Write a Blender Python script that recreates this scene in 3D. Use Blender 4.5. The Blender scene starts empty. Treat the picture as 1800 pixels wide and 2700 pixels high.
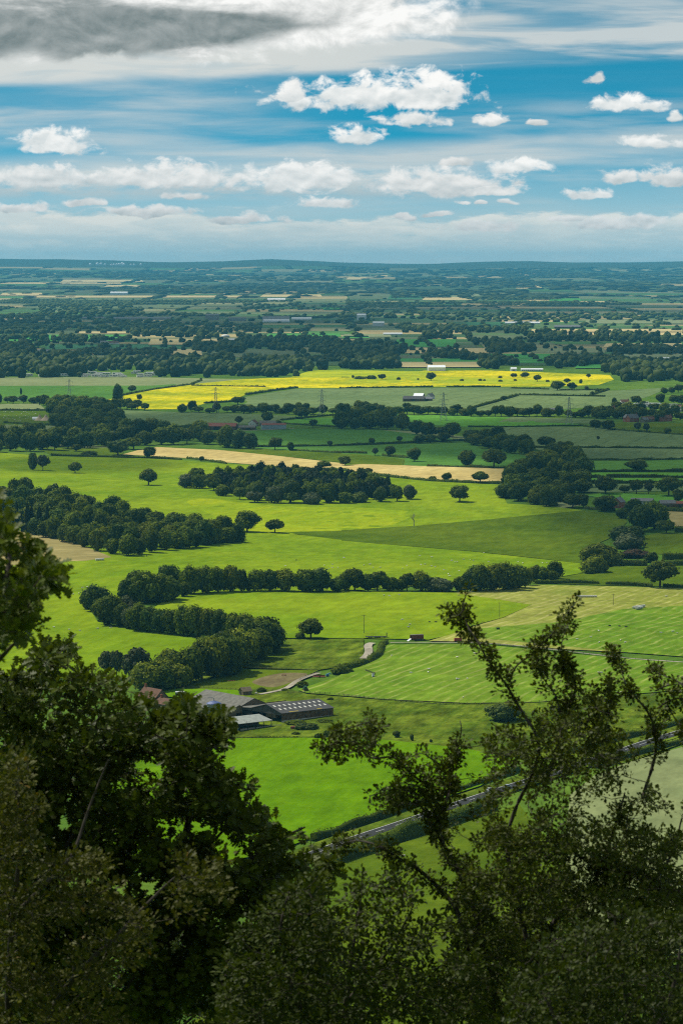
import bpy, bmesh, math, random
import numpy as np
from mathutils import Vector, Matrix, Euler, noise as mnoise
from mathutils.geometry import delaunay_2d_cdt
rad = math.radians
C = bpy.context.scene.collection
SC = bpy.context.scene
rng = np.random.default_rng(7)
random.seed(7)
# ------------------------------------------------------------------ camera and pixel -> ground
W_, H_, F_ = 1800.0, 2700.0, 8180.0
CAMZ = 220.0
HOR = 700.0
PITCH = math.atan((H_ / 2 - HOR) / F_)
SUN_EL, SUN_AZ = rad(52), rad(-50)          # azimuth from +Y (the view direction), negative = to the left
SUN_DIR = Vector((math.sin(SUN_AZ) * math.cos(SUN_EL), math.cos(SUN_AZ) * math.cos(SUN_EL), math.sin(SUN_EL)))

cam_d = bpy.data.cameras.new('camera')
cam = bpy.data.objects.new('camera', cam_d); C.objects.link(cam)
cam_d.sensor_fit = 'VERTICAL'; cam_d.sensor_height = 36.0; cam_d.sensor_width = 24.0
cam_d.lens = F_ / H_ * 36.0
cam_d.clip_start = 0.5; cam_d.clip_end = 250000
cam.location = (0, 0, CAMZ); cam.rotation_euler = (rad(90) - PITCH, 0, 0)
cam_d.dof.use_dof = True; cam_d.dof.focus_distance = 1700; cam_d.dof.aperture_fstop = 9.0
SC.camera = cam
cp, sp = math.cos(PITCH), math.sin(PITCH)

def ray(px, py):
    x = (px - W_ / 2) / F_; u = (H_ / 2 - py) / F_
    return Vector((x, cp + u * sp, -sp + u * cp))          # unnormalised, depth 1 along the lens axis

def sstep(a, b, v):
    t = min(1.0, max(0.0, (v - a) / (b - a))); return t * t * (3 - 2 * t)

_prof = [(-60, 219.5), (0, 218.2), (6, 217.4), (14, 212), (60, 178), (180, 112), (320, 62), (480, 30), (650, 10), (820, 1), (950, 0)]
def hgt(x, y):
    """terrain: escarpment below the camera, rolling plain, rising moorland at the horizon"""
    if y < 950:
        for (a, za), (b, zb) in zip(_prof, _prof[1:]):
            if y <= b:
                t = max(0, (y - a) / (b - a)); return za + (zb - za) * t
    if y < 7000:
        e = sstep(950, 1500, y) * (1 - sstep(5200, 7000, y))
        return e * (3.2 * math.sin(x / 190 + 1.0) * math.cos(y / 260 + .4) + 2.6 * math.sin(x / 120 + y / 330 + 2.0) + 1.6 * math.sin(y / 150 - x / 400))
    if y < 19000: return 0.0
    t = (y - 19000) / 21000
    b = 150 * min(t, 1.0) ** 1.15
    b += 9 * sstep(19000, 24000, y) * (math.sin(x / 900 + y / 1500) + math.sin(x / 500 - y / 1100 + 1) * .7)
    if y > 37000:
        b += sstep(37000, 46000, y) * (ridge(x / y) - 165)
    return b
_RG = [(-200, 590), (0, 593), (120, 594.5), (210, 597), (400, 600), (540, 598), (590, 594.5), (630, 593), (700, 596), (780, 602), (900, 605), (1000, 604), (1100, 601), (1220, 599), (1320, 600.5), (1450, 602), (1520, 599), (1568, 597), (1800, 590)]
def ridge(s):
    u = (s * F_ + 900) / 1.148
    row = _RG[0][1]
    for (a, ra), (b, rb) in zip(_RG, _RG[1:]):
        if a <= u <= b: row = ra + (rb - ra) * sstep(0, 1, (u - a) / (b - a))
    if u > 1800: row = 590
    return CAMZ + (HOR - row * 1.148) / F_ * 46000

def at(px, py):
    """pixel of the 1800x2700 photograph -> point on the terrain"""
    r = ray(px, py); t0 = 850.0; t1 = t0
    while t1 < 60000:
        t1 = t0 * 1.03
        if CAMZ + r.z * t1 < hgt(r.x * t1, r.y * t1): break
        t0 = t1
    for _ in range(24):
        m = (t0 + t1) / 2
        if CAMZ + r.z * m < hgt(r.x * m, r.y * m): t1 = m
        else: t0 = m
    x, y = r.x * t1, r.y * t1
    return Vector((x, y, hgt(x, y)))
def mpp(p): return p.y / F_                                  # metres per photograph pixel at that distance
def air(px, py, d):                                          # point on a pixel's ray at distance d (near vegetation)
    r = ray(px, py); return Vector((r.x * d, r.y * d, CAMZ + r.z * d))

def tf(ox, oy, s):                                           # coordinates read off an enlarged crop of the photograph
    return lambda u, v: (ox + u * s, oy + v * s)
q = 900 / 1568
FU = tf(0, 0, 1800 / 1568); F1 = tf(0, 660, q); F2 = tf(900, 660, q); M1 = tf(0, 960, q); M2 = tf(900, 960, q)
N1 = tf(0, 1240, q); N2 = tf(900, 1240, q); N3 = tf(900, 1500, q); G = tf(350, 1620, 650 / 1568)
J = tf(0, 1300, 700 / 1568); K = tf(440, 1780, 460 / 1568); HH = tf(500, 1900, 800 / 1568); II = tf(1100, 1850, 700 / 1568)
def mp(t, pts): return [t(*p) for p in pts]

# ------------------------------------------------------------------ objects
def tag(o, label=None, cat=None, group=None, kind=None):
    if label: o['label'] = label
    if cat: o['category'] = cat
    if group: o['group'] = group
    if kind: o['kind'] = kind
    return o
def link(name, me, parent=None):
    o = bpy.data.objects.new(name, me); C.objects.link(o)
    if parent is not None: o.parent = parent
    return o
def empty(name, loc, rz=0.0, sc=None):
    o = link(name, None); o.location = loc; o.rotation_euler = (0, 0, rz); o.empty_display_size = .3
    if sc: o.scale = sc
    return o
def copy_tree(o, parent=None):
    c = o.copy(); C.objects.link(c)
    if parent is not None: c.parent = parent
    for ch in list(o.children): copy_tree(ch, c)
    return c

class MB:
    def __init__(s): s.v = []; s.f = []; s.m = []; s.cur = 0
    def add(s, vs, fs):
        n = len(s.v); s.v += [tuple(v) for v in vs]; s.f += [tuple(i + n for i in f) for f in fs]; s.m += [s.cur] * len(fs); return s
    def box(s, c, d, rz=0.0, taper=1.0, rx=0.0, ry=0.0):
        R = Euler((rx, ry, rz)).to_matrix(); c = Vector(c); vs = []
        for z in (-.5, .5):
            k = taper if z > 0 else 1
            for x, y in ((-.5, -.5), (.5, -.5), (.5, .5), (-.5, .5)): vs.append(c + R @ Vector((x * d[0] * k, y * d[1] * k, z * d[2])))
        return s.add(vs, [(3, 2, 1, 0), (4, 5, 6, 7), (0, 1, 5, 4), (1, 2, 6, 5), (2, 3, 7, 6), (3, 0, 4, 7)])
    def tube(s, path, radii, n=6, cap=True):
        path = [Vector(p) for p in path]; vs = []; fs = []
        if not hasattr(radii, '__len__'): radii = [radii] * len(path)
        up = Vector((0, 0, 1))
        for i, p in enumerate(path):
            t = (path[min(i + 1, len(path) - 1)] - path[max(i - 1, 0)])
            t = t.normalized() if t.length > 1e-9 else Vector((0, 0, 1))
            a = t.cross(up if abs(t.z) < .9 else Vector((1, 0, 0))).normalized(); b = t.cross(a)
            for k in range(n):
                w = 2 * math.pi * k / n; vs.append(p + (a * math.cos(w) + b * math.sin(w)) * radii[i])
        for i in range(len(path) - 1):
            for k in range(n):
                k2 = (k + 1) % n; fs.append((i * n + k, i * n + k2, (i + 1) * n + k2, (i + 1) * n + k))
        if cap: fs.append(tuple(range(n))[::1]); fs.append(tuple((len(path) - 1) * n + k for k in range(n))[::-1])
        return s.add(vs, fs)
    def ball(s, c, r, sub=2, jit=0.0, seed=0):
        bm = bmesh.new(); bmesh.ops.create_icosphere(bm, subdivisions=sub, radius=1)
        c = Vector(c); r = (r, r, r) if not hasattr(r, '__len__') else r; vs = []
        for v in bm.verts:
            k = 1 + (jit * mnoise.noise(v.co * 1.7 + Vector((seed * 7.1, 0, 0))) if jit else 0)
            vs.append(c + Vector((v.co.x * r[0], v.co.y * r[1], v.co.z * r[2])) * k)
        fs = [tuple(v.index for v in f.verts) for f in bm.faces]; bm.free(); return s.add(vs, fs)
    def poly(s, pts): return s.add(pts, [tuple(range(len(pts)))])
    def prism(s, prof, x0, x1):                              # closed profile in (y, z) swept along x
        n = len(prof); vs = [(x0, y, z) for y, z in prof] + [(x1, y, z) for y, z in prof]
        fs = [tuple(range(n))[::-1], tuple(range(n, 2 * n))] + [(i, (i + 1) % n, n + (i + 1) % n, n + i) for i in range(n)]
        return s.add(vs, fs)
    def mesh(s, name, mats, smooth=False):
        me = bpy.data.meshes.new(name); me.from_pydata(s.v, [], s.f)
        for m in (mats if isinstance(mats, (list, tuple)) else [mats]): me.materials.append(m)
        me.polygons.foreach_set('material_index', s.m)
        if smooth: me.polygons.foreach_set('use_smooth', [True] * len(s.f))
        me.update(); return me
    def build(s, name, mats, parent=None, smooth=False): return link(name, s.mesh(name, mats, smooth), parent)

def np_mesh(name, verts, faces, mat, attr=None, smooth=False, matidx=None):
    """verts (N,3), faces (M,k) all of one size; attr: per-face float attribute 'tint'"""
    me = bpy.data.meshes.new(name); k = faces.shape[1]
    me.vertices.add(len(verts)); me.vertices.foreach_set('co', np.asarray(verts, np.float32).ravel())
    me.loops.add(faces.size); me.loops.foreach_set('vertex_index', faces.astype(np.int32).ravel())
    me.polygons.add(len(faces)); me.polygons.foreach_set('loop_start', np.arange(0, faces.size, k, dtype=np.int32))
    for m in (mat if isinstance(mat, (list, tuple)) else [mat]): me.materials.append(m)
    if matidx is not None: me.polygons.foreach_set('material_index', np.asarray(matidx, np.int32))
    if smooth: me.polygons.foreach_set('use_smooth', np.ones(len(faces), bool))
    me.update(calc_edges=True)
    if attr is not None:
        a = me.attributes.new('tint', 'FLOAT', 'FACE'); a.data.foreach_set('value', np.asarray(attr, np.float32))
    return me

def remesh(mb, name, mat, vox):
    """one continuous skin over overlapping limbs"""
    o = mb.build('tmp', mat); md = o.modifiers.new('r', 'REMESH'); md.mode = 'VOXEL'; md.voxel_size = vox
    s = o.modifiers.new('s', 'SMOOTH'); s.factor = .5; s.iterations = 2
    dg = bpy.context.evaluated_depsgraph_get(); me = bpy.data.meshes.new_from_object(o.evaluated_get(dg)); me.name = name
    bpy.data.objects.remove(o); me.materials.clear(); me.materials.append(mat)
    me.polygons.foreach_set('use_smooth', [True] * len(me.polygons)); return me

# ------------------------------------------------------------------ materials
def srgb(r, g, b):
    f = lambda c: (c / 255 / 12.92) if c / 255 <= .04045 else ((c / 255 + .055) / 1.055) ** 2.4
    return (f(r), f(g), f(b))
class NT:
    """tiny node-tree writer"""
    def __init__(s, tree): s.t = tree; s.n = tree.nodes; s.l = tree.links
    def node(s, typ, **kw):
        n = s.n.new(typ)
        for k, v in kw.items(): setattr(n, k, v)
        return n
    def put(s, sock, v):
        if isinstance(v, bpy.types.NodeSocket): s.l.new(v, sock)
        elif v is not None:
            if hasattr(v, '__len__') and hasattr(sock.default_value, '__len__') and len(sock.default_value) == 4 and len(v) == 3: v = (*v, 1)
            sock.default_value = v
    def math(s, op, a, b=None, c=None, clamp=False):
        n = s.node('ShaderNodeMath', operation=op, use_clamp=clamp)
        for i, v in enumerate((a, b, c)): s.put(n.inputs[i], v)
        return n.outputs[0]
    def vmath(s, op, a, b=None, out=0):
        n = s.node('ShaderNodeVectorMath', operation=op); s.put(n.inputs[0], a)
        if b is not None: s.put(n.inputs['Scale' if op == 'SCALE' else 1], b)
        return n.outputs[out]
    def mix(s, f, a, b, mode='MIX'):
        n = s.node('ShaderNodeMix', data_type='RGBA', blend_type=mode)
        s.put(n.inputs[0], f); s.put(n.inputs[6], a); s.put(n.inputs[7], b); return n.outputs[2]
    def noise(s, vec, scale, detail=4, rough=.55, out=0, dist=0.0):
        n = s.node('ShaderNodeTexNoise'); s.put(n.inputs['Vector'], vec); n.inputs['Scale'].default_value = scale
        n.inputs['Detail'].default_value = detail; n.inputs['Roughness'].default_value = rough; n.inputs['Distortion'].default_value = dist
        return n.outputs[out]
    def ramp(s, v, a, b, lo=0.0, hi=1.0, smooth=True):
        n = s.node('ShaderNodeMapRange', interpolation_type='SMOOTHSTEP' if smooth else 'LINEAR')
        s.put(n.inputs[0], v); n.inputs[1].default_value = a; n.inputs[2].default_value = b; n.inputs[3].default_value = lo; n.inputs[4].default_value = hi
        return n.outputs[0]
    def mapping(s, vec, scale=(1, 1, 1), rot=(0, 0, 0), loc=(0, 0, 0)):
        n = s.node('ShaderNodeMapping'); s.put(n.inputs[0], vec); n.inputs[1].default_value = loc; n.inputs[2].default_value = rot; n.inputs[3].default_value = scale
        return n.outputs[0]

def new_mat(name, rough=.8, spec=.2):
    m = bpy.data.materials.new(name); m.use_nodes = True; t = NT(m.node_tree)
    b = m.node_tree.nodes['Principled BSDF']; b.inputs['Roughness'].default_value = rough; b.inputs['Specular IOR Level'].default_value = spec
    return m, t, b
def pos(t): return t.node('ShaderNodeNewGeometry').outputs['Position']
def objc(t): return t.node('ShaderNodeTexCoord').outputs['Object']

def solid(name, col, rough=.7, spec=.3, var=.25, scale=1.5, metal=0.0, col2=None):
    """weathered plain surface: colour broken by two scales of noise"""
    m, t, b = new_mat(name, rough, spec); p = objc(t)
    n1 = t.noise(p, scale, 5, .6); n2 = t.noise(p, scale * 7, 3, .6)
    f = t.ramp(t.math('ADD', t.math('MULTIPLY', n1, .7), t.math('MULTIPLY', n2, .3)), .3, .7)
    lo = tuple(c * (1 - var) for c in col); hi = tuple(min(1, c * (1 + var)) for c in col) if col2 is None else col2
    t.put(b.inputs['Base Color'], t.mix(f, lo, hi)); b.inputs['Metallic'].default_value = metal
    return m

def field_mat(name, a, b2, c2=None, stripe=None, patch=90.0, grain=9.0, gmix=.5, curve=0.0, tuss=.15):
    """grass or crop: broad patches, drifts drawn out along the rows, fine grain; stripe = (period m, angle deg, colour, width, strength)"""
    m, t, b = new_mat(name, .95, .0); p = pos(t)
    ang = rad(stripe[1]) if stripe else rad(76)
    pr = t.mapping(p, rot=(0, 0, -ang))
    if curve:
        pr = t.vmath('ADD', pr, t.vmath('SCALE', t.vmath('SUBTRACT', t.noise(p, 1 / 120, 1, .4, out=1), (.5, .5, .5)), curve))
    n1 = t.noise(p, 1 / patch, 4, .55)
    n2 = t.noise(t.mapping(pr, scale=(1 / (grain * 5), 1 / grain, 1)), 1.0, 5, .65)
    n3 = t.noise(p, 1 / 2.2, 3, .7)
    n4 = t.noise(t.mapping(pr, scale=(1 / 260, 1 / 38, 1)), 1.0, 3, .5)
    f = t.math('ADD', t.math('MULTIPLY', n1, 1 - gmix), t.math('ADD', t.math('MULTIPLY', n2, gmix * .55), t.math('MULTIPLY', n3, gmix * .45)))
    col = t.mix(t.ramp(f, .41, .60), a, b2)
    col = t.mix(t.ramp(n4, .5, .72, 0, .45), col, c2 if c2 else tuple(x * .62 for x in a))
    if stripe:
        per, _, sc, wd, st = stripe
        sep = t.node('ShaderNodeSeparateXYZ'); t.put(sep.inputs[0], pr)
        yy = t.math('ADD', sep.outputs[1], t.math('MULTIPLY', t.noise(p, 1 / 60, 3, .55), 9.0))
        fr = t.math('FRACT', t.math('DIVIDE', yy, per)); d = t.math('ABSOLUTE', t.math('SUBTRACT', fr, .5))
        k = t.ramp(d, 0, wd, 1, 0)
        brk = t.ramp(t.noise(t.mapping(pr, scale=(1 / 160, 1 / 9, 1)), 1.0, 5, .75), .36, .66)
        col = t.mix(t.math('MULTIPLY', t.math('MULTIPLY', k, brk), st), col, sc)
    # tussocks and wear: brightness broken at several sizes
    m1 = t.noise(t.mapping(pr, scale=(1 / 22, 1 / 7, 1)), 1.0, 6, .72); m2 = t.noise(p, 1 / 26, 5, .7)
    ml = t.math('MULTIPLY', t.ramp(m1, .30, .70, 1 - tuss, 1 + tuss), t.ramp(m2, .32, .68, 1 - tuss * .7, 1 + tuss * .7)); cc = t.node('ShaderNodeCombineColor'); [t.put(cc.inputs[i], ml) for i in range(3)]
    t.put(b.inputs['Base Color'], t.mix(1.0, col, cc.outputs[0], 'MULTIPLY')); return m

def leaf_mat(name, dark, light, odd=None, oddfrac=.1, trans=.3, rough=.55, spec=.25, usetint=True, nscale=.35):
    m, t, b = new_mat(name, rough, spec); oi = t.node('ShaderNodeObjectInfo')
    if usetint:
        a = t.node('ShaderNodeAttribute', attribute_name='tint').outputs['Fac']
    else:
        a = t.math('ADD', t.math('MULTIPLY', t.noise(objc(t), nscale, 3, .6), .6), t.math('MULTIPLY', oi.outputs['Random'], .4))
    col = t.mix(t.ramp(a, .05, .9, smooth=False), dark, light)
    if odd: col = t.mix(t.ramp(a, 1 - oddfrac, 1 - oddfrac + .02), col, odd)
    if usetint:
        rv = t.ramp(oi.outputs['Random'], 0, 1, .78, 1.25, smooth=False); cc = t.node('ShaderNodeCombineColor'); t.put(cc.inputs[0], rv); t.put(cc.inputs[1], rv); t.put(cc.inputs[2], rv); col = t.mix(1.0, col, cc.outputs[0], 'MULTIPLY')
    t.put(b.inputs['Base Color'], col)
    if trans:
        tr = t.node('ShaderNodeBsdfTranslucent'); t.put(tr.inputs[0], t.mix(1.0, col, (1.0, 1.0, .45), 'MULTIPLY'))
        mx = t.node('ShaderNodeMixShader'); mx.inputs[0].default_value = trans
        out = m.node_tree.nodes['Material Output']
        t.l.new(b.outputs[0], mx.inputs[1]); t.l.new(tr.outputs[0], mx.inputs[2]); t.l.new(mx.outputs[0], out.inputs[0])
    return m
SKYTINT = (.06, .97, .93); UPC = (.38, .375, .34); SUN_E = 5.0; HAZE = 2.0e-5; HAZECOL = (.16, .68, 1.0); EXPO = 0.08; DENOISE = False
# overhead clouds: (centre px, half width px, far row, near row, altitude, opacity); the last one stands over the escarpment itself
SHADE = [(300, 900, 1170, 1085, 1500, .42), (1350, 800, 1215, 1090, 1500, .46), (1650, 420, 1480, 1170, 1500, .4), (900, 1400, 975, 890, 1700, .42), (400, 900, 880, 830, 2300, .5), (1300, 900, 830, 800, 2700, .42), (200, 300, 1250, 1195, 1500, .3), (0, 1000, 0, 0, 1500, .17)]
# ------------------------------------------------------------------ sky: Nishita, with the day's clouds in it (angular coordinates, repeats all the way round)
world = bpy.data.worlds.new('World'); SC.world = world; world.use_nodes = True
w = NT(world.node_tree); bgn = world.node_tree.nodes['Background']; STR = .1
gen = w.node('ShaderNodeTexCoord').outputs['Generated']
sx = w.node('ShaderNodeSeparateXYZ'); w.put(sx.inputs[0], gen)
az = w.math('ARCTAN2', sx.outputs[0], sx.outputs[1]); el = w.math('ARCSINE', sx.outputs[2])
A_ = F_ / 1.148
U = w.math('PINGPONG', w.math('ADD', w.math('MULTIPLY', az, A_), 784.0), 1568.0 + 90)
V = w.math('SUBTRACT', HOR / 1.148, w.math('MULTIPLY', el, A_))
sky = w.node('ShaderNodeTexSky', sky_type='NISHITA', sun_disc=False, sun_elevation=SUN_EL, sun_rotation=SUN_AZ)
sky.altitude = 250; sky.air_density = 1.0; sky.dust_density = .6; sky.ozone_density = 2.0
zz = w.math('ADD', w.ramp(sx.outputs[2], 0.0, .085, .03, .62, smooth=False), w.math('MULTIPLY', sx.outputs[2], .4))
cb = w.node('ShaderNodeCombineXYZ'); w.put(cb.inputs[0], sx.outputs[0]); w.put(cb.inputs[1], sx.outputs[1]); w.put(cb.inputs[2], w.math('MULTIPLY', zz, 1.25))
w.put(sky.inputs[0], w.vmath('NORMALIZE', cb.outputs[0]))
blue = w.mix(1.0, sky.outputs[0], SKYTINT, 'MULTIPLY')
k = 1 / STR
uv = w.node('ShaderNodeCombineXYZ'); w.put(uv.inputs[0], U); w.put(uv.inputs[1], V); uv = uv.outputs[0]
# high thin streaks, tilted a little
ci = w.mapping(uv, scale=(1 / 430, 1 / 42, 1), rot=(0, 0, rad(3.4)))
c1 = w.noise(ci, 1.0, 6, .55, dist=.4); c2 = w.noise(w.mapping(uv, scale=(1 / 900, 1 / 70, 1), rot=(0, 0, rad(2))), 1.0, 3, .5)
vt = w.math('SUBTRACT', V, w.math('MULTIPLY', w.math('SUBTRACT', U, 784.0), -.04))
band1 = w.math('MULTIPLY', w.ramp(vt, 40, 120), w.ramp(vt, 150, 182, 1, 0))            # the wide veil under the big cloud
gap = w.math('MULTIPLY', w.ramp(vt, 165, 185), w.ramp(vt, 230, 285, 1, 0))
gap = w.math('MULTIPLY', gap, w.ramp(U, 350, 900))                                         # the deep blue gap
band2 = w.math('MULTIPLY', w.ramp(vt, 318, 352), w.ramp(vt, 375, 410, 1, 0))
band3 = w.math('MULTIPLY', w.ramp(V, -40, 20), w.ramp(vt, 90, 150, 1, 0))
left = w.math('MULTIPLY', w.ramp(vt, 160, 200), w.math('MULTIPLY', w.ramp(vt, 290, 340, 1, 0), w.ramp(U, 300, 900, 1, 0)))
cd = w.math('MULTIPLY', w.ramp(w.math('ADD', w.math('MULTIPLY', c1, .6), w.math('MULTIPLY', c2, .4)),   .40, .66), .55)
cd = w.math('MULTIPLY', cd, w.math('SUBTRACT', 1.0, w.math('MULTIPLY', gap, .93)))
cd = w.math('MULTIPLY', cd, w.ramp(V, 430, 560, 1.0, .35))
cd = w.math('ADD', cd, w.math('MULTIPLY', band1, w.math('ADD', w.ramp(c1, .34, .62, -.1, .75), w.math('MULTIPLY', w.ramp(U, 500, 1300, .5, .05), 1.0))))
cd = w.math('ADD', cd, w.math('MULTIPLY', band2, w.math('ADD', w.math('MULTIPLY', c1, .6), .3)))
cd = w.math('ADD', cd, w.math('MULTIPLY', w.math('ADD', left, band3), w.math('MULTIPLY', c1, .55)), clamp=True)
cd = w.math('MULTIPLY', cd, w.ramp(V, -500, 0, .0, 1.0))
col = w.mix(w.math('MULTIPLY', cd, .8), blue, tuple(c * k for c in (.64, .66, .64)))
col = w.mix(w.math('MULTIPLY', band1, w.ramp(U, 500, 1400, .60, .12)), col, tuple(c * k for c in (.74, .725, .665)))
# horizon veil and the bank of far cumulus
bn = w.noise(w.mapping(uv, scale=(1 / 110, 1 / 26, 1)), 1.0, 7, .62)
bn2 = w.noise(w.mapping(uv, scale=(1 / 330, 1 / 60, 1), loc=(3, 1, 0)), 1.0, 3, .5)
bt = w.math('ADD', w.math('ADD', w.math('MULTIPLY', w.math('SUBTRACT', bn2, .5), 170.0), w.math('MULTIPLY', w.math('SUBTRACT', bn, .5), 110.0)), V)
bt = w.math('ADD', bt, w.math('MULTIPLY', w.math('ABSOLUTE', w.math('SUBTRACT', U, 980.0)), .028))
bank = w.math('MULTIPLY', w.ramp(bt, 498, 530), w.ramp(V, 500, 600, .85, .35))
edge = w.math('MULTIPLY', w.ramp(bt, 500, 525), w.ramp(bt, 525, 570, .8, 0))
col = w.mix(w.ramp(V, 290, 612, 0, .92), col, tuple(c * k for c in (.52, .60, .615)))
bcol = w.mix(w.math('MULTIPLY', w.math('ADD', edge, w.ramp(bn, .46, .64, 0, .75)), .8, clamp=True), tuple(c * k for c in (.53, .62, .63)), tuple(c * k for c in (.83, .81, .74)))
rowv = w.math('MULTIPLY', w.math('MULTIPLY', w.ramp(V, 372, 412), w.ramp(V, 440, 468, 1, 0)), w.math('MULTIPLY', w.ramp(U, 900, 1250, 1, 0), w.ramp(bn, .30, .6)))
col = w.mix(w.math('MULTIPLY', rowv, .85), col, w.mix(w.ramp(V, 385, 450), tuple(c * k for c in (.78, .77, .72)), tuple(c * k for c in (.47, .545, .56))))
col = w.mix(bank, col, bcol)
# single cumulus: (centre u, base v, half width, height above base, brightness) in the angular units above
CL = [(860, 257, 265, 78, 1.0), (985, 246, 115, 84, 1.0), (668, 238, 52, 50, .95), (950, 292, 88, 34, .95), (1130, 288, 52, 30, .95), (815, 330, 86, 38, 1.0),
      (140, 358, 104, 62, 1.0), (105, 345, 50, 58, 1.0), (1430, 259, 92, 40, 1.0), (1540, 280, 22, 24, .95), (1360, 198, 24, 28, .8), (1495, 345, 80, 34, .95),
      (1180, 400, 96, 36, 1.0), (1045, 388, 42, 24, .85), (95, 436, 130, 62, .9), (380, 436, 220, 60, .9), (690, 444, 160, 72, .95), (1000, 452, 190, 68, .9),
      (1120, 452, 110, 28, .9), (1355, 455, 74, 26, .95), (1520, 424, 82, 44, .85), (1420, 424, 46, 38, .86), (730, 478, 84, 28, .9), (425, 460, 54, 20, .86),
      (1165, 472, 30, 14, .9), (1055, 472, 22, 12, .88), (1110, 472, 20, 11, .88), (1230, 291, 26, 12, .8), (930, 506, 46, 16, .84), (1420, 528, 150, 34, .86), (1110, 530, 100, 28, .84), (200, 474, 50, 18, .84), (60, 490, 90, 26, .86), (330, 498, 120, 24, .84), (560, 512, 110, 22, .83), (1290, 510, 60, 16, .84), (1000, 500, 40, 12, .84)]
n1 = w.noise(w.mapping(uv, scale=(1 / 58, 1 / 38, 1)), 1.0, 10, .60, dist=.3)
n1a = w.noise(w.mapping(uv, scale=(1 / 70, 1 / 44, 1)), 1.0, 4, .5, dist=.15)
n1b = w.noise(w.mapping(uv, scale=(1 / 70, 1 / 44, 1), loc=(-.08, -.24, 0)), 1.0, 4, .5, dist=.15)
n1w = w.noise(w.mapping(uv, scale=(1 / 90, 1 / 70, 1), loc=(5, 5, 0)), 1.0, 3, .5, out=1)
uw = w.vmath('ADD', uv, w.vmath('MULTIPLY', w.vmath('SUBTRACT', n1w, (.5, .5, .5)), (60.0, 26.0, 0)))
B = None; T = None; L = None
for cu, cv, hw, hh, br in CL:
    d = w.vmath('MULTIPLY', w.vmath('SUBTRACT', uw, (cu, cv - hh * .30, 0)), (1 / hw, -1 / (hh * .74), 0))
    s2 = w.node('ShaderNodeSeparateXYZ'); w.put(s2.inputs[0], d)
    vv = w.math('MULTIPLY', s2.outputs[1], w.math('ADD', 1.0, w.math('MULTIPLY', w.math('LESS_THAN', s2.outputs[1], 0.0), .9)))
    dd = w.math('SUBTRACT', 1.0, w.math('SQRT', w.math('ADD', w.math('POWER', s2.outputs[0], 2.0), w.math('POWER', vv, 2.0))))
    if B is None: B, T, L = dd, s2.outputs[1], w.math('ADD', 0.0, br)
    else:
        g = w.math('GREATER_THAN', dd, B)
        T = w.math('ADD', T, w.math('MULTIPLY', g, w.math('SUBTRACT', s2.outputs[1], T)))
        L = w.math('ADD', L, w.math('MULTIPLY', g, w.math('SUBTRACT', br, L)))
        B = w.math('MAXIMUM', B, dd)
den = w.math('ADD', B, w.math('MULTIPLY', w.math('SUBTRACT', n1, .53), 2.5))
alp = w.math('MULTIPLY', w.ramp(den, -.10, .42), w.ramp(B, -.45, -.1))
sh = w.math('ADD', w.math('ADD', .60, w.math('MULTIPLY', T, .50)), w.math('MULTIPLY', w.math('SUBTRACT', n1a, n1b), 2.1), clamp=True)
ccol = w.mix(sh, tuple(c * k for c in (.50, .565, .58)), tuple(c * k for c in (.97, .955, .92)))
lm = w.node('ShaderNodeCombineColor'); [w.put(lm.inputs[i], L) for i in range(3)]
ccol = w.mix(1.0, ccol, lm.outputs[0], 'MULTIPLY')
col = w.mix(alp, col, ccol)
# the big cloud over the upper edge: grey base at the left, torn white edge
g1 = w.noise(w.mapping(uv, scale=(1 / 125, 1 / 80, 1), loc=(2.3, 0.4, 0)), 1.0, 10, .60, dist=.35)
g2 = w.noise(w.mapping(uv, scale=(1 / 230, 1 / 75, 1), loc=(1.3, 5.4, 0)), 1.0, 8, .58, dist=.3)
g3 = w.noise(w.mapping(uv, scale=(1 / 125, 1 / 80, 1), loc=(2.22, .20, 0)), 1.0, 7, .58, dist=.35)
eU = w.math('POWER', w.math('DIVIDE', w.math('SUBTRACT', U, 330.0), 800.0), 2.0)
eV = w.math('POWER', w.math('DIVIDE', w.math('SUBTRACT', V, 15.0), w.ramp(U, 0, 1150, 138, 122)), 2.0)
BB = w.math('ADD', w.math('SUBTRACT', 1.0, w.math('SQRT', w.math('ADD', w.math('MULTIPLY', eU, w.math('GREATER_THAN', U, 330.0)), w.math('MULTIPLY', eV, w.math('GREATER_THAN', V, 15.0))))), w.math('MULTIPLY', w.math('SUBTRACT', g1, .5), .85))
BB = w.math('MULTIPLY', BB, w.ramp(V, -700, -200))
ba = w.ramp(BB, -.02, .24)
# grey lies along a diagonal: low at the left, rising and thinning to the right
dv = w.math('SUBTRACT', V, w.math('ADD', 90.0, w.math('MULTIPLY', U, -.035)))
gr = w.math('SUBTRACT', 1.0, w.math('DIVIDE', w.math('ABSOLUTE', dv), w.ramp(U, 0, 820, 108, 34)))
gr = w.math('MULTIPLY', w.math('ADD', gr, w.math('MULTIPLY', w.math('SUBTRACT', g2, .5), 1.7)), w.ramp(U, 450, 900, 1, .0))
lit = w.math('ADD', w.math('SUBTRACT', .93, w.math('MULTIPLY', w.ramp(gr, -.10, .50), .76)), w.math('MULTIPLY', w.math('MULTIPLY', w.math('SUBTRACT', g1, g3), w.ramp(gr, -.1, .45, 1, .40)), 1.9), clamp=True)
big = w.mix(lit, tuple(c * k for c in (.125, .165, .165)), tuple(c * k for c in (.95, .94, .91)))
col = w.mix(ba, col, big)
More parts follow.
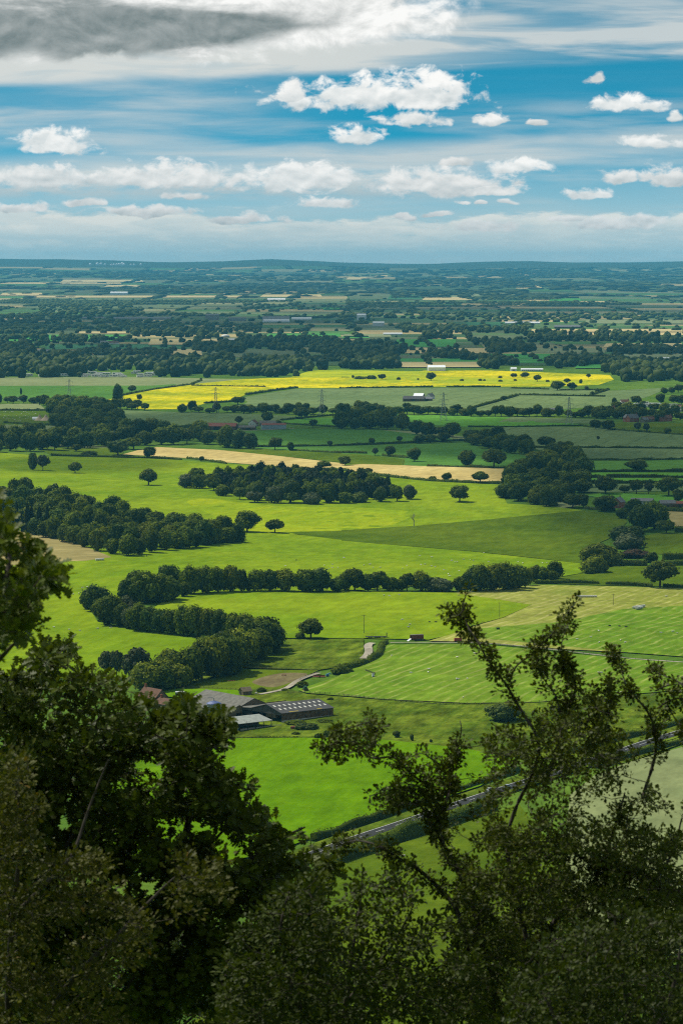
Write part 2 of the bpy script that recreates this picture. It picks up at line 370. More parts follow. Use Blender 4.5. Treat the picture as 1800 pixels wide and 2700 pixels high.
# broken cloud over the rest of the sky
up = w.noise(w.mapping(gen, scale=(2.2, 2.2, 5.0)), 1.0, 5, .55)
col = w.mix(w.math('MULTIPLY', w.ramp(sx.outputs[2], .11, .30), w.ramp(up, .36, .56, .1, .85)), col, tuple(c * k for c in UPC))
w.put(bgn.inputs['Color'], col); bgn.inputs['Strength'].default_value = STR
world.cycles.sampling_method = 'MANUAL'; world.cycles.sample_map_resolution = 512

# ------------------------------------------------------------------ sun
sl = bpy.data.lights.new('sun', 'SUN'); sl.energy = SUN_E; sl.angle = rad(.55); sl.color = (1.0, .95, .86)
so = link('sun', sl); so.rotation_euler = (-SUN_DIR).to_track_quat('-Z', 'Y').to_euler()

# ------------------------------------------------------------------ overhead clouds that shade parts of the land (they stand above the picture's upper edge)
cm = bpy.data.materials.new('cloud_vapour'); cm.use_nodes = True; t = NT(cm.node_tree); t.n.remove(t.n['Principled BSDF'])
df = t.node('ShaderNodeBsdfDiffuse'); df.inputs[0].default_value = (.9, .9, .9, 1); tp = t.node('ShaderNodeBsdfTransparent')
tint = t.node('ShaderNodeAttribute', attribute_name='thick').outputs['Fac']
nn = t.noise(t.mapping(pos(t), scale=(1 / 420, 1 / 420, 1 / 420)), 1.0, 5, .6)
al = t.ramp(t.math('ADD', tint, t.math('MULTIPLY', t.math('SUBTRACT', nn, .5), 1.0)), .22, .62)
mx = t.node('ShaderNodeMixShader'); t.put(mx.inputs[0], t.math('MULTIPLY', al, t.node('ShaderNodeAttribute', attribute_name='veil').outputs['Fac'])); t.l.new(tp.outputs[0], mx.inputs[1]); t.l.new(df.outputs[0], mx.inputs[2])
t.l.new(mx.outputs[0], t.n['Material Output'].inputs['Surface'])
def cloud(px, half, row_far, row_near, zc=1500.0, op=1.0):
    """a cloud whose shadow falls on the land seen between those rows"""
    a, b = (at(px, row_far), at(px, row_near)) if row_far else (Vector((0, 1230, 0)), Vector((0, -700, 0)))
    c = (a + b) / 2; ry = max(60, (a - b).length / 2) ; rx = half * c.y / F_ if row_far else half
    s = zc / SUN_DIR.z; o = Vector((c.x + SUN_DIR.x * s, c.y + SUN_DIR.y * s, zc))
    bm = bmesh.new(); bmesh.ops.create_icosphere(bm, subdivisions=4, radius=1)
    vs = []; th = []
    for v in bm.verts:
        n = 1 + .16 * mnoise.noise(v.co * 2.3 + o * .01)
        z = v.co.z * (1.0 if v.co.z > 0 else .25)
        vs.append((o.x + v.co.x * rx * 1.15 * n, o.y + v.co.y * ry * 1.15 * n, zc + z * min(rx, ry) * .35)); th.append((1 - math.hypot(v.co.x, v.co.y)) * 1.6)
    fs = [[v.index for v in f.verts] for f in bm.faces]; bm.free(); return vs, fs, th, [op] * len(vs)
def build_clouds(spec):
    vs, fs, th, ve = [], [], [], []
    for s_ in spec:
        a, b, c_, d_ = cloud(*s_); n = len(vs); vs += a; fs += [[i + n for i in f] for f in b]; th += c_; ve += d_
    me = bpy.data.meshes.new('clouds'); me.from_pydata(vs, [], fs); me.materials.append(cm)
    at_ = me.attributes.new('thick', 'FLOAT', 'POINT'); at_.data.foreach_set('value', th); at_ = me.attributes.new('veil', 'FLOAT', 'POINT'); at_.data.foreach_set('value', ve)
    me.polygons.foreach_set('use_smooth', [True] * len(fs)); tag(link('clouds', me), kind='stuff')
build_clouds(SHADE)

# ------------------------------------------------------------------ haze
if HAZE > 0:
    hm = bpy.data.materials.new('haze_air'); hm.use_nodes = True; t = NT(hm.node_tree); t.n.remove(t.n['Principled BSDF'])
    pv = t.node('ShaderNodeVolumePrincipled'); pv.inputs['Color'].default_value = (*HAZECOL, 1); pv.inputs['Density'].default_value = HAZE; pv.inputs['Anisotropy'].default_value = .0
    t.l.new(pv.outputs[0], t.n['Material Output'].inputs['Volume'])
    hz = MB(); hz.box((0, 25000, 215), (44000, 56000, 436)); tag(hz.build('haze', hm), kind='stuff')

# ------------------------------------------------------------------ ground
gm = field_mat('rough_grass', (.055, .115, .012), (.10, .17, .018), (.035, .075, .010), patch=160, grain=7)
ys = [-60, -30, -10, 0, 3, 6, 10, 14, 20, 30, 45, 60]; y = 60
while y < 820: y += 25; ys.append(y)
while y < 7000: y *= 1.011; ys.append(y)
while y < 52000: y *= 1.02; ys.append(y)
nx = 90; gv = []; gf = []
for y in ys:
    hw = max(60, y * .34)
    for i in range(nx + 1):
        x = hw * (2 * i / nx - 1); gv.append((x, y, hgt(x, y)))
for j in range(len(ys) - 1):
    for i in range(nx):
        a = j * (nx + 1) + i; gf.append((a, a + 1, a + nx + 2, a + nx + 1))
b_ = gm.node_tree.nodes['Principled BSDF']; t = NT(gm.node_tree); src = b_.inputs['Base Color'].links[0].from_socket
sy_ = t.node('ShaderNodeSeparateXYZ'); t.put(sy_.inputs[0], pos(t)); hm_ = t.noise(t.mapping(pos(t), scale=(1 / 700, 1 / 2500, 1)), 1.0, 4, .6)
t.put(b_.inputs['Base Color'], t.mix(t.ramp(sy_.outputs[1], 38000, 41000), src, t.mix(t.ramp(hm_, .45, .6), (.030, .040, .026), (.060, .075, .034))))
me = bpy.data.meshes.new('ground'); me.from_pydata(gv, [], gf); me.materials.append(gm); me.polygons.foreach_set('use_smooth', [True] * len(gf))
tag(link('ground', me), kind='structure')

layer = [0]
def dens(pts, step_px, close=True):
    out = []; n = len(pts)
    for i in range(n if close else n - 1):
        a, b = pts[i], pts[(i + 1) % n]; L_ = math.hypot(b[0] - a[0], b[1] - a[1]); m = max(1, int(L_ / step_px))
        out += [(a[0] + (b[0] - a[0]) * j / m, a[1] + (b[1] - a[1]) * j / m) for j in range(m)]
    if not close: out.append(pts[-1])
    return out
def smooth(pts, close=True, n=4):
    out = []; N = len(pts)
    for i in range(N if close else N - 1):
        p0, p1, p2, p3 = (pts[(i + k_) % N] if close else pts[min(max(i + k_, 0), N - 1)] for k_ in (-1, 0, 1, 2))
        for j in range(n):
            t_ = j / n
            out.append(tuple(.5 * (2 * p1[c] + (p2[c] - p0[c]) * t_ + (2 * p0[c] - 5 * p1[c] + 4 * p2[c] - p3[c]) * t_ ** 2 + (3 * p1[c] - p0[c] - 3 * p2[c] + p3[c]) * t_ ** 3) for c in (0, 1)))
    if not close: out.append(tuple(pts[-1]))
    return out
def drape(name, px, mat, off=None, curve=False, kind='structure'):
    """a piece of ground cover bounded by the given outline, lying on the terrain"""
    if curve: px = smooth(px)
    g = [at(*p) for p in dens(px, 22)]
    layer[0] += 1; off = off if off is not None else .10 + .012 * layer[0]
    pts = [Vector((p.x, p.y)) for p in g]
    cx = sum(p.x for p in pts) / len(pts)
    x0, x1, y0, y1 = min(p.x for p in pts), max(p.x for p in pts), min(p.y for p in pts), max(p.y for p in pts)
    if y0 < 7000:
        st = max(9, (y0 + y1) / 2 / 150); iy = y0 + st
        def inside(x, y):
            c = False; n = len(pts)
            for i in range(n):
                a, b = pts[i], pts[i - 1]
                if (a.y > y) != (b.y > y) and x < (b.x - a.x) * (y - a.y) / (b.y - a.y) + a.x: c = not c
            return c
        extra = []
        sy = st * 1.6
        while iy < y1:
            ix = x0 + st * .5
            while ix < x1:
                if inside(ix, iy): extra.append(Vector((ix + random.uniform(-.2, .2) * st, iy)))
                ix += st
            iy += sy
        allp = pts + extra
    else: allp = pts
    r = delaunay_2d_cdt(allp, [], [list(range(len(pts)))], 1, 1e-3)
    vs = [(v.x, v.y, hgt(v.x, v.y) + off) for v in r[0]]
    me = bpy.data.meshes.new(name); fs = [tuple(f) for f in r[2]]
    me.from_pydata(vs, [], fs); me.materials.append(mat); me.polygons.foreach_set('use_smooth', [True] * len(fs)); me.update()
    me.flip_normals() if me.polygons and me.polygons[0].normal.z < 0 else None
    return tag(link(name, me), kind=kind)

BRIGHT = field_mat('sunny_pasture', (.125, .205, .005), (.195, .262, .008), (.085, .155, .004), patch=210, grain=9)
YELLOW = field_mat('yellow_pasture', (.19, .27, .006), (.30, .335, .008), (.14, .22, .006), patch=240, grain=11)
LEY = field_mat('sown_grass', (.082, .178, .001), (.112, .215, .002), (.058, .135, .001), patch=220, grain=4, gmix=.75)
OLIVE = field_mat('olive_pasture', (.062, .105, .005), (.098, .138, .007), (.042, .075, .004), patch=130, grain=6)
MID = field_mat('green_field', (.070, .165, .024), (.088, .19, .028), (.055, .13, .02), patch=300, grain=6, gmix=.4)
GREEN2 = field_mat('bright_field', (.085, .22, .022), (.11, .26, .028), (.07, .18, .02), patch=300, grain=8, gmix=.4)
GREY = field_mat('cereal_field', (.115, .165, .060), (.145, .195, .072), (.09, .135, .05), stripe=(34, 77, (.062, .095, .032), .07, .9), patch=320, grain=6, gmix=.35)
PALE = field_mat('pale_field', (.175, .205, .085), (.21, .235, .10), (.14, .18, .07), patch=300, grain=6, gmix=.4)
RAPE = field_mat('oilseed_field', (.25, .29, .004), (.64, .52, .004), (.18, .24, .006), patch=230, grain=9, gmix=.5, tuss=.22)
RAPEG = field_mat('oilseed_green', (.26, .32, .010), (.40, .42, .010), (.16, .24, .010), patch=150, grain=8, gmix=.5)
WHEAT = field_mat('wheat_field', (.42, .32, .115), (.52, .41, .16), (.34, .26, .09), stripe=(60, 70, (.35, .27, .10), .05, .5), patch=260, grain=10, gmix=.4)
HAY = field_mat('hay_field', (.19, .215, .030), (.25, .255, .055), (.13, .18, .02), stripe=(6.5, 71, (.50, .43, .20), .24, .42), patch=130, grain=5, gmix=.6, curve=10, tuss=.2)
CUT = field_mat('cut_field', (.095, .18, .010), (.14, .215, .016), (.07, .145, .008), stripe=(7.0, 70, (.36, .35, .11), .24, .50), patch=120, grain=4, gmix=.6, curve=16, tuss=.2)
TAN = field_mat('mown_field', (.24, .20, .075), (.33, .27, .11), (.17, .16, .05), stripe=(9, -28, (.14, .13, .04), .2, .5), patch=60, grain=5)
SCRUB = field_mat('scrub', (.055, .095, .006), (.115, .150, .012), (.032, .056, .005), patch=45, grain=5, gmix=.7, tuss=.42)
DIRT = field_mat('dirt', (.12, .095, .05), (.17, .15, .065), (.09, .11, .02), patch=25, grain=4, gmix=.6)
TRACK = field_mat('track', (.23, .205, .155), (.34, .305, .24), (.17, .155, .10), patch=15, grain=2)
Q1, Q2, Q3, Q4, Q5, Q6, Q7, Q8 = (tf(*a) for a in ((0, 900, 450 / 1568), (450, 940, 450 / 1568), (900, 940, 450 / 1568), (1350, 900, 450 / 1568), (1350, 1150, 450 / 1568), (1350, 1380, 450 / 1568), (900, 1620, 450 / 1568), (950, 2050, 550 / 1568)))
OX = 70   # the land goes on past the picture's edges
L_ = lambda v, y: (-OX, y); R_ = lambda y: (1800 + OX, y)
D = drape
# back to front
D('field', [(-OX, 1001)] + mp(M1, [(0, 62), (560, 58), (930, 66), (1130, 70), (880, 96), (700, 100)]) + [(-OX, 1018)], PALE)
D('field', [(-OX, 1018)] + mp(M1, [(0, 100), (700, 99), (830, 90), (560, 140), (500, 165), (150, 165)]) + [(-OX, 1055)], MID)
D('field', mp(Q2, [(1100, 190), (1300, 125), (1568, 122)]) + mp(M2, [(400, 36), (400, 62), (0, 58)]) + mp(Q2, [(1560, 205)]), RAPEG)
D('oilseed_field', mp(M1, [(488, 158), (560, 148), (690, 120), (880, 92), (1130, 69), (1340, 62), (1568, 62)]) + mp(M2, [(200, 60), (380, 30), (700, 30), (1230, 50), (1250, 72), (1180, 95), (950, 104), (300, 106), (0, 110)]) + mp(M1, [(1360, 110), (1130, 142), (1030, 172), (940, 182), (850, 207), (640, 208)]), RAPE)
D('field', mp(M2, [(0, 44), (400, 58), (700, 66), (1000, 78), (1190, 80), (1180, 96), (700, 92), (0, 86)]), RAPEG)
D('field', mp(M2, [(0, 29), (400, 34), (400, 50), (120, 48), (0, 44)]), RAPEG)
D('field', mp(M1, [(1080, 195), (1130, 150), (1360, 114), (1568, 113)]) + mp(M2, [(0, 112), (600, 108), (950, 108), (1240, 122), (1510, 108), (1400, 152), (1270, 190), (900, 215), (0, 215)]) + mp(M1, [(1300, 205)]), GREY)
D('field', mp(M1, [(380, 240), (430, 208), (850, 222), (1200, 232), (1380, 243), (1300, 258), (1230, 270), (950, 290), (580, 294), (440, 290)]), GREY)
D('field', mp(M1, [(1300, 262), (1400, 250), (1568, 248)]) + mp(M2, [(20, 238), (240, 232), (520, 236), (770, 245), (1140, 282), (800, 288), (580, 288), (240, 272)]) + mp(M1, [(1568, 290), (1320, 274)]), GREEN2)
D('field', mp(M2, [(718, 266), (780, 244), (1150, 253), (1250, 262), (1140, 274)]), GREY)
D('field', [(-OX, 1066)] + mp(M1, [(0, 183), (180, 183), (215, 212)]) + [(-OX, 1082)], PALE)
D('sheep_pasture', [(-OX, 1083)] + mp(M1, [(0, 214), (230, 216), (270, 250), (250, 274), (0, 272)]) + [(-OX, 1116)], OLIVE)
D('field', mp(M1, [(18, 278), (312, 286), (300, 312), (20, 305)]), PALE)
D('field', mp(M1, [(920, 322), (1300, 299), (1568, 300)]) + mp(M2, [(190, 304), (400, 322), (590, 350), (0, 374)]) + mp(M1, [(1160, 380), (1100, 350)]), MID)
D('field', mp(M2, [(180, 303), (400, 312), (600, 340), (585, 352), (400, 330)]), PALE)
D('field', mp(M1, [(1160, 384), (1568, 377)]) + mp(M2, [(0, 378), (600, 361), (640, 392), (860, 425), (850, 466), (400, 472), (290, 465), (290, 430), (0, 412)]) + mp(M1, [(1568, 408), (1300, 398)]), MID)
D('field', mp(M1, [(1160, 388), (1568, 412)]) + mp(M2, [(120, 418), (290, 440), (280, 467), (60, 460), (0, 452)]) + mp(M1, [(1500, 445), (1000, 396)]), OLIVE)
D('field', mp(M1, [(230, 370), (500, 376), (500, 384), (230, 382)]), PALE)
D('field', mp(M1, [(165, 386), (510, 387), (570, 404), (560, 420), (235, 418)]), OLIVE)
D('wheat_field', mp(M1, [(560, 417), (640, 395), (720, 382), (1000, 395), (1250, 420), (1568, 456)]) + mp(M2, [(20, 466), (100, 460), (440, 472), (770, 482), (735, 547), (620, 545), (350, 530), (100, 505), (0, 486)]) + mp(M1, [(1540, 476), (1370, 478), (1000, 450), (830, 431), (640, 420)]), WHEAT)
D('field', mp(M2, [(690, 292), (1000, 288), (1250, 296), (1568, 325), (1700, 330), (1700, 387), (1200, 384), (870, 380), (760, 345)]), GREY)
D('field', mp(M2, [(1160, 282), (1250, 272), (1568, 272), (1700, 272), (1700, 328), (1568, 322), (1250, 302)]), OLIVE)
D('field', mp(M2, [(860, 386), (1200, 387), (1700, 392), (1700, 434), (1350, 442), (1120, 440)]), GREY)
D('field', mp(M2, [(1110, 446), (1350, 446), (1700, 437), (1700, 489), (1130, 492)]), MID)
D('field', mp(M2, [(1110, 500), (1350, 499), (1700, 503), (1700, 517), (1120, 516)]), GREEN2)
D('field', mp(M2, [(1110, 526), (1350, 525), (1700, 530), (1700, 546), (1120, 543)]), GREEN2)
D('field', mp(M2, [(1105, 553), (1450, 552), (1700, 556), (1700, 580), (1100, 592)]), GREY)
D('field', mp(N2, [(935, 130), (1080, 118), (1120, 160), (1000, 178), (930, 165)]), PALE)
D('field', mp(N2, [(1130, 118), (1200, 106), (1450, 112), (1700, 120), (1700, 158), (1300, 150)]), GREEN2)
# the sunny land
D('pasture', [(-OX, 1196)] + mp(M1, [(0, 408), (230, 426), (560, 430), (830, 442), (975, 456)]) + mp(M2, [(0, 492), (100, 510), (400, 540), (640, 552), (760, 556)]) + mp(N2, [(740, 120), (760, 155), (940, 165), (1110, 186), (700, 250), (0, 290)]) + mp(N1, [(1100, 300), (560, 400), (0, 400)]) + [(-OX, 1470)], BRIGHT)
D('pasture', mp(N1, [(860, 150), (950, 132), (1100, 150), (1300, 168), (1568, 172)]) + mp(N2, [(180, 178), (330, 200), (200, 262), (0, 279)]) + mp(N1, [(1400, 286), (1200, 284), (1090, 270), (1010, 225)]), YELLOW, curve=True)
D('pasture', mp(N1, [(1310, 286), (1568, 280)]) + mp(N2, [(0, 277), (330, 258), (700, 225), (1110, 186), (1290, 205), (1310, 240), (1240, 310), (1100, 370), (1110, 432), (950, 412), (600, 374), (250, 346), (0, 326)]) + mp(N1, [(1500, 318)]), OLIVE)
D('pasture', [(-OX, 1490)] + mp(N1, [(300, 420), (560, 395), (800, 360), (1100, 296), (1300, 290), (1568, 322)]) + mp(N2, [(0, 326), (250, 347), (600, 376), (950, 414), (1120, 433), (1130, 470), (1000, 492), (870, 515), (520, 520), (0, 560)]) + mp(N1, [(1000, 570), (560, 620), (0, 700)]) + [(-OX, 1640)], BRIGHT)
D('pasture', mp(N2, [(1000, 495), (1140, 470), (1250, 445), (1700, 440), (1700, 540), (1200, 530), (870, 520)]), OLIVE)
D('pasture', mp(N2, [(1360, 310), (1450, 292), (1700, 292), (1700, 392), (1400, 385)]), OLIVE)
D('field', mp(N2, [(1480, 190), (1700, 200), (1700, 262), (1530, 260)]), TAN)
D('mown_field', [(-OX, 1390)] + mp(N1, [(60, 275), (150, 290), (260, 312), (400, 356), (515, 402), (400, 418), (310, 422)]) + [(-OX, 1500)], TAN)
D('pasture', [(-OX, 1560)] + mp(N1, [(320, 540), (560, 560), (400, 620), (450, 700), (600, 730), (900, 772), (900, 960), (500, 960), (0, 960)]) + [(-OX, 1800)], BRIGHT)
D('pasture', mp(N1, [(700, 640), (760, 600), (840, 578), (1000, 560), (1568, 562)]) + mp(N2, [(0, 560), (530, 566), (700, 594), (870, 622), (740, 680), (600, 718), (500, 760), (400, 782), (100, 775)]) + mp(N1, [(1300, 775), (1200, 790), (900, 740)]), BRIGHT)
D('hay_field', mp(N2, [(520, 568), (700, 545), (900, 530), (1200, 536), (1700, 548), (1700, 870), (1300, 840)]) + mp(N3, [(1000, 372), (640, 340), (400, 335)]) + mp(N2, [(420, 782), (520, 752), (620, 716), (740, 682), (872, 622), (700, 594)]), HAY)
D('hay_field', mp(N2, [(1010, 700), (1300, 640), (1700, 620), (1700, 870), (1300, 840), (800, 790), (620, 775), (640, 730)]), CUT)
D('cut_field', mp(N3, [(-20, 500), (80, 440), (150, 390), (190, 352), (640, 350), (1000, 388), (1330, 420), (1700, 446), (1700, 545), (1450, 570), (1200, 592), (900, 617), (600, 622), (200, 604), (-40, 584), (-160, 575), (-200, 560)]), CUT)
D('scrub', mp(N3, [(-700, 480), (-500, 480), (-160, 580), (200, 608), (600, 626), (900, 620), (1200, 596), (1450, 575), (1700, 550), (1700, 760), (1300, 900), (300, 830), (-200, 790), (-700, 790)]), SCRUB)
D('paddock', mp(G, [(680, 345), (760, 290), (960, 165), (1470, 160), (1462, 296), (1330, 338), (1180, 360)]), SCRUB)
D('paddock', mp(G, [(200, 480), (420, 440), (600, 392), (690, 358), (1180, 362), (1040, 430), (940, 480), (700, 486)]), OLIVE)
D('dirt', smooth(mp(G, [(760, 440), (830, 405), (960, 380), (1110, 385), (1040, 425), (940, 462), (860, 470)])), DIRT)
D('lawn', mp(G, [(130, 500), (240, 478), (680, 488), (680, 520), (400, 540), (200, 530)]), LEY)
D('field', mp(HH, [(-100, 110), (60, 100), (600, 95), (1000, 105), (1420, 150), (1700, 210), (1500, 345), (1300, 410), (1100, 455), (680, 595), (400, 700), (0, 760), (-400, 800), (-400, 300)]), LEY)
D('field', mp(HH, [(500, 900), (760, 745), (1100, 640), (1400, 545), (1700, 440), (1900, 700), (1900, 1600), (0, 1600)]), OLIVE)
D('field', mp(II, [(900, 560), (1050, 440), (1250, 365), (1568, 275), (1700, 240), (1700, 1500), (1000, 1500), (860, 900)]), PALE)
# ------------------------------------------------------------------ road and tracks
ASPH = solid('asphalt', (.045, .046, .047), .95, .0, .2, .6)
PAINT = solid('road_paint', (.52, .52, .50), .9, .0, .12, 2)
def ribbon(name, line, width, mat, off, shift=0.0, dash=None, kind='structure', parent=None):
    """strip of ground of constant width along a line read off the photograph"""
    g = [at(*p) for p in dens(smooth(line, close=False), 14, close=False)]
    P = [Vector((p.x, p.y)) for p in g]; vs = []; fs = []; acc = 0
    pts = []
    for i in range(len(P) - 1):
        n = max(1, int((P[i + 1] - P[i]).length / 2.0))
        pts += [P[i].lerp(P[i + 1], j / n) for j in range(n)]
    pts.append(P[-1]); pts = [sum((pts[min(max(i + j, 0), len(pts) - 1)] for j in range(-4, 5)), Vector((0, 0))) / 9 for i in range(len(pts))]
    for i, p in enumerate(pts):
        tg = (pts[min(i + 1, len(pts) - 1)] - pts[max(i - 1, 0)]).normalized(); nrm = Vector((tg.y, -tg.x))
        for sgn in (-.5, .5):
            s = p + nrm * (shift + sgn * width); vs.append((s.x, s.y, hgt(s.x, s.y) + off))
        if i: acc += (p - pts[i - 1]).length
        if i and (dash is None or (acc % (dash[0] + dash[1])) < dash[0]): fs.append((2 * i - 2, 2 * i - 1, 2 * i + 1, 2 * i))
    me = bpy.data.meshes.new(name); me.from_pydata(vs, [], fs); me.materials.append(mat); me.update()
    if me.polygons[0].normal.z < 0: me.flip_normals()
    return tag(link(name, me, parent), kind=kind)
ROADL = mp(HH, [(300, 800), (560, 712), (730, 650), (870, 600), (1040, 545), (1200, 490), (1390, 425)]) + mp(II, [(350, 562), (610, 478), (760, 430), (1000, 352), (1170, 298), (1340, 240), (1500, 192), (1600, 162), (1800, 100)])
OB = .10 + .012 * 62
ribbon('verge', ROADL, 16, SCRUB, OB, 1.0)
ribbon('road', ROADL, 6.8, ASPH, OB + .06, 3.0)
ribbon('road_marking', ROADL, .30, PAINT, OB + .09, .0)
ribbon('road_marking', ROADL, .22, PAINT, OB + .09, 3.3, dash=(6, 9))
ribbon('track', mp(G, [(780, 522), (880, 503), (960, 488), (1000, 465), (1050, 428), (1120, 400), (1200, 376)]), 3.3, TRACK, OB)
ribbon('track', mp(Q7, [(190, 425), (225, 398), (250, 360), (248, 325), (235, 295), (262, 276), (300, 272)]), 4.6, TRACK, OB)
ribbon('track', mp(Q7, [(430, 270), (500, 270), (700, 268), (900, 270), (1200, 272), (1568, 294)]) + mp(N3, [(1000, 380), (1330, 418), (1560, 434), (1720, 446)]), 2.6, TRACK, OB)
ribbon('track', mp(Q2, [(280, 705), (600, 690), (1000, 673), (1150, 665)]), 4.5, TRACK, OB)

# ------------------------------------------------------------------ mid-distance trees
LW = leaf_mat('woodland_leaves', (.030, .054, .003), (.165, .215, .008), trans=.34, spec=.03)
LY = leaf_mat('yellow_green_leaves', (.046, .070, .004), (.210, .245, .010), trans=.34, spec=.03)
LD = leaf_mat('deep_green_leaves', (.022, .044, .005), (.100, .150, .012), trans=.28, spec=.03)
LO = leaf_mat('oak_leaves', (.030, .050, .003), (.135, .175, .008), trans=.32, spec=.04)
LP = leaf_mat('pale_leaves', (.050, .080, .012), (.125, .165, .022), trans=.25, spec=.04)
LC = leaf_mat('conifer_needles', (.010, .020, .006), (.034, .046, .010), trans=.0, spec=.03)
LCU = leaf_mat('copper_leaves', (.030, .020, .010), (.070, .045, .020), trans=.1, spec=.03)
LG = leaf_mat('grey_leaves', (.050, .068, .026), (.105, .122, .045), trans=.2, spec=.04)
BARK = solid('bark', (.075, .058, .040), .9, .1, .35, 3)
DEADW = solid('dead_wood', (.30, .26, .20), .9, .1, .25, 3)

_cs = []
for z in (-1, -.33, .33, 1): pass
def qsphere(c, r):
    """cube blown up to a ball: 24 quads"""
    vs = []; fs = []
    for ax in range(3):
        for sg in (-1, 1):
            b = len(vs)
            for i in range(3):
                for j in range(3):
                    v = [0, 0, 0]; v[ax] = sg; v[(ax + 1) % 3] = (i - 1) * sg; v[(ax + 2) % 3] = j - 1
                    l = math.sqrt(sum(x * x for x in v)); vs.append([c[k] + v[k] / l * r[k] for k in range(3)])
            for i in range(2):
                for j in range(2): fs.append([b + i * 3 + j, b + i * 3 + j + 3, b + i * 3 + j + 4, b + i * 3 + j + 1])
    return vs, fs
def quads(cen, nrm, size, R, asp=1.0):
    """square clumps of leaves at cen facing nrm, randomly turned, corners jittered"""
    n = len(cen); rv = R.normal(size=(n, 3)); a = np.cross(nrm, rv); a /= np.linalg.norm(a, axis=1)[:, None] + 1e-9; b = np.cross(nrm, a)
    s = np.asarray(size).reshape(-1, 1) * R.uniform(.6, 1.3, (n, 1)); V_ = []
    for u, v in ((-1, -.5), (.2, -1), (1, .4), (-.3, 1)): V_.append(cen + a * s * u + b * s * v * asp + nrm * s * R.uniform(-.25, .25, (n, 1)))
    V_ = np.stack(V_, 1).reshape(-1, 3); F_q = np.arange(4 * n).reshape(n, 4); return V_, F_q
def crown_mesh(seed, kind):
    R = np.random.default_rng(seed); z0, n_l, lr, dens_, qs, zc, zr = {
        'wood': (.02, 26, .27, 105, .042, .52, .40), 'oak': (.16, 24, .24, 110, .040, .58, .32), 'round': (.12, 22, .25, 110, .042, .55, .34),
        'tall': (.04, 26, .26, 100, .042, .52, .42), 'bush': (.0, 18, .34, 110, .052, .36, .36), 'loose': (.22, 20, .16, 90, .036, .60, .32)}[kind]
    L = []
    for i in range(n_l):
        g = i + .5; ph = g * 2.39996; cz = 1 - 2 * g / n_l
        rr = math.sqrt(1 - cz * cz); k = R.uniform(.55, .80)
        k *= R.choice([.75, 1.0, 1.0, 1.14]); c = np.array([math.cos(ph) * rr * .5 * k, math.sin(ph) * rr * .5 * k, zc + cz * zr * R.uniform(.62, .86)])
        if kind in ('wood', 'tall', 'bush') and c[2] < .35: c[:2] *= 1.12
        r = lr * R.uniform(.48, 1.15)
        if R.random() < .12 and kind in ('oak', 'round', 'loose'): continue
        L.append((c, r))
    P, N_, T_ = [], [], []
    for i, (c, r) in enumerate(L):
        d = R.normal(size=(dens_, 3)); d /= np.linalg.norm(d, axis=1)[:, None]
        rz = r * .82
        p = c + d * np.array([r, r, rz]) * R.uniform(.86, 1.1, (dens_, 1))
        keep = p[:, 2] > z0
        for j, (c2, r2) in enumerate(L):
            if j != i: keep &= np.linalg.norm((p - c2) / np.array([1, 1, .82]), axis=1) > r2 * .86
        n = d + R.normal(size=d.shape) * .26 + np.array([0, 0, .12]); n /= np.linalg.norm(n, axis=1)[:, None]
        P.append(p[keep]); N_.append(n[keep]); T_.append(np.clip(R.uniform(.05, .85) + R.normal(size=keep.sum()) * .18, 0, .99))
    P, N_, T_ = np.concatenate(P), np.concatenate(N_), np.concatenate(T_)
    V_, Fq = quads(P, N_, qs, R); cv, cf = [], []
    for c, r in L:
        k = .80 if kind != 'loose' else .5
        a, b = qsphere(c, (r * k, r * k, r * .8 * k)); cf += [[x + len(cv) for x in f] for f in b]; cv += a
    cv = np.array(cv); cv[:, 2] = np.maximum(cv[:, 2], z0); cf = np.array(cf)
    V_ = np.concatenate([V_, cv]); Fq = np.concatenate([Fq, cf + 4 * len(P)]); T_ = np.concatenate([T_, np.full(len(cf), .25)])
    V_[:, 2] = np.maximum(V_[:, 2], 0); return V_, Fq, T_
def conifer_mesh(seed):
    R = np.random.default_rng(seed); n = 1100; z = R.uniform(.10, 1, n) ** .75; ph = R.uniform(0, 2 * np.pi, n)
    tier = (z * 13) % 1; r = (.5 * (1.02 - z) ** .42) * (.62 + .4 * (1 - tier)) * R.uniform(.75, 1.08, n)
    P = np.stack([np.cos(ph) * r, np.sin(ph) * r, z - .01], 1); N_ = np.stack([np.cos(ph), np.sin(ph), np.full(n, .55)], 1) + R.normal(size=(n, 3)) * .3
    N_ /= np.linalg.norm(N_, axis=1)[:, None]; V_, Fq = quads(P, N_, .05, R); T_ = np.clip(R.normal(.4, .2, n), 0, .99)
    cv, cf = [], []
    for k in range(6):
        zz = .1 + k * .145; a, b = qsphere((0, 0, zz), (.42 * (1.02 - zz) ** .45, .42 * (1.02 - zz) ** .45, .11)); cf += [[x + len(cv) for x in f] for f in b]; cv += a
    return np.concatenate([V_, np.array(cv)]), np.concatenate([Fq, np.array(cf) + 4 * n]), np.concatenate([T_, np.full(len(cf), .2)])
def trunk_mb(seed, top=.55, r=.045, limbs=5):
    R = random.Random(seed); m = MB()
    m.tube([(0, 0, -.03), (.003, .004, .03), (R.uniform(-.02, .02), R.uniform(-.02, .02), top * .55), (R.uniform(-.03, .03), R.uniform(-.03, .03), top)], [r * 1.5, r, r * .75, r * .4], 6)
    for i in range(limbs):
        a = i * 2.4 + R.uniform(-.4, .4); z = top * R.uniform(.4, .8); l = R.uniform(.22, .34)
        m.tube([(0, 0, z), (math.cos(a) * l * .5, math.sin(a) * l * .5, z + l * .35), (math.cos(a) * l, math.sin(a) * l, z + l * .75)], [r * .5, r * .33, r * .12], 5)
    return m
VAR = {}
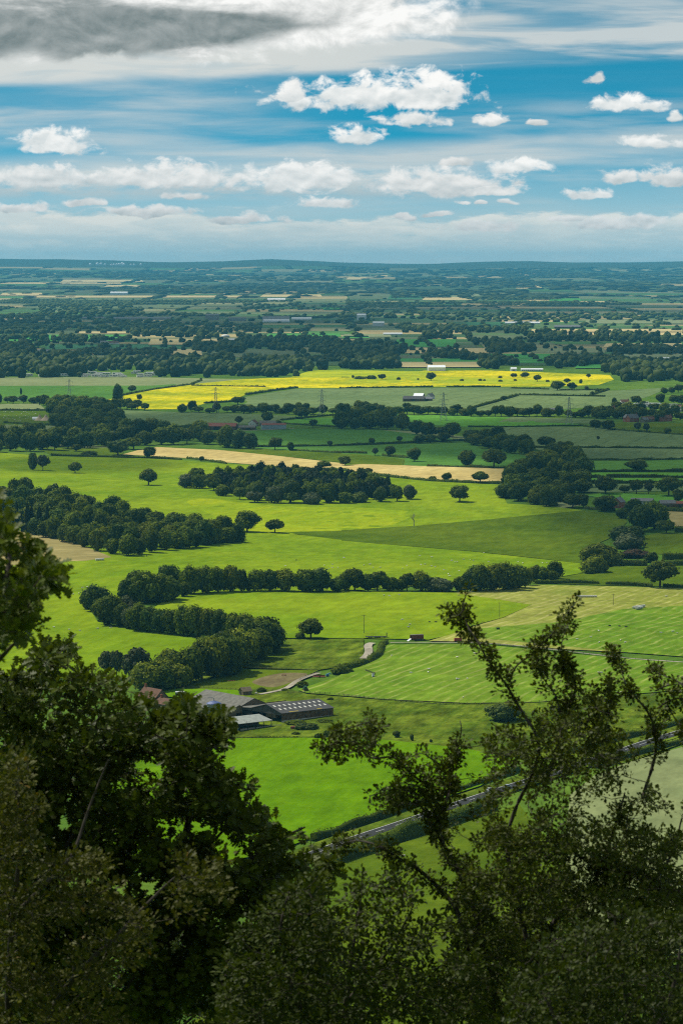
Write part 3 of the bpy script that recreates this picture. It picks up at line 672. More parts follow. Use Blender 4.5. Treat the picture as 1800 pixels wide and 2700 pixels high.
for kd, n in (('wood', 5), ('oak', 4), ('round', 3), ('tall', 2), ('bush', 3), ('loose', 2)):
    VAR[kd] = []
    for i in range(n):
        V_, Fq, T_ = crown_mesh(100 + 17 * i + len(kd), kd); tm = trunk_mb(i * 3 + len(kd), .6 if kd != 'bush' else .3, .04 if kd != 'loose' else .03)
        VAR[kd].append((V_, Fq, T_, tm))
VAR['conifer'] = [(*conifer_mesh(5 + i), trunk_mb(70 + i, .95, .022, 0)) for i in range(3)]
_mc = {}
def var_mesh(kd, i, mat, whole):
    key = (kd, i, mat.name, whole)
    if key not in _mc:
        V_, Fq, T_, tm = VAR[kd][i]
        if whole:
            tv = np.array(tm.v); tq = np.array([f for f in tm.f if len(f) == 4])
            me = np_mesh('tree', np.concatenate([V_, tv]), np.concatenate([Fq, tq + len(V_)]), [mat, BARK], np.concatenate([T_, np.zeros(len(tq))]), matidx=[0] * len(Fq) + [1] * len(tq))
            _mc[key] = (me,)
        else: _mc[key] = (np_mesh('crown', V_, Fq, mat, T_), tm.mesh('trunk', BARK))
    return _mc[key]
NT_ = [0]
def tree(name, px, py, wpx, hpx, kd, label, group=None, cat='tree', mat=None, whole=None, p=None):
    p = p or at(px, py); s = mpp(p); w_, h_ = wpx * s, hpx * s * 1.01
    mat = mat or {'wood': random.choice((LW, LW, LY, LD)), 'tall': random.choice((LW, LD)), 'bush': random.choice((LW, LY)), 'oak': LO, 'round': LO, 'loose': LG, 'conifer': LC}[kd]
    i = random.randrange(len(VAR[kd])); rz = random.uniform(0, 6.28); NT_[0] += 1
    whole = (hpx < 38) if whole is None else whole
    if whole:
        o = link(name, var_mesh(kd, i, mat, True)[0]); o.location = p; o.rotation_euler = (0, 0, rz); o.scale = (w_, w_, h_)
    else:
        o = empty(name, p, rz, (w_, w_, h_)); cm_, tm_ = var_mesh(kd, i, mat, False)
        link('crown', cm_, o); link('trunk', tm_, o)
    return tag(o, label, cat, group)
def in_poly(p, poly):
    c = False; n = len(poly)
    for i in range(n):
        a, b = poly[i], poly[i - 1]
        if (a[1] > p[1]) != (b[1] > p[1]) and p[0] < (b[0] - a[0]) * (p[1] - a[1]) / (b[1] - a[1]) + a[0]: c = not c
    return c
def wood(name, poly, w_, h_, kd, label, group, sx_=.72, sy_=.24, mats=None, jit=.30, limit=90):
    """fill a footprint (outline of where the trunks stand) with single trees"""
    xs = [p[0] for p in poly]; ys_ = [p[1] for p in poly]; got = []; tries = 0
    while tries < 5000 and len(got) < limit:
        tries += 1; p = (random.uniform(min(xs), max(xs)), random.uniform(min(ys_), max(ys_)))
        if not in_poly(p, poly) or any(((p[0] - g[0]) / (w_ * sx_)) ** 2 + ((p[1] - g[1]) / (w_ * sy_)) ** 2 < 1 for g in got): continue
        got.append(p)
    for p in got:
        k_ = random.uniform(1 - jit, 1 + jit)
        tree(name, p[0], p[1], w_ * random.uniform(.9, 1.25), h_ * k_, random.choice(kd) if isinstance(kd, tuple) else kd, label, group, mat=random.choice(mats) if mats else None)
    return len(got)
def row(name, line, sp, w_, h_, kd, label, group, mats=None, jit=.3, yj=2.0):
    """single trees set along a line"""
    pts = dens(line, sp, close=False); n = 0
    for p in pts:
        n += 1
        tree(name, p[0] + random.uniform(-.25, .25) * sp, p[1] + random.uniform(-yj, yj), w_ * random.uniform(.8, 1.25), h_ * random.uniform(1 - jit, 1 + jit), random.choice(kd) if isinstance(kd, tuple) else kd, label, group, mat=random.choice(mats) if mats else None)
    return n

def hedge(line, h_, w_, label, group='hedges between the fields', gap=None, mat=None, name='hedge'):
    """one hedge: leafy clumps over a dark woody core, following the ground"""
    g = [at(*p) for p in dens(line, 20, close=False)]; R = np.random.default_rng(int(line[0][0] * 7 + line[0][1]))
    P = []
    for a, b in zip(g, g[1:]):
        n = max(1, int((b - a).length / 4)); P += [a.lerp(b, j / n) for j in range(n)]
    P.append(g[-1])
    if len(P) < 3: P = [g[0], (g[0] + g[-1]) / 2, g[-1]]
    P = np.array([tuple(p) for p in P]); tg = np.gradient(P, axis=0); tg[:, 2] = 0; tg /= np.linalg.norm(tg, axis=1)[:, None] + 1e-9
    sd = np.stack([tg[:, 1], -tg[:, 0], np.zeros(len(tg))], 1); Dm = P[:, 1].mean(); base = P[0].copy(); P = P - base
    hs = h_ * (1 + .55 * np.array([mnoise.noise(Vector((i * .35, line[0][0] * .13, 0))) for i in range(len(P))])) * 1.0
    qs = max(.28, .42 * Dm / 2000); n = int(min(9000, len(P) * max(5, 26 / (qs / .4) ** 2 * .6 * (h_ + w_) / 4)))
    ii = R.uniform(0, len(P) - 1.001, n); i0 = ii.astype(int); fr = (ii - i0)[:, None]
    c = P[i0] * (1 - fr) + P[i0 + 1] * fr; s = sd[i0]; hh_ = hs[i0][:, None]; th = R.uniform(0, np.pi, (n, 1))
    up = np.array([[0, 0, 1.0]]); prof = np.sin(th) ** .6
    pos_ = c + s * np.cos(th) * w_ * .5 * R.uniform(.9, 1.15, (n, 1)) + up * prof * hh_ * R.uniform(.85, 1.12, (n, 1))
    nr = s * np.cos(th) + up * np.sin(th) + R.normal(size=(n, 3)) * .45; nr /= np.linalg.norm(nr, axis=1)[:, None]
    V_, Fq = quads(pos_, nr, qs, R); T_ = np.clip(R.normal(.42, .2, n), 0, .99)
    cv = []; cf = []
    for i in range(len(P)):
        for x, z in ((-.42, -.3), (-.36, hs[i] * .72), (0, hs[i] * .9), (.36, hs[i] * .72), (.42, -.3)): cv.append(P[i] + sd[i] * x * w_ + np.array([0, 0, z]))
        if i:
            for k_ in range(4): cf.append([5 * i - 5 + k_, 5 * i - 4 + k_, 5 * i + 1 + k_, 5 * i + k_])
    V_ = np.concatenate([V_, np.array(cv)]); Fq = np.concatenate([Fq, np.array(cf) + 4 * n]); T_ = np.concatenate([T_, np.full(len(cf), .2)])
    o = link(name, np_mesh('hedge', V_, Fq, mat or LW, T_)); o.location = base
    return tag(o, label, 'hedge', group)
# ------------------------------------------------------------------ woods, belts and single trees, read off the photograph
# wood at the edge of the sunny slope
gl = 'trees of the long wood on the sunny slope'
lb = 'dark green broadleaf tree in the long wood above the mown tan corner'
row('woodland_tree', mp(N1, [(165, 300), (260, 318), (400, 352), (520, 388), (600, 392), (700, 380), (820, 362), (950, 348), (1090, 332)]), 24, 44, 56, ('wood', 'wood', 'tall'), lb, gl)
wood('woodland_tree', mp(N1, [(-90, 150), (120, 150), (330, 190), (600, 250), (850, 290), (1050, 312), (1050, 330), (800, 352), (560, 380), (400, 340), (150, 290), (-90, 262)]), 44, 58, ('wood', 'wood', 'round'), lb, gl, sx_=.66, sy_=.25, limit=112)
row('woodland_tree', mp(N1, [(930, 342), (1000, 336), (1075, 330)]), 26, 40, 30, 'bush', 'grey-green bush at the pointed end of the long wood', 'bushes at the end of the long wood', mats=[LG, LP])
row('conifer_tree', mp(N1, [(10, 262), (80, 280), (150, 292), (215, 306)]), 13, 20, 66, 'conifer', 'dark brown-green conifer in the shaded edge of the long wood', 'conifers at the edge of the long wood', mats=[LC])
# pine plantation
gp = 'conifers of the plantation in the sunny pasture'
wood('conifer_tree', mp(N1, [(1000, 60), (1180, 40), (1400, 42), (1640, 60), (1800, 105), (1800, 132), (1560, 140), (1250, 138), (1060, 118)]), 27, 42, ('tall', 'tall', 'wood', 'conifer'), 'dark slender tree inside the plantation ringed with pale broadleaf trees', gp, sx_=.55, sy_=.27, limit=150, jit=.16, mats=[LC, LC, LW, LW])
row('woodland_tree', mp(N1, [(868, 80), (930, 86), (975, 96), (1020, 122), (1100, 138), (1180, 146), (1260, 150), (1340, 153), (1430, 154), (1510, 153)]) + mp(N2, [(0, 151), (80, 148), (170, 146), (250, 142), (310, 136)]), 30, 40, 36, ('wood', 'bush', 'round'), 'rounded broadleaf tree on the edge of the conifer plantation', 'broadleaf trees round the plantation', mats=[LW, LP, LG, LW])
for u, v, w_, h_ in ((1185, 140, 62, 90), (1335, 150, 100, 112), (1500, 150, 88, 96), (985, 80, 80, 70), (905, 62, 80, 80)):
    tree('woodland_tree', *N1(u, v), w_ * q, h_ * q, 'round', 'taller rounded broadleaf tree on the edge of the conifer plantation', 'taller broadleaf trees round the plantation', mat=random.choice([LP, LW]))
# upper belt
gu = 'trees of the upper belt across the pasture'
lu = 'broadleaf tree in the upper tree belt between the sheep pasture and the hay field'
for u, v, w_, h_ in ((600, 606, 120, 112), (672, 610, 125, 150), (640, 596, 130, 140), (740, 606, 110, 128), (790, 596, 90, 100), (845, 582, 60, 70), (778, 560, 105, 130),
                     (878, 570, 92, 132), (945, 566, 96, 126), (1000, 562, 80, 118), (1062, 560, 78, 128), (1110, 558, 50, 108), (1140, 557, 30, 60), (1185, 557, 84, 104), (1240, 556, 80, 100), (1310, 557, 96, 104), (1405, 560, 110, 110), (1470, 560, 108, 110), (1545, 560, 70, 66)):
    tree('belt_tree', *N1(u, v), w_ * q, h_ * q, random.choice(('wood', 'wood', 'tall')), lu, gu)
for u, v, w_, h_ in ((15, 554, 70, 84), (60, 554, 100, 108), (122, 555, 70, 80), (165, 554, 100, 94), (220, 553, 80, 66), (262, 553, 60, 56), (300, 553, 74, 84), (362, 553, 84, 92), (410, 554, 60, 66)):
    tree('belt_tree', *N2(u, v), w_ * q, h_ * q, random.choice(('wood', 'round')), lu, gu)
tree('belt_tree', *N2(442, 555), 118 * q, 72 * q, 'bush', 'wide grey-green willow ending the upper belt beside the gateway', mat=LG)
for u, v, w_, h_ in ((545, 558, 66, 72), (590, 558, 84, 98), (640, 556, 96, 124), (700, 554, 110, 126), (762, 550, 110, 126), (815, 542, 84, 110), (845, 530, 56, 84), (618, 545, 84, 110), (728, 540, 90, 116)):
    tree('belt_tree', *N2(u, v), w_ * q, h_ * q, 'wood', 'broadleaf tree in the dense clump to the east of the gateway', 'trees of the clump beyond the gateway')
for u, v, w_, h_ in ((890, 510, 66, 74), (925, 512, 60, 70), (975, 500, 70, 82), (968, 515, 50, 54)):
    tree('belt_tree', *N2(u, v), w_ * q, h_ * q, 'wood', 'smaller broadleaf tree straggling from the dense clump towards the low hedge', 'trees trailing from the clump')
# lower belt
gq = 'trees of the curved belt below the hay field'
lq = 'broadleaf tree in the curved tree belt running down to the farm'
for u, v, w_, h_ in ((440, 650, 118, 122), (405, 640, 60, 70), (470, 690, 90, 108), (505, 714, 120, 140), (560, 722, 80, 110), (575, 690, 90, 110), (600, 730, 70, 100), (640, 738, 100, 128), (690, 744, 90, 122), (740, 750, 84, 120), (790, 756, 84, 122),
                     (845, 762, 94, 142), (905, 768, 90, 146), (960, 772, 90, 140), (1015, 776, 90, 132), (1070, 780, 90, 130), (1120, 786, 90, 128), (1170, 790, 80, 116), (880, 750, 90, 130), (1000, 760, 90, 120)):
    tree('belt_tree', *N1(u, v), w_ * q, h_ * q, random.choice(('wood', 'wood', 'tall')), lq, gq, mat=LG if u in (600, 575) else None)
s_ = 650 / 1568
for u, v, w_, h_ in ((110, 470, 170, 170), (60, 455, 130, 150), (200, 462, 170, 190), (290, 450, 170, 220), (240, 430, 170, 220), (370, 440, 170, 240), (440, 420, 190, 270), (520, 408, 190, 270), (600, 392, 190, 260), (660, 372, 150, 230), (470, 380, 190, 250), (570, 350, 190, 250),
                     (690, 330, 190, 230), (740, 305, 170, 200), (800, 285, 180, 200), (860, 255, 170, 210), (905, 235, 130, 180), (850, 225, 170, 230), (760, 250, 190, 240), (650, 300, 190, 230), (900, 200, 110, 150)):
    tree('belt_tree', *G(u, v), w_ * s_, h_ * s_, random.choice(('wood', 'wood', 'round')), 'bright-topped broadleaf tree in the thick end of the belt beside the paddock', 'trees of the belt beside the paddock')
s_ = 700 / 1568
for u, v, w_, h_ in ((630, 1095, 110, 180), (690, 1100, 100, 190), (815, 1105, 180, 215), (760, 1110, 90, 150)):
    tree('belt_tree', *J(u, v), w_ * s_, h_ * s_, 'loose', 'loose pale tree behind the farmhouse at the foot of the belt', 'loose trees by the farmhouse')
for u, v, w_, h_ in ((860, 1175, 170, 170), (960, 1170, 150, 150), (1060, 1150, 150, 140)):
    tree('belt_tree', *J(u, v), w_ * s_, h_ * s_, 'wood', 'leafy tree overhanging the farmhouse garden below the belt', 'trees over the farmhouse garden')
# dark copse on the shaded land and the string of trees leading to it
gc = 'trees of the shaded copse'
lc = 'dark broadleaf tree in the large shaded copse beyond the sunny pasture'
wood('woodland_tree', mp(M2, [(900, 440), (1010, 430), (1100, 460), (1110, 590), (1060, 600), (960, 650), (760, 632), (745, 590), (790, 530)]), 44, 46, ('wood', 'wood', 'round'), lc, gc, sx_=.68, sy_=.26, mats=[LW, LW, LO, LY, LD], limit=52)
row('woodland_tree', mp(N2, [(735, 125), (800, 140), (870, 160), (930, 165)]), 28, 40, 42, 'wood', lc, gc)
wood('woodland_tree', mp(M2, [(600, 350), (700, 350), (850, 400), (860, 425), (740, 410), (620, 388)]), 40, 40, 'wood', 'dark tree in the ragged string between the green field and the tramlined cereal', 'trees of the ragged string', sx_=.7, sy_=.22, limit=14)
row('woodland_tree', mp(M2, [(0, 298), (60, 300), (130, 296), (200, 302), (270, 306), (340, 318), (400, 326), (460, 330), (520, 334), (580, 344)]), 27, 36, 36, ('wood', 'round'), 'dark tree in the mid-field row that drops from the gate to the copse', 'trees of the mid-field row', yj=3)
wood('woodland_tree', mp(M2, [(0, 262), (100, 245), (230, 262), (240, 290), (100, 300), (0, 300)]), 44, 44, 'wood', 'dark tree in the spinney beside the brighter green field', 'trees of the spinney', sx_=.7, sy_=.25, limit=12)
# shaded woods at the left
gd = 'trees of the shaded wood by the tents'
wood('woodland_tree', mp(M1, [(240, 268), (430, 225), (520, 240), (550, 275), (545, 300), (430, 330), (300, 320)]), 40, 38, 'wood', 'dark tree in the dense wood beside the tents', gd, sx_=.75, sy_=.22, limit=24, mats=[LW, LO])
wood('woodland_tree', mp(M1, [(-60, 350), (200, 340), (520, 325), (900, 350), (1160, 375), (1160, 392), (900, 378), (560, 372), (200, 400), (-60, 408)]), 38, 44, ('wood', 'wood', 'round'), 'dark tree in the broad shaded wood above the wheat field', 'trees of the broad shaded wood', sx_=.8, sy_=.26, mats=[LW, LO, LD, LY], limit=58)
row('woodland_tree', mp(M1, [(1050, 385), (1095, 388), (1140, 392)]), 22, 36, 46, 'tall', 'tall dark tree ending the broad shaded wood', 'tall trees at the end of the broad wood')

# single trees in the open, each with its own look and neighbours
ONE = [
 (N1, 1135, 284, 112, 98, 'oak', 'broad oak standing on bare earth beside a smaller oak in the bright pasture'),
 (N1, 1262, 288, 84, 66, 'oak', 'smaller of the two oaks in the bright pasture, without bare earth beneath'),
 (N1, 1427, 775, 118, 98, 'oak', 'round oak with a thick trunk at the corner of the track paddock'),
 (N1, 1380, 772, 40, 32, 'bush', 'small bush at the foot of the round paddock oak'),
 (M1, 152, 488, 40, 84, 'tall', 'thin tall tree beside a wider one in the pasture below the hedge'),
 (M1, 198, 490, 72, 80, 'loose', 'ragged wider tree of the close pair below the hedge'),
 (M1, 346, 502, 62, 54, 'oak', 'small round tree alone in the pasture between the ragged pair and the big lone oak'),
 (M1, 683, 558, 88, 80, 'oak', 'lone oak with a clear trunk on the sunny slope before the plantation'),
 (M1, 543, 418, 90, 74, 'round', 'pale-topped tree at the tip of the wheat field', LP),
 (M1, 685, 433, 62, 56, 'round', 'dense tree on the hedge at the near edge of the wheat', None),
 (M1, 352, 401, 46, 36, 'round', 'small tree in the pale strip behind the hedge', None),
 (M1, 410, 420, 64, 26, 'bush', 'low wide bush in the pale strip behind the hedge', None),
 (M1, 926, 448, 24, 26, 'round', 'tiny round tree on the hedge halfway along the wheat field', None),
 (M1, 1490, 480, 66, 38, 'round', 'bushy tree over the low black shed', None),
 (M1, 615, 392, 76, 60, 'round', 'rounded tree just beyond the tip of the wheat field', None),
 (M1, 1263, 394, 58, 62, 'round', 'round tree on the hedge below the brown farm', None),
 (M1, 1335, 398, 30, 42, 'tall', 'narrow tree next to the round one on the hedge below the brown farm', None),
 (M1, 1515, 381, 28, 32, 'loose', 'thin tree alone on the hedge to the east of the brown farm', None),
 (M1, 1438, 292, 46, 40, 'loose', 'loose tree on the narrow bright green strip', None),
 (M1, 1227, 270, 52, 56, 'round', 'dark tree behind the white gable of the brown farm', None),
 (M1, 1276, 282, 34, 30, 'bush', 'dark bush against the pale farm shed', None),
 (M1, 1098, 280, 42, 46, 'loose', 'sparse thin tree behind the long brown barn', None),
 (M1, 580, 294, 46, 50, 'loose', 'sparse ragged tree at the end of the dense wood', None),
 (M1, 1385, 252, 80, 56, 'oak', 'wide dark tree below the pylon hedgerow', None),
 (M1, 542, 178, 44, 86, 'tall', 'tall narrow dark tree at the corner of the yellow field', None),
 (M1, 608, 130, 42, 34, 'oak', 'small tree above the corner of the yellow field', None),
 (M1, 642, 168, 24, 32, 'round', 'small upright tree inside the yellow field', None),
 (M1, 598, 178, 16, 22, 'round', 'pale shrub on the margin of the yellow field', LP),
 (M1, 1093, 186, 62, 40, 'round', 'dark tree where the yellow field meets the tramlined cereal', None),
 (M1, 98, 142, 10, 34, 'tall', 'dark columnar poplar standing over the shaded green field', None),
 (M1, 923, 76, 10, 14, 'round', 'tiny tree where the pale field meets the yellow one', None),
 (M2, 410, 76, 44, 38, 'oak', 'dark round oak in the yellow field in front of the white barn', None),
 (M2, 186, 70, 34, 26, 'round', 'dark round bush in the yellow field beside a line of shrubs', None),
 (M2, 137, 69, 38, 22, 'bush', 'dark shrub ending the line in the yellow field', None),
 (M2, 85, 69, 44, 16, 'bush', 'low middle shrub of the line in the yellow field', None),
 (M2, 52, 66, 14, 16, 'round', 'first small shrub of the line in the yellow field', None),
 (M2, 262, 72, 18, 14, 'bush', 'small bush between the round bush and the oak in the yellow field', None),
 (M2, 351, 74, 10, 10, 'round', 'speck of a bush just before the yellow-field oak', None),
 (M2, 552, 77, 15, 10, 'bush', 'small bush in the yellow field past the white barn', None),
 (M2, 637, 77, 16, 11, 'bush', 'slightly larger bush of a close pair in the yellow field', None),
 (M2, 655, 77, 10, 9, 'bush', 'slightly smaller bush of a close pair in the yellow field', None),
 (M2, 728, 64, 16, 12, 'bush', 'small bush above another in the yellow field', None),
 (M2, 728, 81, 16, 11, 'bush', 'small bush below another in the yellow field', None),
 (M2, 790, 64, 31, 24, 'round', 'round tree in the yellow field below the small white shed', None),
 (M2, 797, 77, 14, 11, 'bush', 'bush under the round tree in the yellow field', None),
 (M2, 841, 63, 42, 26, 'oak', 'flat-topped tree in the yellow field below the long white shed', None),
 (M2, 898, 81, 36, 34, 'oak', 'dense dark tree in the yellow field past the flat-topped one', None),
 (M2, 945, 82, 15, 12, 'bush', 'dark ball of a bush beside the dense tree in the yellow field', None),
 (M2, 1035, 86, 33, 22, 'round', 'broad bush near the end of the yellow field', None),
 (M2, 1098, 89, 16, 20, 'tall', 'upright bush near the end of the yellow field', None),
 (M2, 1133, 66, 26, 24, 'loose', 'thin-trunked tree at the far end of the yellow field', None),
 (M2, 990, 121, 62, 44, 'oak', 'spreading oak on the lower margin of the yellow field', None),
 (M2, 1058, 121, 40, 38, 'oak', 'rounder oak next to the spreading one below the yellow field', None),
 (M2, 1124, 121, 20, 22, 'round', 'small pale tree past the two oaks below the yellow field', LG),
 (M2, 1150, 144, 18, 20, 'round', 'small tree on the short slanting hedge', None),
 (M2, 1173, 134, 20, 20, 'round', 'small tree higher on the short slanting hedge', None),
 (M2, 745, 166, 30, 21, 'oak', 'lone tree at the top of the diagonal hedge in the cereal', None),
 (M2, 1166, 299, 54, 46, 'round', 'first dark tree of a pair on the hedge near the village', None),
 (M2, 1223, 304, 58, 50, 'round', 'second dark tree of a pair on the hedge near the village', None),
 (M2, 1360, 312, 44, 48, 'loose', 'airy tree below the red-roofed houses', None),
 (M2, 1398, 315, 36, 48, 'loose', 'slimmer airy tree below the red-roofed houses', None),
 (M2, 1495, 321, 36, 31, 'round', 'round dense tree alone on the olive field by the village', None),
 (M2, 1176, 353, 20, 25, 'loose', 'small bare-stemmed tree alone in the tramlined cereal', None),
 (M2, 940, 382, 84, 52, 'round', 'broad dark tree on the hedge at the foot of the big cereal field', None),
 (M2, 1005, 381, 36, 30, 'bush', 'lower tree between two others on the cereal hedge', None),
 (M2, 1036, 381, 44, 32, 'bush', 'last low tree on the cereal hedge past the copse', None),
 (M2, 140, 369, 30, 32, 'round', 'small round tree low in the green field over the hedge', None),
 (M2, 266, 361, 32, 33, 'loose', 'paler small tree in the green field over the hedge', None),
 (M2, 357, 364, 62, 40, 'oak', 'wide dark tree first in the trio at the foot of the row', None),
 (M2, 408, 362, 56, 40, 'oak', 'middle dark tree in the trio at the foot of the row', None),
 (M2, 468, 358, 60, 44, 'oak', 'last dark tree in the trio at the foot of the row', None),
 (M2, 155, 421, 34, 40, 'loose', 'crooked thin tree in the green field above the wheat', None),
 (M2, 223, 424, 48, 52, 'round', 'upright dark tree in the green field above the wheat', None),
 (M2, 335, 448, 68, 66, 'round', 'leaning dark tree with a split crown above the wheat', None),
 (M2, 575, 468, 68, 76, 'tall', 'tall tapering tree on the far edge of the wheat', None),
 (M2, 700, 477, 108, 92, 'oak', 'large wide oak on the far edge of the wheat', None),
 (M2, 15, 467, 52, 48, 'round', 'dark round tree at the end of the pale green strip by the wheat', None),
 (M2, 125, 503, 40, 28, 'round', 'low tree on the near hedge of the wheat', None),
 (M2, 418, 534, 30, 24, 'bush', 'small bush on the near edge of the wheat', None),
 (M2, 484, 539, 46, 42, 'round', 'round tree on the near edge of the wheat', None),
 (M2, 636, 546, 78, 56, 'oak', 'open-crowned tree on the near corner of the wheat', None),
 (N2, 542, 146, 94, 78, 'oak', 'lone leaning oak with a clear trunk in the bright field beside the plantation', None),
 (M2, 1355, 493, 98, 54, 'oak', 'wide dome-shaped tree on the hedge among the narrow green fields', None),
 (M2, 1207, 493, 24, 15, 'bush', 'small ball of hedge growth near the copse', None),
 (N2, 1460, 541, 140, 134, 'oak', 'great dark oak with a short trunk on the low hedge by the striped hay field', None),
 (N2, 1190, 435, 170, 120, 'bush', 'large domed bush at the head of the chain of trees by the olive pasture', None),
 (N2, 1168, 470, 104, 88, 'bush', 'round bush in front of the large domed one', None),
 (N2, 1138, 478, 38, 40, 'bush', 'small bush at the gap beside the round one', None),
 (N2, 1310, 318, 130, 78, 'bush', 'bright domed tree in the middle of the chain by the olive pasture', LP),
 (N2, 1312, 360, 116, 78, 'bush', 'paler grey-green domed tree below the bright one', LG),
 (N2, 1240, 440, 76, 66, 'bush', 'dark bush between the round bush and the hedge', None),
 (N2, 1340, 402, 110, 44, 'bush', 'reddish bush in the chain by the olive pasture', LCU),
 (N2, 1420, 435, 64, 62, 'round', 'dark small tree ending the hedge by the olive pasture', None),
 (N2, 1290, 222, 60, 50, 'wood', 'dark tree at the farther start of the chain', None),
 (N2, 1375, 280, 110, 120, 'wood', 'tall dark tree above the bright domed one in the chain', None),
 (N2, 1435, 270, 130, 130, 'wood', 'largest dark tree of the chain beside the mown tan strip', None),
 (N2, 1490, 290, 84, 66, 'round', 'rounded tree at the edge of the chain next to the olive paddock', None),
 (N2, 1340, 200, 76, 70, 'wood', 'dark tree in the chain beside the brick house', None),
 (N2, 1210, 188, 110, 78, 'round', 'dense dark tree in front of the brick house', None),
 (N2, 1060, 172, 82, 70, 'round', 'weeping pale willow at the end of the copse', LP),
 (N2, 1108, 172, 64, 66, 'round', 'dark tree beside the pale willow', None),
 (N2, 972, 166, 40, 26, 'bush', 'small bush before the willow', None),
 (N2, 1210, 108, 100, 82, 'oak', 'spreading tree behind the brick house', None),
 (N2, 1296, 104, 50, 38, 'round', 'low tree right of the spreading one behind the brick house'.replace('right of', 'next to'), None),
 (N2, 1352, 108, 60, 66, 'oak', 'first tree in the line behind the grey-roofed shed', None),
 (N2, 1408, 110, 56, 58, 'loose', 'open tree in the line behind the grey-roofed shed', None),
 (N2, 1500, 118, 112, 92, 'oak', 'big dark tree in the line behind the grey-roofed shed', None),
 (N2, 1545, 150, 66, 66, 'round', 'dark tree in front of the big one near the stone shed', None),
 (N3, 745, 700, 150, 84, 'wood', 'dark rounded bush alone in the rough pasture above the road', LP),
]
s_of = {N1: q, N2: q, M1: q, M2: q, N3: q}
for e in ONE:
    T_, u, v, w_, h_, kd, lab = e[:7]
    tree('bush' if kd == 'bush' or ' bush ' in lab else 'field_tree', *T_(u, v), w_ * s_of[T_], h_ * s_of[T_], kd, lab, cat='bush' if kd == 'bush' else 'tree', mat=e[7] if len(e) > 7 else None, whole=h_ < 60)
# bushes of the rough ground round the farm
for k_, (u, v, w_, h_, lab) in enumerate([(1075, 462, 66, 44, 'dense bush at the bend of the farm track'), (1315, 380, 90, 62, 'dark bush where the track hedge starts'), (1360, 372, 70, 40, 'lower bush in the track hedge'),
    (965, 490, 34, 24, 'small bush beside the farm track'), (820, 500, 44, 44, 'yellow-green bush beside the stone hut'), (1110, 735, 120, 56, 'rank bush under the barn wall'), (1040, 705, 110, 40, 'low bush at the barn corner'), (1180, 792, 44, 46, 'small dark tree on the margin of the sown field'),
    (1235, 786, 40, 62, 'taller small dark tree on the margin of the sown field'), (1215, 690, 90, 30, 'weeds against the white barn footing'), (605, 780, 40, 26, 'bush below the open shed'), (1255, 550, 40, 26, 'small bush behind the barn corner'), (1040, 770, 46, 30, 'bush in the rough strip')]):
    tree('bush', *G(u, v), w_ * .4145, h_ * .4145, 'bush', lab, cat='bush', mat=LP if k_ in (4, 5) else LW)
for k_, (u, v, w_, h_, lab) in enumerate([(1070, 92, 44, 40, 'small spreading thorn on the sown field edge'), (1148, 110, 22, 42, 'upright thorn on the sown field edge'), (1245, 118, 16, 24, 'tiny thorn on the sown field edge')]):
    tree('bush', *HH(u, v), w_ * .5102, h_ * .5102, 'round', lab, cat='bush')
# pylon hedgerow: a ragged line of single trees
gh = 'trees of the pylon hedgerow'; lh = 'dark tree in the long hedgerow that runs past the pylons'
row('hedgerow_tree', mp(M1, [(0, 182), (60, 180), (110, 182), (150, 182)]), 17, 24, 24, ('round', 'wood'), lh, gh)
row('hedgerow_tree', mp(M1, [(180, 190), (260, 196), (330, 206), (420, 204), (520, 206), (610, 209), (665, 210)]), 14, 26, 26, ('round', 'wood'), lh, gh)
wood('hedgerow_tree', mp(M1, [(230, 190), (380, 190), (400, 225), (240, 236)]), 30, 28, 'wood', lh, gh, sx_=.7, sy_=.3, limit=9)
row('hedgerow_tree', mp(M1, [(840, 222), (920, 222), (1000, 224), (1080, 222), (1150, 226), (1240, 226), (1330, 228), (1400, 226), (1480, 232), (1568, 226)]) + mp(M2, [(40, 222), (120, 222), (220, 226), (300, 230), (400, 232), (500, 234), (600, 238), (700, 238), (800, 240), (900, 240), (1000, 243), (1100, 244), (1200, 248), (1290, 252)]), 17, 27, 24, ('round', 'wood', 'oak'), lh, gh, jit=.4)
gv_ = 'trees round the village'
wood('hedgerow_tree', mp(M2, [(1180, 215), (1330, 205), (1600, 230), (1600, 262), (1450, 268), (1290, 262)]), 26, 24, ('round', 'wood'), 'dark tree among the village houses', gv_, sx_=.9, sy_=.4, limit=30)
for u, v, w_, h_ in ((1250, 190, 22, 36), (1353, 186, 46, 44), (1380, 190, 26, 24), (1465, 182, 46, 48), (1525, 184, 46, 46), (1480, 140, 36, 34), (1515, 136, 30, 32), (1545, 130, 40, 40), (1560, 186, 40, 48)):
    tree('hedgerow_tree', *M2(u, v), w_ * q, h_ * q, 'tall' if w_ < 24 else 'round', 'dark tree standing between the village and the cereal field', 'trees at the village edge')
# bare trees
def bare(px, py, hpx, label, mat, seed):
    R = random.Random(seed); p = at(px, py); h_ = hpx * mpp(p); m = MB()
    def br(a, d, l, r, n):
        b = a + d * l; m.tube([a, a.lerp(b, .5) + Vector((R.uniform(-.04, .04) * l, R.uniform(-.04, .04) * l, 0)), b], [r, r * .8, r * .6], 5)
        if n:
            for _ in range(3): br(a.lerp(b, R.uniform(.6, 1)), (d + Vector((R.uniform(-.8, .8), R.uniform(-.8, .8), R.uniform(-.1, .5)))).normalized(), l * R.uniform(.5, .75), r * .55, n - 1)
    br(Vector((0, 0, -.2)), Vector((.03, 0, 1)), h_ * .40, h_ * .03, 4)
    o = empty('dead_tree', p); m.build('trunk', mat, o); tag(o, label, 'tree')
bare(*N2(332, 259), 44, 'bleached bare dead tree on the boundary of the olive pasture', DEADW, 4)
bare(*M2(1420, 442), 15, 'bare brown tree on the hedge above the dome-shaped tree', BARK, 9)

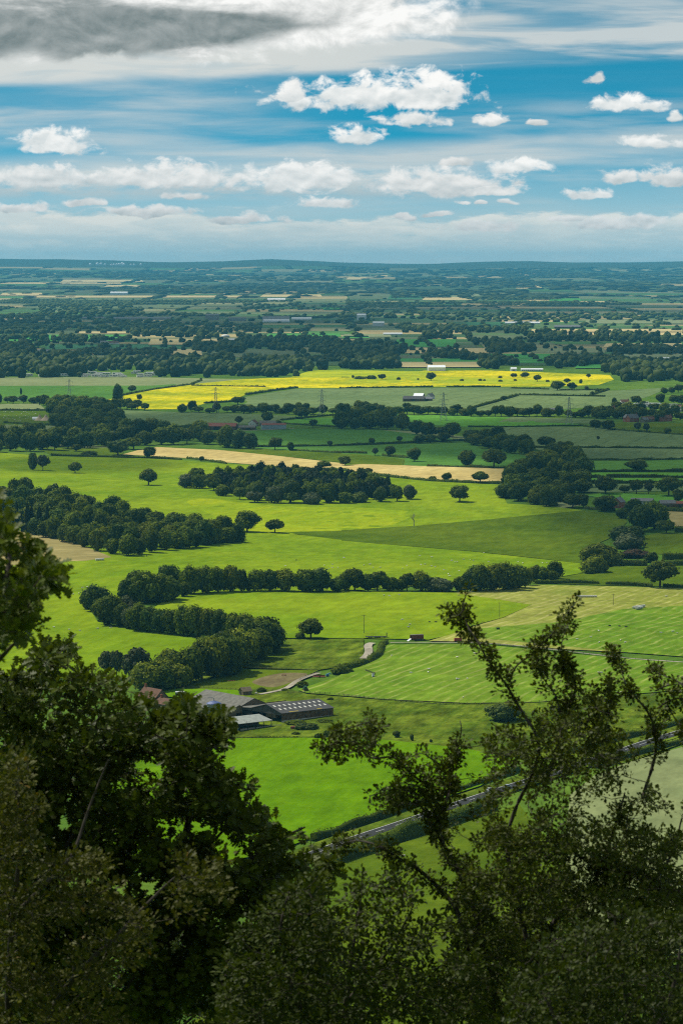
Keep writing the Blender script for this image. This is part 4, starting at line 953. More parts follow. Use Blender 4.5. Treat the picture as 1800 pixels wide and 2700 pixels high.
# ------------------------------------------------------------------ hedges
HG = [
 (M1, [(20, 271), (310, 285)], 2.5, 3, 'dark hedge under the sheep pasture with the tents'), (M1, [(-30, 214), (225, 214)], 3, 4, 'hedge above the sheep pasture with the tents'),
 (M1, [(235, 421), (560, 432), (700, 434), (835, 440)], 2.6, 3, 'long hedge between the shaded strip and the sunny pasture'), (M1, [(860, 434), (1000, 452), (1040, 460)], 2.6, 3, 'hedge along the near side of the wheat up to the plantation'),
 (M1, [(230, 379), (500, 381)], 2, 3, 'low hedge crossing the pale strip above the wheat'), (M1, [(550, 293), (950, 295)], 2, 3, 'low hedge in front of the brown farm field'),
 (M1, [(940, 181), (1075, 174)], 3, 5, 'short hedge at the foot of the yellow field'), (M1, [(1130, 142), (1250, 124), (1365, 109)], 3.5, 6, 'hedge climbing between yellow field and cereal'), (M1, [(880, 99), (1220, 105)], 2, 4, 'thin hedge line across the yellow field'),
 (M1, [(530, 150), (700, 118), (880, 94), (925, 76)], 2.5, 5, 'hedge between the shaded green field and the yellow field'), (M1, [(1290, 258), (1420, 246), (1530, 236)], 2.4, 4, 'hedge above the bright strip east of the brown farm'),
 (M1, [(1290, 274), (1440, 284), (1568, 292)], 2.2, 4, 'hedge below the bright strip east of the brown farm'), (M1, [(1160, 381), (1350, 380), (1568, 376)], 2.4, 4, 'hedge below the brown farm pasture'), (M1, [(1340, 397), (1568, 409)], 2, 3, 'lower hedge across the green strip beyond the wheat'),
 (M1, [(815, 292), (920, 289)], 4, 6, 'clump of hedge before the long brown barn'),
 (M2, [(-10, 112), (220, 108), (420, 106)], 2.6, 5, 'broken hedge under the yellow field'), (M2, [(480, 106), (730, 106)], 2.8, 5, 'hedge continuing under the yellow field'), (M2, [(780, 112), (950, 117)], 2.6, 5, 'short hedge below the last oak pair'),
 (M2, [(590, 206), (700, 176), (805, 146)], 3.5, 6, 'diagonal hedge climbing through the cereal'), (M2, [(815, 143), (1010, 146), (1210, 150)], 3, 5, 'level hedge dividing the two cereal fields'), (M2, [(1140, 146), (1225, 118)], 3, 5, 'short slanting hedge near the village'), (M2, [(1000, 120), (1210, 120)], 2.5, 4, 'hedge beneath the oak pair'),
 (M2, [(0, 375), (200, 368), (400, 359), (600, 351)], 2.8, 4, 'hedge under the trio of dark trees'), (M2, [(-20, 409), (115, 412)], 3, 4, 'short hedge above the pale green strip by the wheat'), (M2, [(190, 422), (305, 432)], 3, 4, 'short hedge by the upright dark tree'),
 (M2, [(395, 471), (600, 475), (770, 479)], 2.6, 4, 'hedge along the far side of the wheat'), (M2, [(-10, 487), (100, 507), (400, 537), (600, 547), (740, 551)], 2.6, 4, 'curving hedge along the near side of the wheat'),
 (M2, [(580, 290), (800, 289), (1110, 284)], 2, 3, 'hedge on top of the large cereal field'), (M2, [(1110, 286), (1250, 304), (1568, 327), (1700, 335)], 2.4, 3, 'hedge sloping below the village'),
 (M2, [(860, 384), (1200, 386), (1700, 391)], 2.6, 4, 'long hedge at the foot of the large cereal field'), (M2, [(1120, 442), (1350, 443), (1700, 435)], 2.6, 4, 'hedge with the bare brown tree'), (M2, [(1130, 497), (1400, 494), (1700, 496)], 3, 4, 'hedge with the dome-shaped tree'),
 (M2, [(1115, 521), (1205, 522)], 3.2, 4, 'short hedge beside the copse'), (M2, [(1215, 521), (1450, 521), (1700, 525)], 3.2, 4, 'straight hedge between two narrow bright fields'), (M2, [(1110, 548), (1450, 548), (1700, 552)], 3.4, 4, 'hedge behind the spreading trees near the brick house'),
 (N2, [(888, 522), (1050, 522), (1182, 524)], 3, 4, 'thick clipped hedge on top of the striped hay field'), (N2, [(1212, 527), (1330, 531), (1425, 536)], 2.6, 3.5, 'clipped hedge between the gap and the great oak'), (N2, [(1475, 538), (1700, 545)], 3, 4, 'clipped hedge beyond the great oak'),
 (N2, [(1260, 436), (1330, 438), (1400, 440)], 5, 5, 'tall hedge running from the round bush'), (N2, [(1475, 412), (1580, 408), (1700, 406)], 6, 6, 'tall ragged hedge over the olive pasture'), (N2, [(1490, 440), (1700, 440)], 4, 5, 'dark hedge on top of the olive pasture'),
 (N2, [(1530, 285), (1700, 285)], 5, 5, 'dark hedge under the mown tan strip'), (N2, [(1470, 188), (1700, 196)], 4, 5, 'hedge below the stone shed'), (N2, [(1120, 178), (1250, 188)], 3, 5, 'hedge in front of the brick house'),
 (N3, [(205, 345), (185, 358), (172, 400), (120, 432), (60, 455), (0, 470)], 3, 4, 'curving hedge beside the farm track'), (G, [(1440, 318), (1390, 335), (1290, 360)], 3, 4, 'end of the track hedge by the blue machine'),
 (HH, [(640, 625), (760, 582), (900, 535), (1010, 498), (1120, 455)], 3.4, 4, 'hedge along the upper side of the road'), (HH, [(1130, 455), (1300, 395), (1500, 330), (1700, 262)], 2.6, 3, 'hedge along the upper side of the road, beyond the thorn'),
 (HH, [(760, 740), (900, 692), (1000, 658)], 5.0, 6, 'dark hedge on the lower side of the road beside the open grass'), (HH, [(990, 650), (1100, 612), (1250, 565), (1400, 510), (1560, 460)], 5.4, 7, 'bushy hedge on the lower side of the road'),
 (II, [(1050, 395), (1250, 330), (1568, 245), (1750, 195)], 3, 4, 'hedge between the road and the pale field'), (II, [(820, 330), (1000, 280), (1300, 205), (1568, 130), (1750, 80)], 3, 4, 'hedge between the rough pasture and the far length of road'),
 (G, [(420, 790), (700, 792), (1000, 790), (1300, 788)], 1.0, 3, 'strip of tall weeds along the sown field'), (N3, [(250, 612), (450, 628), (640, 627)], 1.0, 2, 'line of tall grass along the cut field fence'),
]
for T_, pts, h_, w_, lab in HG: hedge(mp(T_, pts), h_, w_, lab)
# ------------------------------------------------------------------ building materials
CLAD = solid('stained_cladding', (.075, .050, .028), .9, .05, .45, .5, col2=(.20, .135, .07))
BLOCK = solid('whitewashed_block', (.48, .49, .46), .85, .2, .2, .7)
ROOFD = solid('dark_cement_roof', (.055, .055, .055), .8, .25, .25, .4)
ROOFG = solid('lichen_grey_roof', (.125, .12, .10), .85, .2, .35, .5)
ROOFP = solid('pale_sheet_roof', (.24, .26, .23), .7, .3, .25, .5)
SHEET = solid('blue_grey_sheet', (.28, .36, .38), .6, .4, .15, .6)
GLASSF = solid('skylight_sheet', (.55, .54, .47), .5, .4, .12, .8)
BLACK = solid('black_paint', (.015, .015, .016), .6, .3, .3, 2)
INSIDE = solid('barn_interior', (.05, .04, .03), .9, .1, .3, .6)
CONC = solid('concrete', (.26, .25, .22), .9, .2, .25, .5)
MOSS = solid('yellow_moss', (.42, .32, .02), .9, .1, .3, 2)
STONE = solid('sandstone_rubble', (.17, .135, .085), .9, .15, .4, 1.2)
TILE = solid('pantile_roof', (.115, .058, .034), .85, .2, .35, 1.0)
BRICK = solid('red_brick', (.26, .10, .06), .85, .2, .3, 1.0)
RENDER = solid('white_render', (.62, .62, .58), .8, .2, .15, .5)
WHITE = solid('white_sheet_metal', (.66, .68, .70), .5, .4, .08, .3)
FWHITE = solid('far_white_sheet', (.80, .82, .84), .5, .4, .06, .1)
DGLASS = solid('dark_glass', (.02, .025, .03), .15, .5, .3, 1)
BLUE = solid('blue_paint', (.07, .10, .24), .5, .4, .25, 1.5)
STEEL = solid('galvanised_steel', (.23, .25, .25), .5, .4, .2, .5, metal=.2)
WOOD = solid('grey_timber', (.12, .10, .075), .9, .15, .3, 4)
CANVAS = solid('tent_canvas', (.46, .36, .24), .85, .1, .12, .5)
RUST = solid('rusty_red', (.21, .070, .042), .8, .2, .45, 1.5)
REDP = solid('red_trailer_paint', (.40, .045, .020), .55, .35, .25, 1.5)
GREENP = solid('tractor_green', (.015, .13, .05), .45, .4, .2, 2)
YELP = solid('wheel_yellow', (.60, .42, .03), .5, .4, .15, 4)
RUBBER = solid('rubber', (.018, .018, .018), .9, .1, .3, 5)
WRAP = solid('bale_wrap', (.60, .58, .50), .45, .4, .15, 1.5)
STRAW = solid('straw', (.42, .34, .18), .95, .05, .3, 4)
WOOL = solid('wool', (.66, .63, .55), .95, .05, .12, 6)
BLACKC = solid('black_coat', (.020, .018, .017), .8, .2, .3, 4)
CREAM = solid('caravan_cream', (.70, .69, .64), .4, .4, .08, .8)
BLUEM = solid('implement_blue', (.05, .20, .36), .5, .4, .2, 2)
GREYR = solid('slate_roof', (.13, .135, .14), .7, .3, .25, .6)

def slab_roof(m, L, W, he, hr, ov=.4, th=.18):
    for s in (-1, 1):
        y0, z0 = s * (W / 2 + ov), he - ov * (hr - he) / (W / 2)
        pr = [(y0, z0), (0, hr), (0, hr + th), (y0, z0 + th)]
        m.prism(pr if s > 0 else pr[::-1], -L / 2 - ov, L / 2 + ov)
def gable(name, label, p, rz, L, W, he, hr, wm, rm, cat='building', group=None, doors=(), wins=(), chim=(), sky=None):
    """simple gabled building: wall, roof (> chimney), door, window (> frame) as parts; doors/wins = (side, along, width, height, sill)"""
    o = empty(name, p, rz); tag(o, label, cat, group)
    m = MB(); pr = [(-W / 2, -1.5), (W / 2, -1.5), (W / 2, he - .03), (0, hr - .03), (-W / 2, he - .03)]; m.prism(pr, -L / 2, L / 2); m.build('wall', wm, o)
    m = MB(); slab_roof(m, L, W, he, hr); rf = m.build('roof', rm, o)
    for x, y in chim:
        c = MB(); c.box((x, y, hr + .3), (.8, .8, 2.2)); c.box((x, y, hr + 1.45), (1.0, 1.0, .16)); c.tube([(x, y, hr + 1.5), (x, y, hr + 1.9)], .14, 8); c.build('chimney', BRICK, rf)
    def panel(nm, side, a, w_, h_, z0, mt, fr):
        d = MB(); zc = z0 + h_ / 2; e = .05
        if side in '-y+y': d.box((a, (W / 2 + e / 2) * (-1 if side == '-y' else 1), zc), (w_, e, h_))
        else: d.box(((L / 2 + e / 2) * (-1 if side == '-x' else 1), a, zc), (e, w_, h_))
        pn = d.build(nm, mt, o)
        if fr:
            f = MB(); t_ = .10
            for dx, dz, sw, sh_ in ((0, h_ / 2, w_ + .2, t_), (0, -h_ / 2, w_ + .2, t_), (-w_ / 2, 0, t_, h_), (w_ / 2, 0, t_, h_), (0, 0, t_ * .6, h_)):
                if side in '-y+y': f.box((a + dx, (W / 2 + e) * (-1 if side == '-y' else 1), zc + dz), (sw, .08, sh_))
                else: f.box(((L / 2 + e) * (-1 if side == '-x' else 1), a + dx, zc + dz), (.08, sw, sh_))
            f.build('frame', RENDER, pn)
    for d in doors: panel('door', *d, BLACK, False)
    for d in wins: panel('window', *d, DGLASS, True)
    return o
def dirv(th): return Vector((math.cos(th), math.sin(th), 0)), Vector((-math.sin(th), math.cos(th), 0))

# ------------------------------------------------------------------ the farm below the escarpment
TH = rad(38); EX, EY = dirv(TH)
def main_barn():
    L, W, he, hr, lean = 31.0, 24.0, 5.0, 8.0, 13.5
    c0 = at(*K(1033, 438)); c = c0 + EX * L / 2 + EY * W / 2; c.z = c0.z
    o = empty('barn', c, TH); tag(o, 'large dark barn with rows of pale skylights, open gable end and rust-stained side wall', 'barn')
    m = MB(); m.box((0, -W / 2, he / 2 + .75), (L, .14, he - 1.5)); [m.box((x, -W / 2 - .1, he / 2 + .75), (.12, .08, he - 1.5)) for x in np.linspace(-L / 2 + .1, L / 2 - .1, 8)]; m.build('side_wall', CLAD, o)
    m = MB(); m.box((0, -W / 2, .5), (L, .3, 2.0)); [m.box((x, -W / 2 - .18, .5), (.3, .1, 2.0)) for x in np.linspace(-L / 2 + .3, L / 2 - .3, 9)]; m.build('block_wall', BLOCK, o)
    m = MB(); m.prism([(-W / 2, -1), (W / 2, -1), (W / 2, he - .05), (0, hr - .05), (-W / 2, he - .05)], L / 2 - .2, L / 2 - .02); m.box((-.2, W / 2 + lean, 2), (L - .4, .15, 5)); m.build('back_wall', CLAD, o)
    m = MB(); m.prism([(-W / 2 + .1, 3.9), (W / 2 + lean, 3.3), (W / 2 + lean, 3.9), (W / 2, he - .06), (0, hr - .06), (-W / 2 + .1, he - .06)], -L / 2 + .05, -L / 2 + .2); m.build('gable_wall', ROOFD, o)
    for y in (-W / 2 + .15, -W / 6, W / 6, W / 2, W / 2 + lean - .2):
        m = MB(); m.box((-L / 2 + .15, y, 1.7), (.35, .35, 5)); m.build('post', BLACK, o)
    m = MB(); m.box((-L / 2 + .1, W / 2 + lean / 2, 1.2), (.16, lean - .6, 3.4)); m.build('door', BLACK, o)
    m = MB(); slab_roof(m, L, W, he, hr, .45, .2); rf = m.build('roof', ROOFD, o)
    m = MB(); m.prism([(W / 2 + .5, he - .08), (W / 2 + .5, he + .1), (W / 2 + lean + .5, 4.05), (W / 2 + lean + .5, 3.85)][::-1], -L / 2 - .4, L / 2 + .4); m.build('lean_to_roof', ROOFG, o)
    sl_ = (hr - he) / (W / 2)
    for sgn in (-1, 1):
        for r_, y in enumerate((3.4, 7.6)):
            for k_ in range(10):
                x = -L / 2 + 2.0 + k_ * 3.0 + (r_ * .3); z = hr - y * sl_ + .235; s = MB()
                s.box((x, sgn * y, z), (1.05, 1.9, .05), rx=-sgn * math.atan(sl_)); s.build('skylight', GLASSF, rf)
    for x, n in ((-8, 5.5), (7.5, 3.0)):
        s = MB(); s.box((x, -W / 2 + .5, he + .32), (n, .5, .06), rx=math.atan(sl_)); s.build('moss_patch', MOSS, rf)
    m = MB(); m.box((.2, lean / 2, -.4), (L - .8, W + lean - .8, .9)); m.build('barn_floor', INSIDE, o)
    m = MB(); m.box((-L / 2 + 9, W / 4, 1.2), (4, 8, 2.4)); m.box((2, -W / 4, 1.4), (8, 7, 3)); m.build('straw_stack', STRAW, o)
main_barn()
def front_shed():
    L, W, h1, h2 = 37.0, 10.0, 3.5, 5.0
    c0 = at(*K(940, 470)); c = c0 - EX * L / 2 + EY * W / 2; c.z = c0.z
    o = empty('open_shed', c, TH); tag(o, 'low open-fronted shed with pale lichened roof in front of the large barn', 'shed')
    m = MB(); m.prism([(-W / 2 - .6, h1 - .15), (W / 2 + .4, h2 + .1), (W / 2 + .4, h2 + .28), (-W / 2 - .6, h1 + .03)][::-1], -L / 2 - .3, L / 2 + .3); rf = m.build('roof', ROOFP, o)
    m = MB(); R = random.Random(3)
    for _ in range(46): x, y = R.uniform(-L / 2, L / 2), R.uniform(-W / 2, W / 2); z = h1 + (y + W / 2) / W * (h2 - h1) + .1; m.ball((x, y, z), (.22, .18, .14), 1)
    m.build('moss_patch', BLACK, rf)
    m = MB(); m.box((-L / 4 - .6, -W / 2, h1 / 2 - .4), (L / 2 - 1.2, .12, h1 + .6)); [m.box((x, -W / 2 - .08, h1 / 2 - .4), (.06, .05, h1 + .6)) for x in np.arange(-L / 2 + .4, -1.5, .9)]; m.build('sheet_wall', SHEET, o)
    m = MB(); m.box((0, W / 2, h2 / 2 - .4), (L, .14, h2 + .7)); m.box((-L / 2, 0, 1.2), (.14, W, 4.2)); m.build('back_wall', CLAD, o)
    m = MB(); m.box((L / 4, -W / 2 + .1, .1), (L / 2, .25, 1.7)); m.build('low_wall', CONC, o)
    for x in np.linspace(0, L / 2 - .15, 5):
        m = MB(); m.box((x, -W / 2 - .1, h1 / 2 - .3), (.26, .26, h1 + .5)); m.build('post', BLACK, o)
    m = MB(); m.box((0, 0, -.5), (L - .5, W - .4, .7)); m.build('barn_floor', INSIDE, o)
front_shed()
TB = TH - rad(90)
def along(px, py, dz): p = at(px, py); return p
gable('barn', 'long grey-roofed barn behind the dark barn, turned at right angles to it', at(*K(566, 318)), TB, 40, 19, 4.4, 8.2, STONE, ROOFG, 'barn', doors=(('+x', 0, 4, 3.4, 0),))
gable('barn', 'lower grey-roofed barn with a small gable between the long grey barn and the open shed', at(*K(452, 356)), TB, 36, 14, 4.0, 6.6, STONE, ROOFG, 'barn', doors=(('+x', 0, 3, 2.8, 0), ('-y', 4, 3.5, 3, 0)), wins=(('-y', -6, 1.2, 1.0, 1.5),))
def silo():
    p = at(*K(424, 392)); o = empty('silo', p); tag(o, 'grey round silo with a shallow blue conical roof among the farm roofs', 'silo')
    m = MB(); m.tube([(0, 0, -1), (0, 0, 7.4)], 3.3, 20); [m.tube([(0, 0, z), (0, 0, z + .1)], 3.36, 20) for z in (1, 2.6, 4.2, 5.8)]; m.build('wall', STEEL, o)
    m = MB(); m.tube([(0, 0, 7.4), (0, 0, 7.7), (0, 0, 8.3), (0, 0, 8.9)], [3.7, 3.5, 2.2, .35], 20); rf = m.build('roof', BLUE, o)
    m = MB(); m.tube([(0, 0, 8.9), (0, 0, 10.1)], .16, 8); m.tube([(0, 0, 10.0), (-1.6, 0, 10.5), (-3.2, 0, 10.2)], .12, 6); m.build('feed_pipe', STEEL, rf)
silo()
gable('farmhouse', 'farmhouse with a steep red pantile roof and brick chimney half hidden by oak leaves', at(*J(905, 1258)), rad(-52), 15, 8, 5.0, 9.0, STONE, TILE, 'house', chim=((-6.6, 0),), wins=(('-y', -4, 1.1, 1.3, 3.2), ('-y', 0, 1.1, 1.3, 3.2), ('-y', 4, 1.1, 1.3, 3.2), ('+x', 0, 1, 1.2, 3.2)), doors=(('-y', 2, 1, 2, 0),))
gable('outbuilding', 'low red-roofed wing beside the farmhouse', at(*J(975, 1275)), rad(-52), 13, 6.5, 3.0, 5.4, STONE, TILE, 'outbuilding', chim=((-3, 0),), doors=(('-y', 0, 1.4, 2, 0),), wins=(('-y', 3, 1, 1, 1),))
gable('outbuilding', 'small grey-roofed outbuilding beside the low red-roofed wing', at(*J(1050, 1290)), rad(38), 10, 7, 3.2, 5.2, STONE, ROOFG, 'outbuilding', doors=(('-x', 0, 1.6, 2.2, 0),))
gable('stone_hut', 'ruined stone field hut with a pointed gable beside the farm track', at(*G(716, 516)), rad(30), 5.0, 4.6, 2.6, 4.3, STONE, STONE, 'hut', doors=(('-x', 0, 1, 1.8, 0),))

def wheel(m1, m2, c, r, w_, parent, ax='x'):
    t_ = MB(); c = Vector(c); a = Vector((1, 0, 0)) if ax == 'x' else Vector((0, 1, 0))
    t_.tube([c - a * w_ / 2, c - a * w_ * .42, c + a * w_ * .42, c + a * w_ / 2], [r * .82, r, r, r * .82], 16); ty = t_.build('wheel', m1, parent)
    t_ = MB(); t_.tube([c - a * w_ * .54, c + a * w_ * .54], r * .55, 12); t_.build('rim', m2, ty)
def tractor():
    p = at(*G(1095, 490)); o = empty('tractor', p, rad(200)); tag(o, 'green tractor with yellow wheels parked by the bend of the farm track', 'tractor')
    m = MB(); m.box((0, -1.35, 1.35), (.9, 2.1, .85), taper=.9); m.box((0, -.1, 1.0), (.7, 3.6, .5)); m.build('body', GREENP, o)
    m = MB(); m.box((0, .75, 2.05), (1.35, 1.4, 1.3), taper=.92); cb_ = m.build('cab', DGLASS, o)
    m = MB(); m.box((0, .75, 2.78), (1.5, 1.6, .18)); [m.box((x, y, 2.05), (.09, .09, 1.4)) for x in (-.66, .66) for y in (.08, 1.42)]; m.build('roof', GREENP, cb_)
    for x in (-.95, .95): wheel(RUBBER, YELP, (x, 1.0, .85), .85, .5, o)
    for x in (-.85, .85): wheel(RUBBER, YELP, (x, -1.75, .58), .58, .36, o)
    m = MB(); m.tube([(.3, -1.0, 1.6), (.3, -1.0, 2.7)], .06, 8); m.build('exhaust', BLACK, o)
    for x in (-.95, .95): m = MB(); m.box((x, .95, 1.78), (.5, 1.2, .08)); m.build('mudguard', GREENP, o)
    m = MB(); [m.box((0, 2.1 + i * .28, .9 + i * .12), (2.4, .12, .3), rx=.4) for i in range(3)]; m.box((0, 1.9, .8), (.5, 1.0, .3)); m.build('linkage', BLACK, o)
tractor()
def sprayer():
    p = at(*Q7(290, 582)); o = empty('farm_elevator', p, rad(6)); tag(o, 'white-bodied farm machine with a long raised dark boom standing on the cut field', 'farm machine')
    m = MB(); m.box((0, 0, 1.5), (1.2, 1.8, 1.7), taper=.85); m.box((0, 0, .6), (1.0, 2.4, .3)); m.build('body', WHITE, o)
    m = MB()
    for dz in (0, .5):
        for y in (-.3, .3): m.tube([(1.0, y, 2.0 + dz), (-4.2, y, 4.1 + dz)], .11, 6)
    for i in range(12):
        x = .8 - i * .43; z = 2.1 + (1 - x) * .404; m.tube([(x, -.3, z), (x - .4, .3, z + .6)], .07, 5)
    m.build('boom', WOOD, o)
    for y in (-.9, .9): wheel(RUBBER, STEEL, (0, y, .55), .55, .3, o, 'y')
    m = MB(); m.box((.75, 0, 2.2), (.5, 1.0, 1.4)); m.build('pump', BLACK, o)
sprayer()
def flatbed():
    p = at(*Q7(318, 222)); o = empty('flatbed_trailer', p, rad(4)); tag(o, 'long black flatbed bale trailer with an upright end rack, parked below the utility pole', 'trailer')
    m = MB(); m.box((0, 0, 1.25), (12.4, 2.4, .22)); [m.box((x, 0, 1.05), (.15, 2.2, .25)) for x in np.arange(-5.8, 6, .9)]; m.build('bed', BLACK, o)
    m = MB(); [m.box((6.0 + dx, y, 2.3), (.09, .09, 2.2)) for dx in (0, .5) for y in (-1.1, 0, 1.1)]; [m.box((6.0, 0, z), (.08, 2.3, .08)) for z in (1.9, 2.6, 3.3)]; m.build('end_rack', BLACK, o)
    for x in (-4.0, -2.8, 5.0):
        for y in (-1.0, 1.0): wheel(RUBBER, BLACK, (x, y, .5), .5, .34, o, 'y')
    m = MB(); m.box((.8, 0, .75), (3.6, 1.6, .7)); m.tube([(6, 0, 1), (8, 0, .5)], .1, 6); m.build('frame', BLACK, o)
flatbed()
def cattle_trailer():
    p = at(*Q7(690, 240)); o = empty('cattle_trailer', p, rad(22)); tag(o, 'rust-red livestock trailer with its pale ramp lowered on the grass', 'trailer')
    m = MB(); m.box((0, -1.25, 2.2), (7.6, .1, 2.4)); m.box((0, 1.25, 2.2), (7.6, .1, 2.4)); m.box((3.8, 0, 2.2), (.1, 2.5, 2.4)); m.box((0, 0, 1.0), (7.7, 2.55, .2)); [m.box((x, -1.33, 2.2), (.1, .1, 2.4)) for x in np.linspace(-3.7, 3.7, 8)]; [m.box((0, -1.33, z), (7.6, .08, .12)) for z in (1.3, 2.0, 2.7)]; m.build('body', RUST, o)
    m = MB(); m.box((0, 0, 3.45), (7.8, 2.7, .12)); m.build('roof', ROOFG, o)
    m = MB(); m.box((-4.75, 0, .62), (2.4, 2.3, .1), ry=-.58); m.build('ramp', WHITE, o)
    for x in (-.6, .6, 1.8):
        for y in (-1.1, 1.1): wheel(RUBBER, STEEL, (x, y, .5), .5, .3, o, 'y')
    m = MB(); m.tube([(3.8, 0, .9), (5.6, 0, .5)], .12, 6); m.build('drawbar', RUST, o)
cattle_trailer()
def red_trailer():
    p = at(*Q7(1068, 255)); o = empty('tipping_trailer', p, rad(4)); tag(o, 'small bright red tipping trailer on the grass track under the striped hay field', 'trailer')
    m = MB(); m.box((0, -1.0, 1.6), (4.3, .1, 1.5)); m.box((0, 1.0, 1.6), (4.3, .1, 1.5)); m.box((-2.1, 0, 1.6), (.1, 2, 1.5)); m.box((2.1, 0, 1.6), (.1, 2, 1.5)); m.box((0, 0, .85), (4.3, 2.1, .12)); [m.box((x, -1.08, 1.6), (.1, .08, 1.5)) for x in np.linspace(-2, 2, 5)]; m.build('body', REDP, o)
    for x in (.4, 1.4):
        for y in (-.9, .9): wheel(RUBBER, STEEL, (x, y, .45), .45, .3, o, 'y')
    m = MB(); m.box((.4, 0, .65), (3.6, .9, .25)); m.tube([(-2, 0, .6), (-3.4, 0, .45)], .09, 6); m.build('frame', BLACK, o)
red_trailer()
def blue_machine():
    p = at(*G(1238, 396)); o = empty('farm_implement', p, rad(10)); tag(o, 'small blue farm implement at the end of the track hedge', 'farm machine')
    m = MB(); m.box((0, 0, 1.0), (1.9, 1.5, 1.0), taper=.7); m.tube([(0, 0, 1.4), (1.3, .2, 1.9), (2.2, .2, 1.2)], [.3, .25, .2], 8); m.build('body', BLUEM, o)
    for y in (-.85, .85): wheel(RUBBER, STEEL, (-.2, y, .45), .45, .25, o, 'y')
    m = MB(); m.tube([(-.9, 0, .7), (-2.4, 0, .45)], .08, 6); m.build('drawbar', BLACK, o)
blue_machine()
def box_trailer(T_, u, v, rz, label):
    p = at(*T_(u, v)); o = empty('livestock_box', p, rz); tag(o, label, 'trailer')
    m = MB(); m.box((0, 0, 1.4), (4.6, 2.1, 1.5)); m.build('body', BLACK, o); m = MB(); m.prism([(-1.1, 2.1), (1.1, 2.1), (.8, 2.6), (-.8, 2.6)], -2.35, 2.35); m.build('roof', WHITE, o)
    m = MB(); m.box((0, -1.08, 1.75), (4.0, .06, .45)); m.build('vent_panel', STEEL, o)
    for x in (-.5, .5):
        for y in (-1, 1): wheel(RUBBER, STEEL, (x, y, .4), .4, .24, o, 'y')
box_trailer(K, 118, 192, rad(2), 'black and white stock trailer behind the red farmhouse roofs')
m = MB(); m.box((0, 0, .5), (6.5, 1.6, .25)); m.box((0, .5, .95), (6.0, .12, .7)); m.tube([(-3.3, 0, .4), (-4.6, 0, .3)], .08, 6)
o = empty('hay_cart', at(*G(1185, 402)), rad(-4)); m.build('bed', RUST, o); tag(o, 'low rusty hay cart beside the blue implement', 'cart')
for y in (-.7, .7): wheel(RUBBER, RUST, (.4, y, .4), .4, .2, o, 'y')
m = MB(); [m.tube([(math.cos(a) * 1.2, math.sin(a) * 1.2, 0), (math.cos(a) * 1.2, math.sin(a) * 1.2, 1.3)], .05, 5) for a in np.linspace(0, 6.28, 13)[:-1]]
for z in (.5, 1.0, 1.3): m.tube([(math.cos(a) * 1.2, math.sin(a) * 1.2, z) for a in np.linspace(0, 6.28, 17)], .06, 5, cap=False)
o = empty('ring_feeder', at(*G(962, 399))); m.build('ring', RUST, o); h = MB(); h.ball((0, 0, .5), (1.0, 1.0, .75), 2, .3); h.build('hay', STRAW, o); tag(o, 'rusty ring feeder full of hay on the bare ground', 'feeder')
m = MB(); m.tube([(-3, 0, .2), (-2, 0, .35), (2, 0, .35), (3, 0, .2)], [.1, .5, .5, .1], 8); o = m.build('boat_hull', RUST); o.location = at(*G(628, 430)); o.rotation_euler = (0, 0, .12); tag(o, 'upturned reddish hull lying in the paddock grass', 'hull')
m = MB(); m.box((0, 0, .9), (3.0, 1.8, 1.6)); [m.box((x, -.95, .9), (.12, .1, 1.7)) for x in (-1.4, 0, 1.4)]; o = m.build('feed_crate', RUST); o.location = at(*G(1024, 734)); tag(o, 'rust-brown crate in the weeds by the corner of the dark barn', 'crate')
m = MB(); [m.box((0, 0, .3 + i * .25), (5.4, .07, .08)) for i in range(5)]; [m.box((x, 0, .7), (.1, .1, 1.5)) for x in (-2.7, 0, 2.7)]; o = m.build('field_gate', STEEL); o.location = at(*K(980, 470)); o.rotation_euler = (0, 0, .25); tag(o, 'grey metal gate between the open shed and the dark barn', 'gate')
m = MB(); m.tube([(0, -.65, .65), (0, .65, .65)], .65, 16); o = m.build('round_bale', WRAP); o.location = at(*K(803, 176)); tag(o, 'single pale round bale beside the yellow-green bush', 'bale')

# bales in rows
bale_me = None
def bales(T_, u0, v0, u1, v1, n, label, group):
    global bale_me
    a, b = at(*T_(u0, v0)), at(*T_(u1, v1)); d = (b - a); rz = math.atan2(d.y, d.x)
    if bale_me is None:
        m = MB(); m.tube([(-.62, 0, .64), (-.56, 0, .64), (.56, 0, .64), (.62, 0, .64)], [.52, .66, .66, .52], 14); bale_me = m.mesh('bale', WRAP)
    for i in range(n):
        c = a.lerp(b, (i + .5) / n); o = link('wrapped_bale', bale_me); o.location = (c.x, c.y, hgt(c.x, c.y) + .25 + .5); k_ = min(1.35, max(1.0, d.length / n / 1.3)); o.scale = (k_, k_ * .95, k_ * .95); o.rotation_euler = (0, 0, rz + random.uniform(-.05, .05)); tag(o, label, 'bale', group)
bales(N2, 1078, 588, 1172, 588, 10, 'white wrapped bale in the long straight row on the striped hay field', 'bales of the long row')
bales(N2, 1338, 641, 1390, 633, 9, 'white wrapped bale in the short slanting group on the hay field', 'bales of the slanting group')
bales(N2, 1352, 645, 1380, 640, 5, 'white wrapped bale lying in front of the slanting group', 'bales before the slanting group')
bales(N1, 440, 420, 478, 418, 4, 'grey-white wrapped bale in the short row at the corner of the mown tan field', 'bales by the mown corner')
bales(N3, 1035, 520, 1065, 508, 4, 'white wrapped bale behind the thorn branches on the cut field', 'bales behind the thorn')

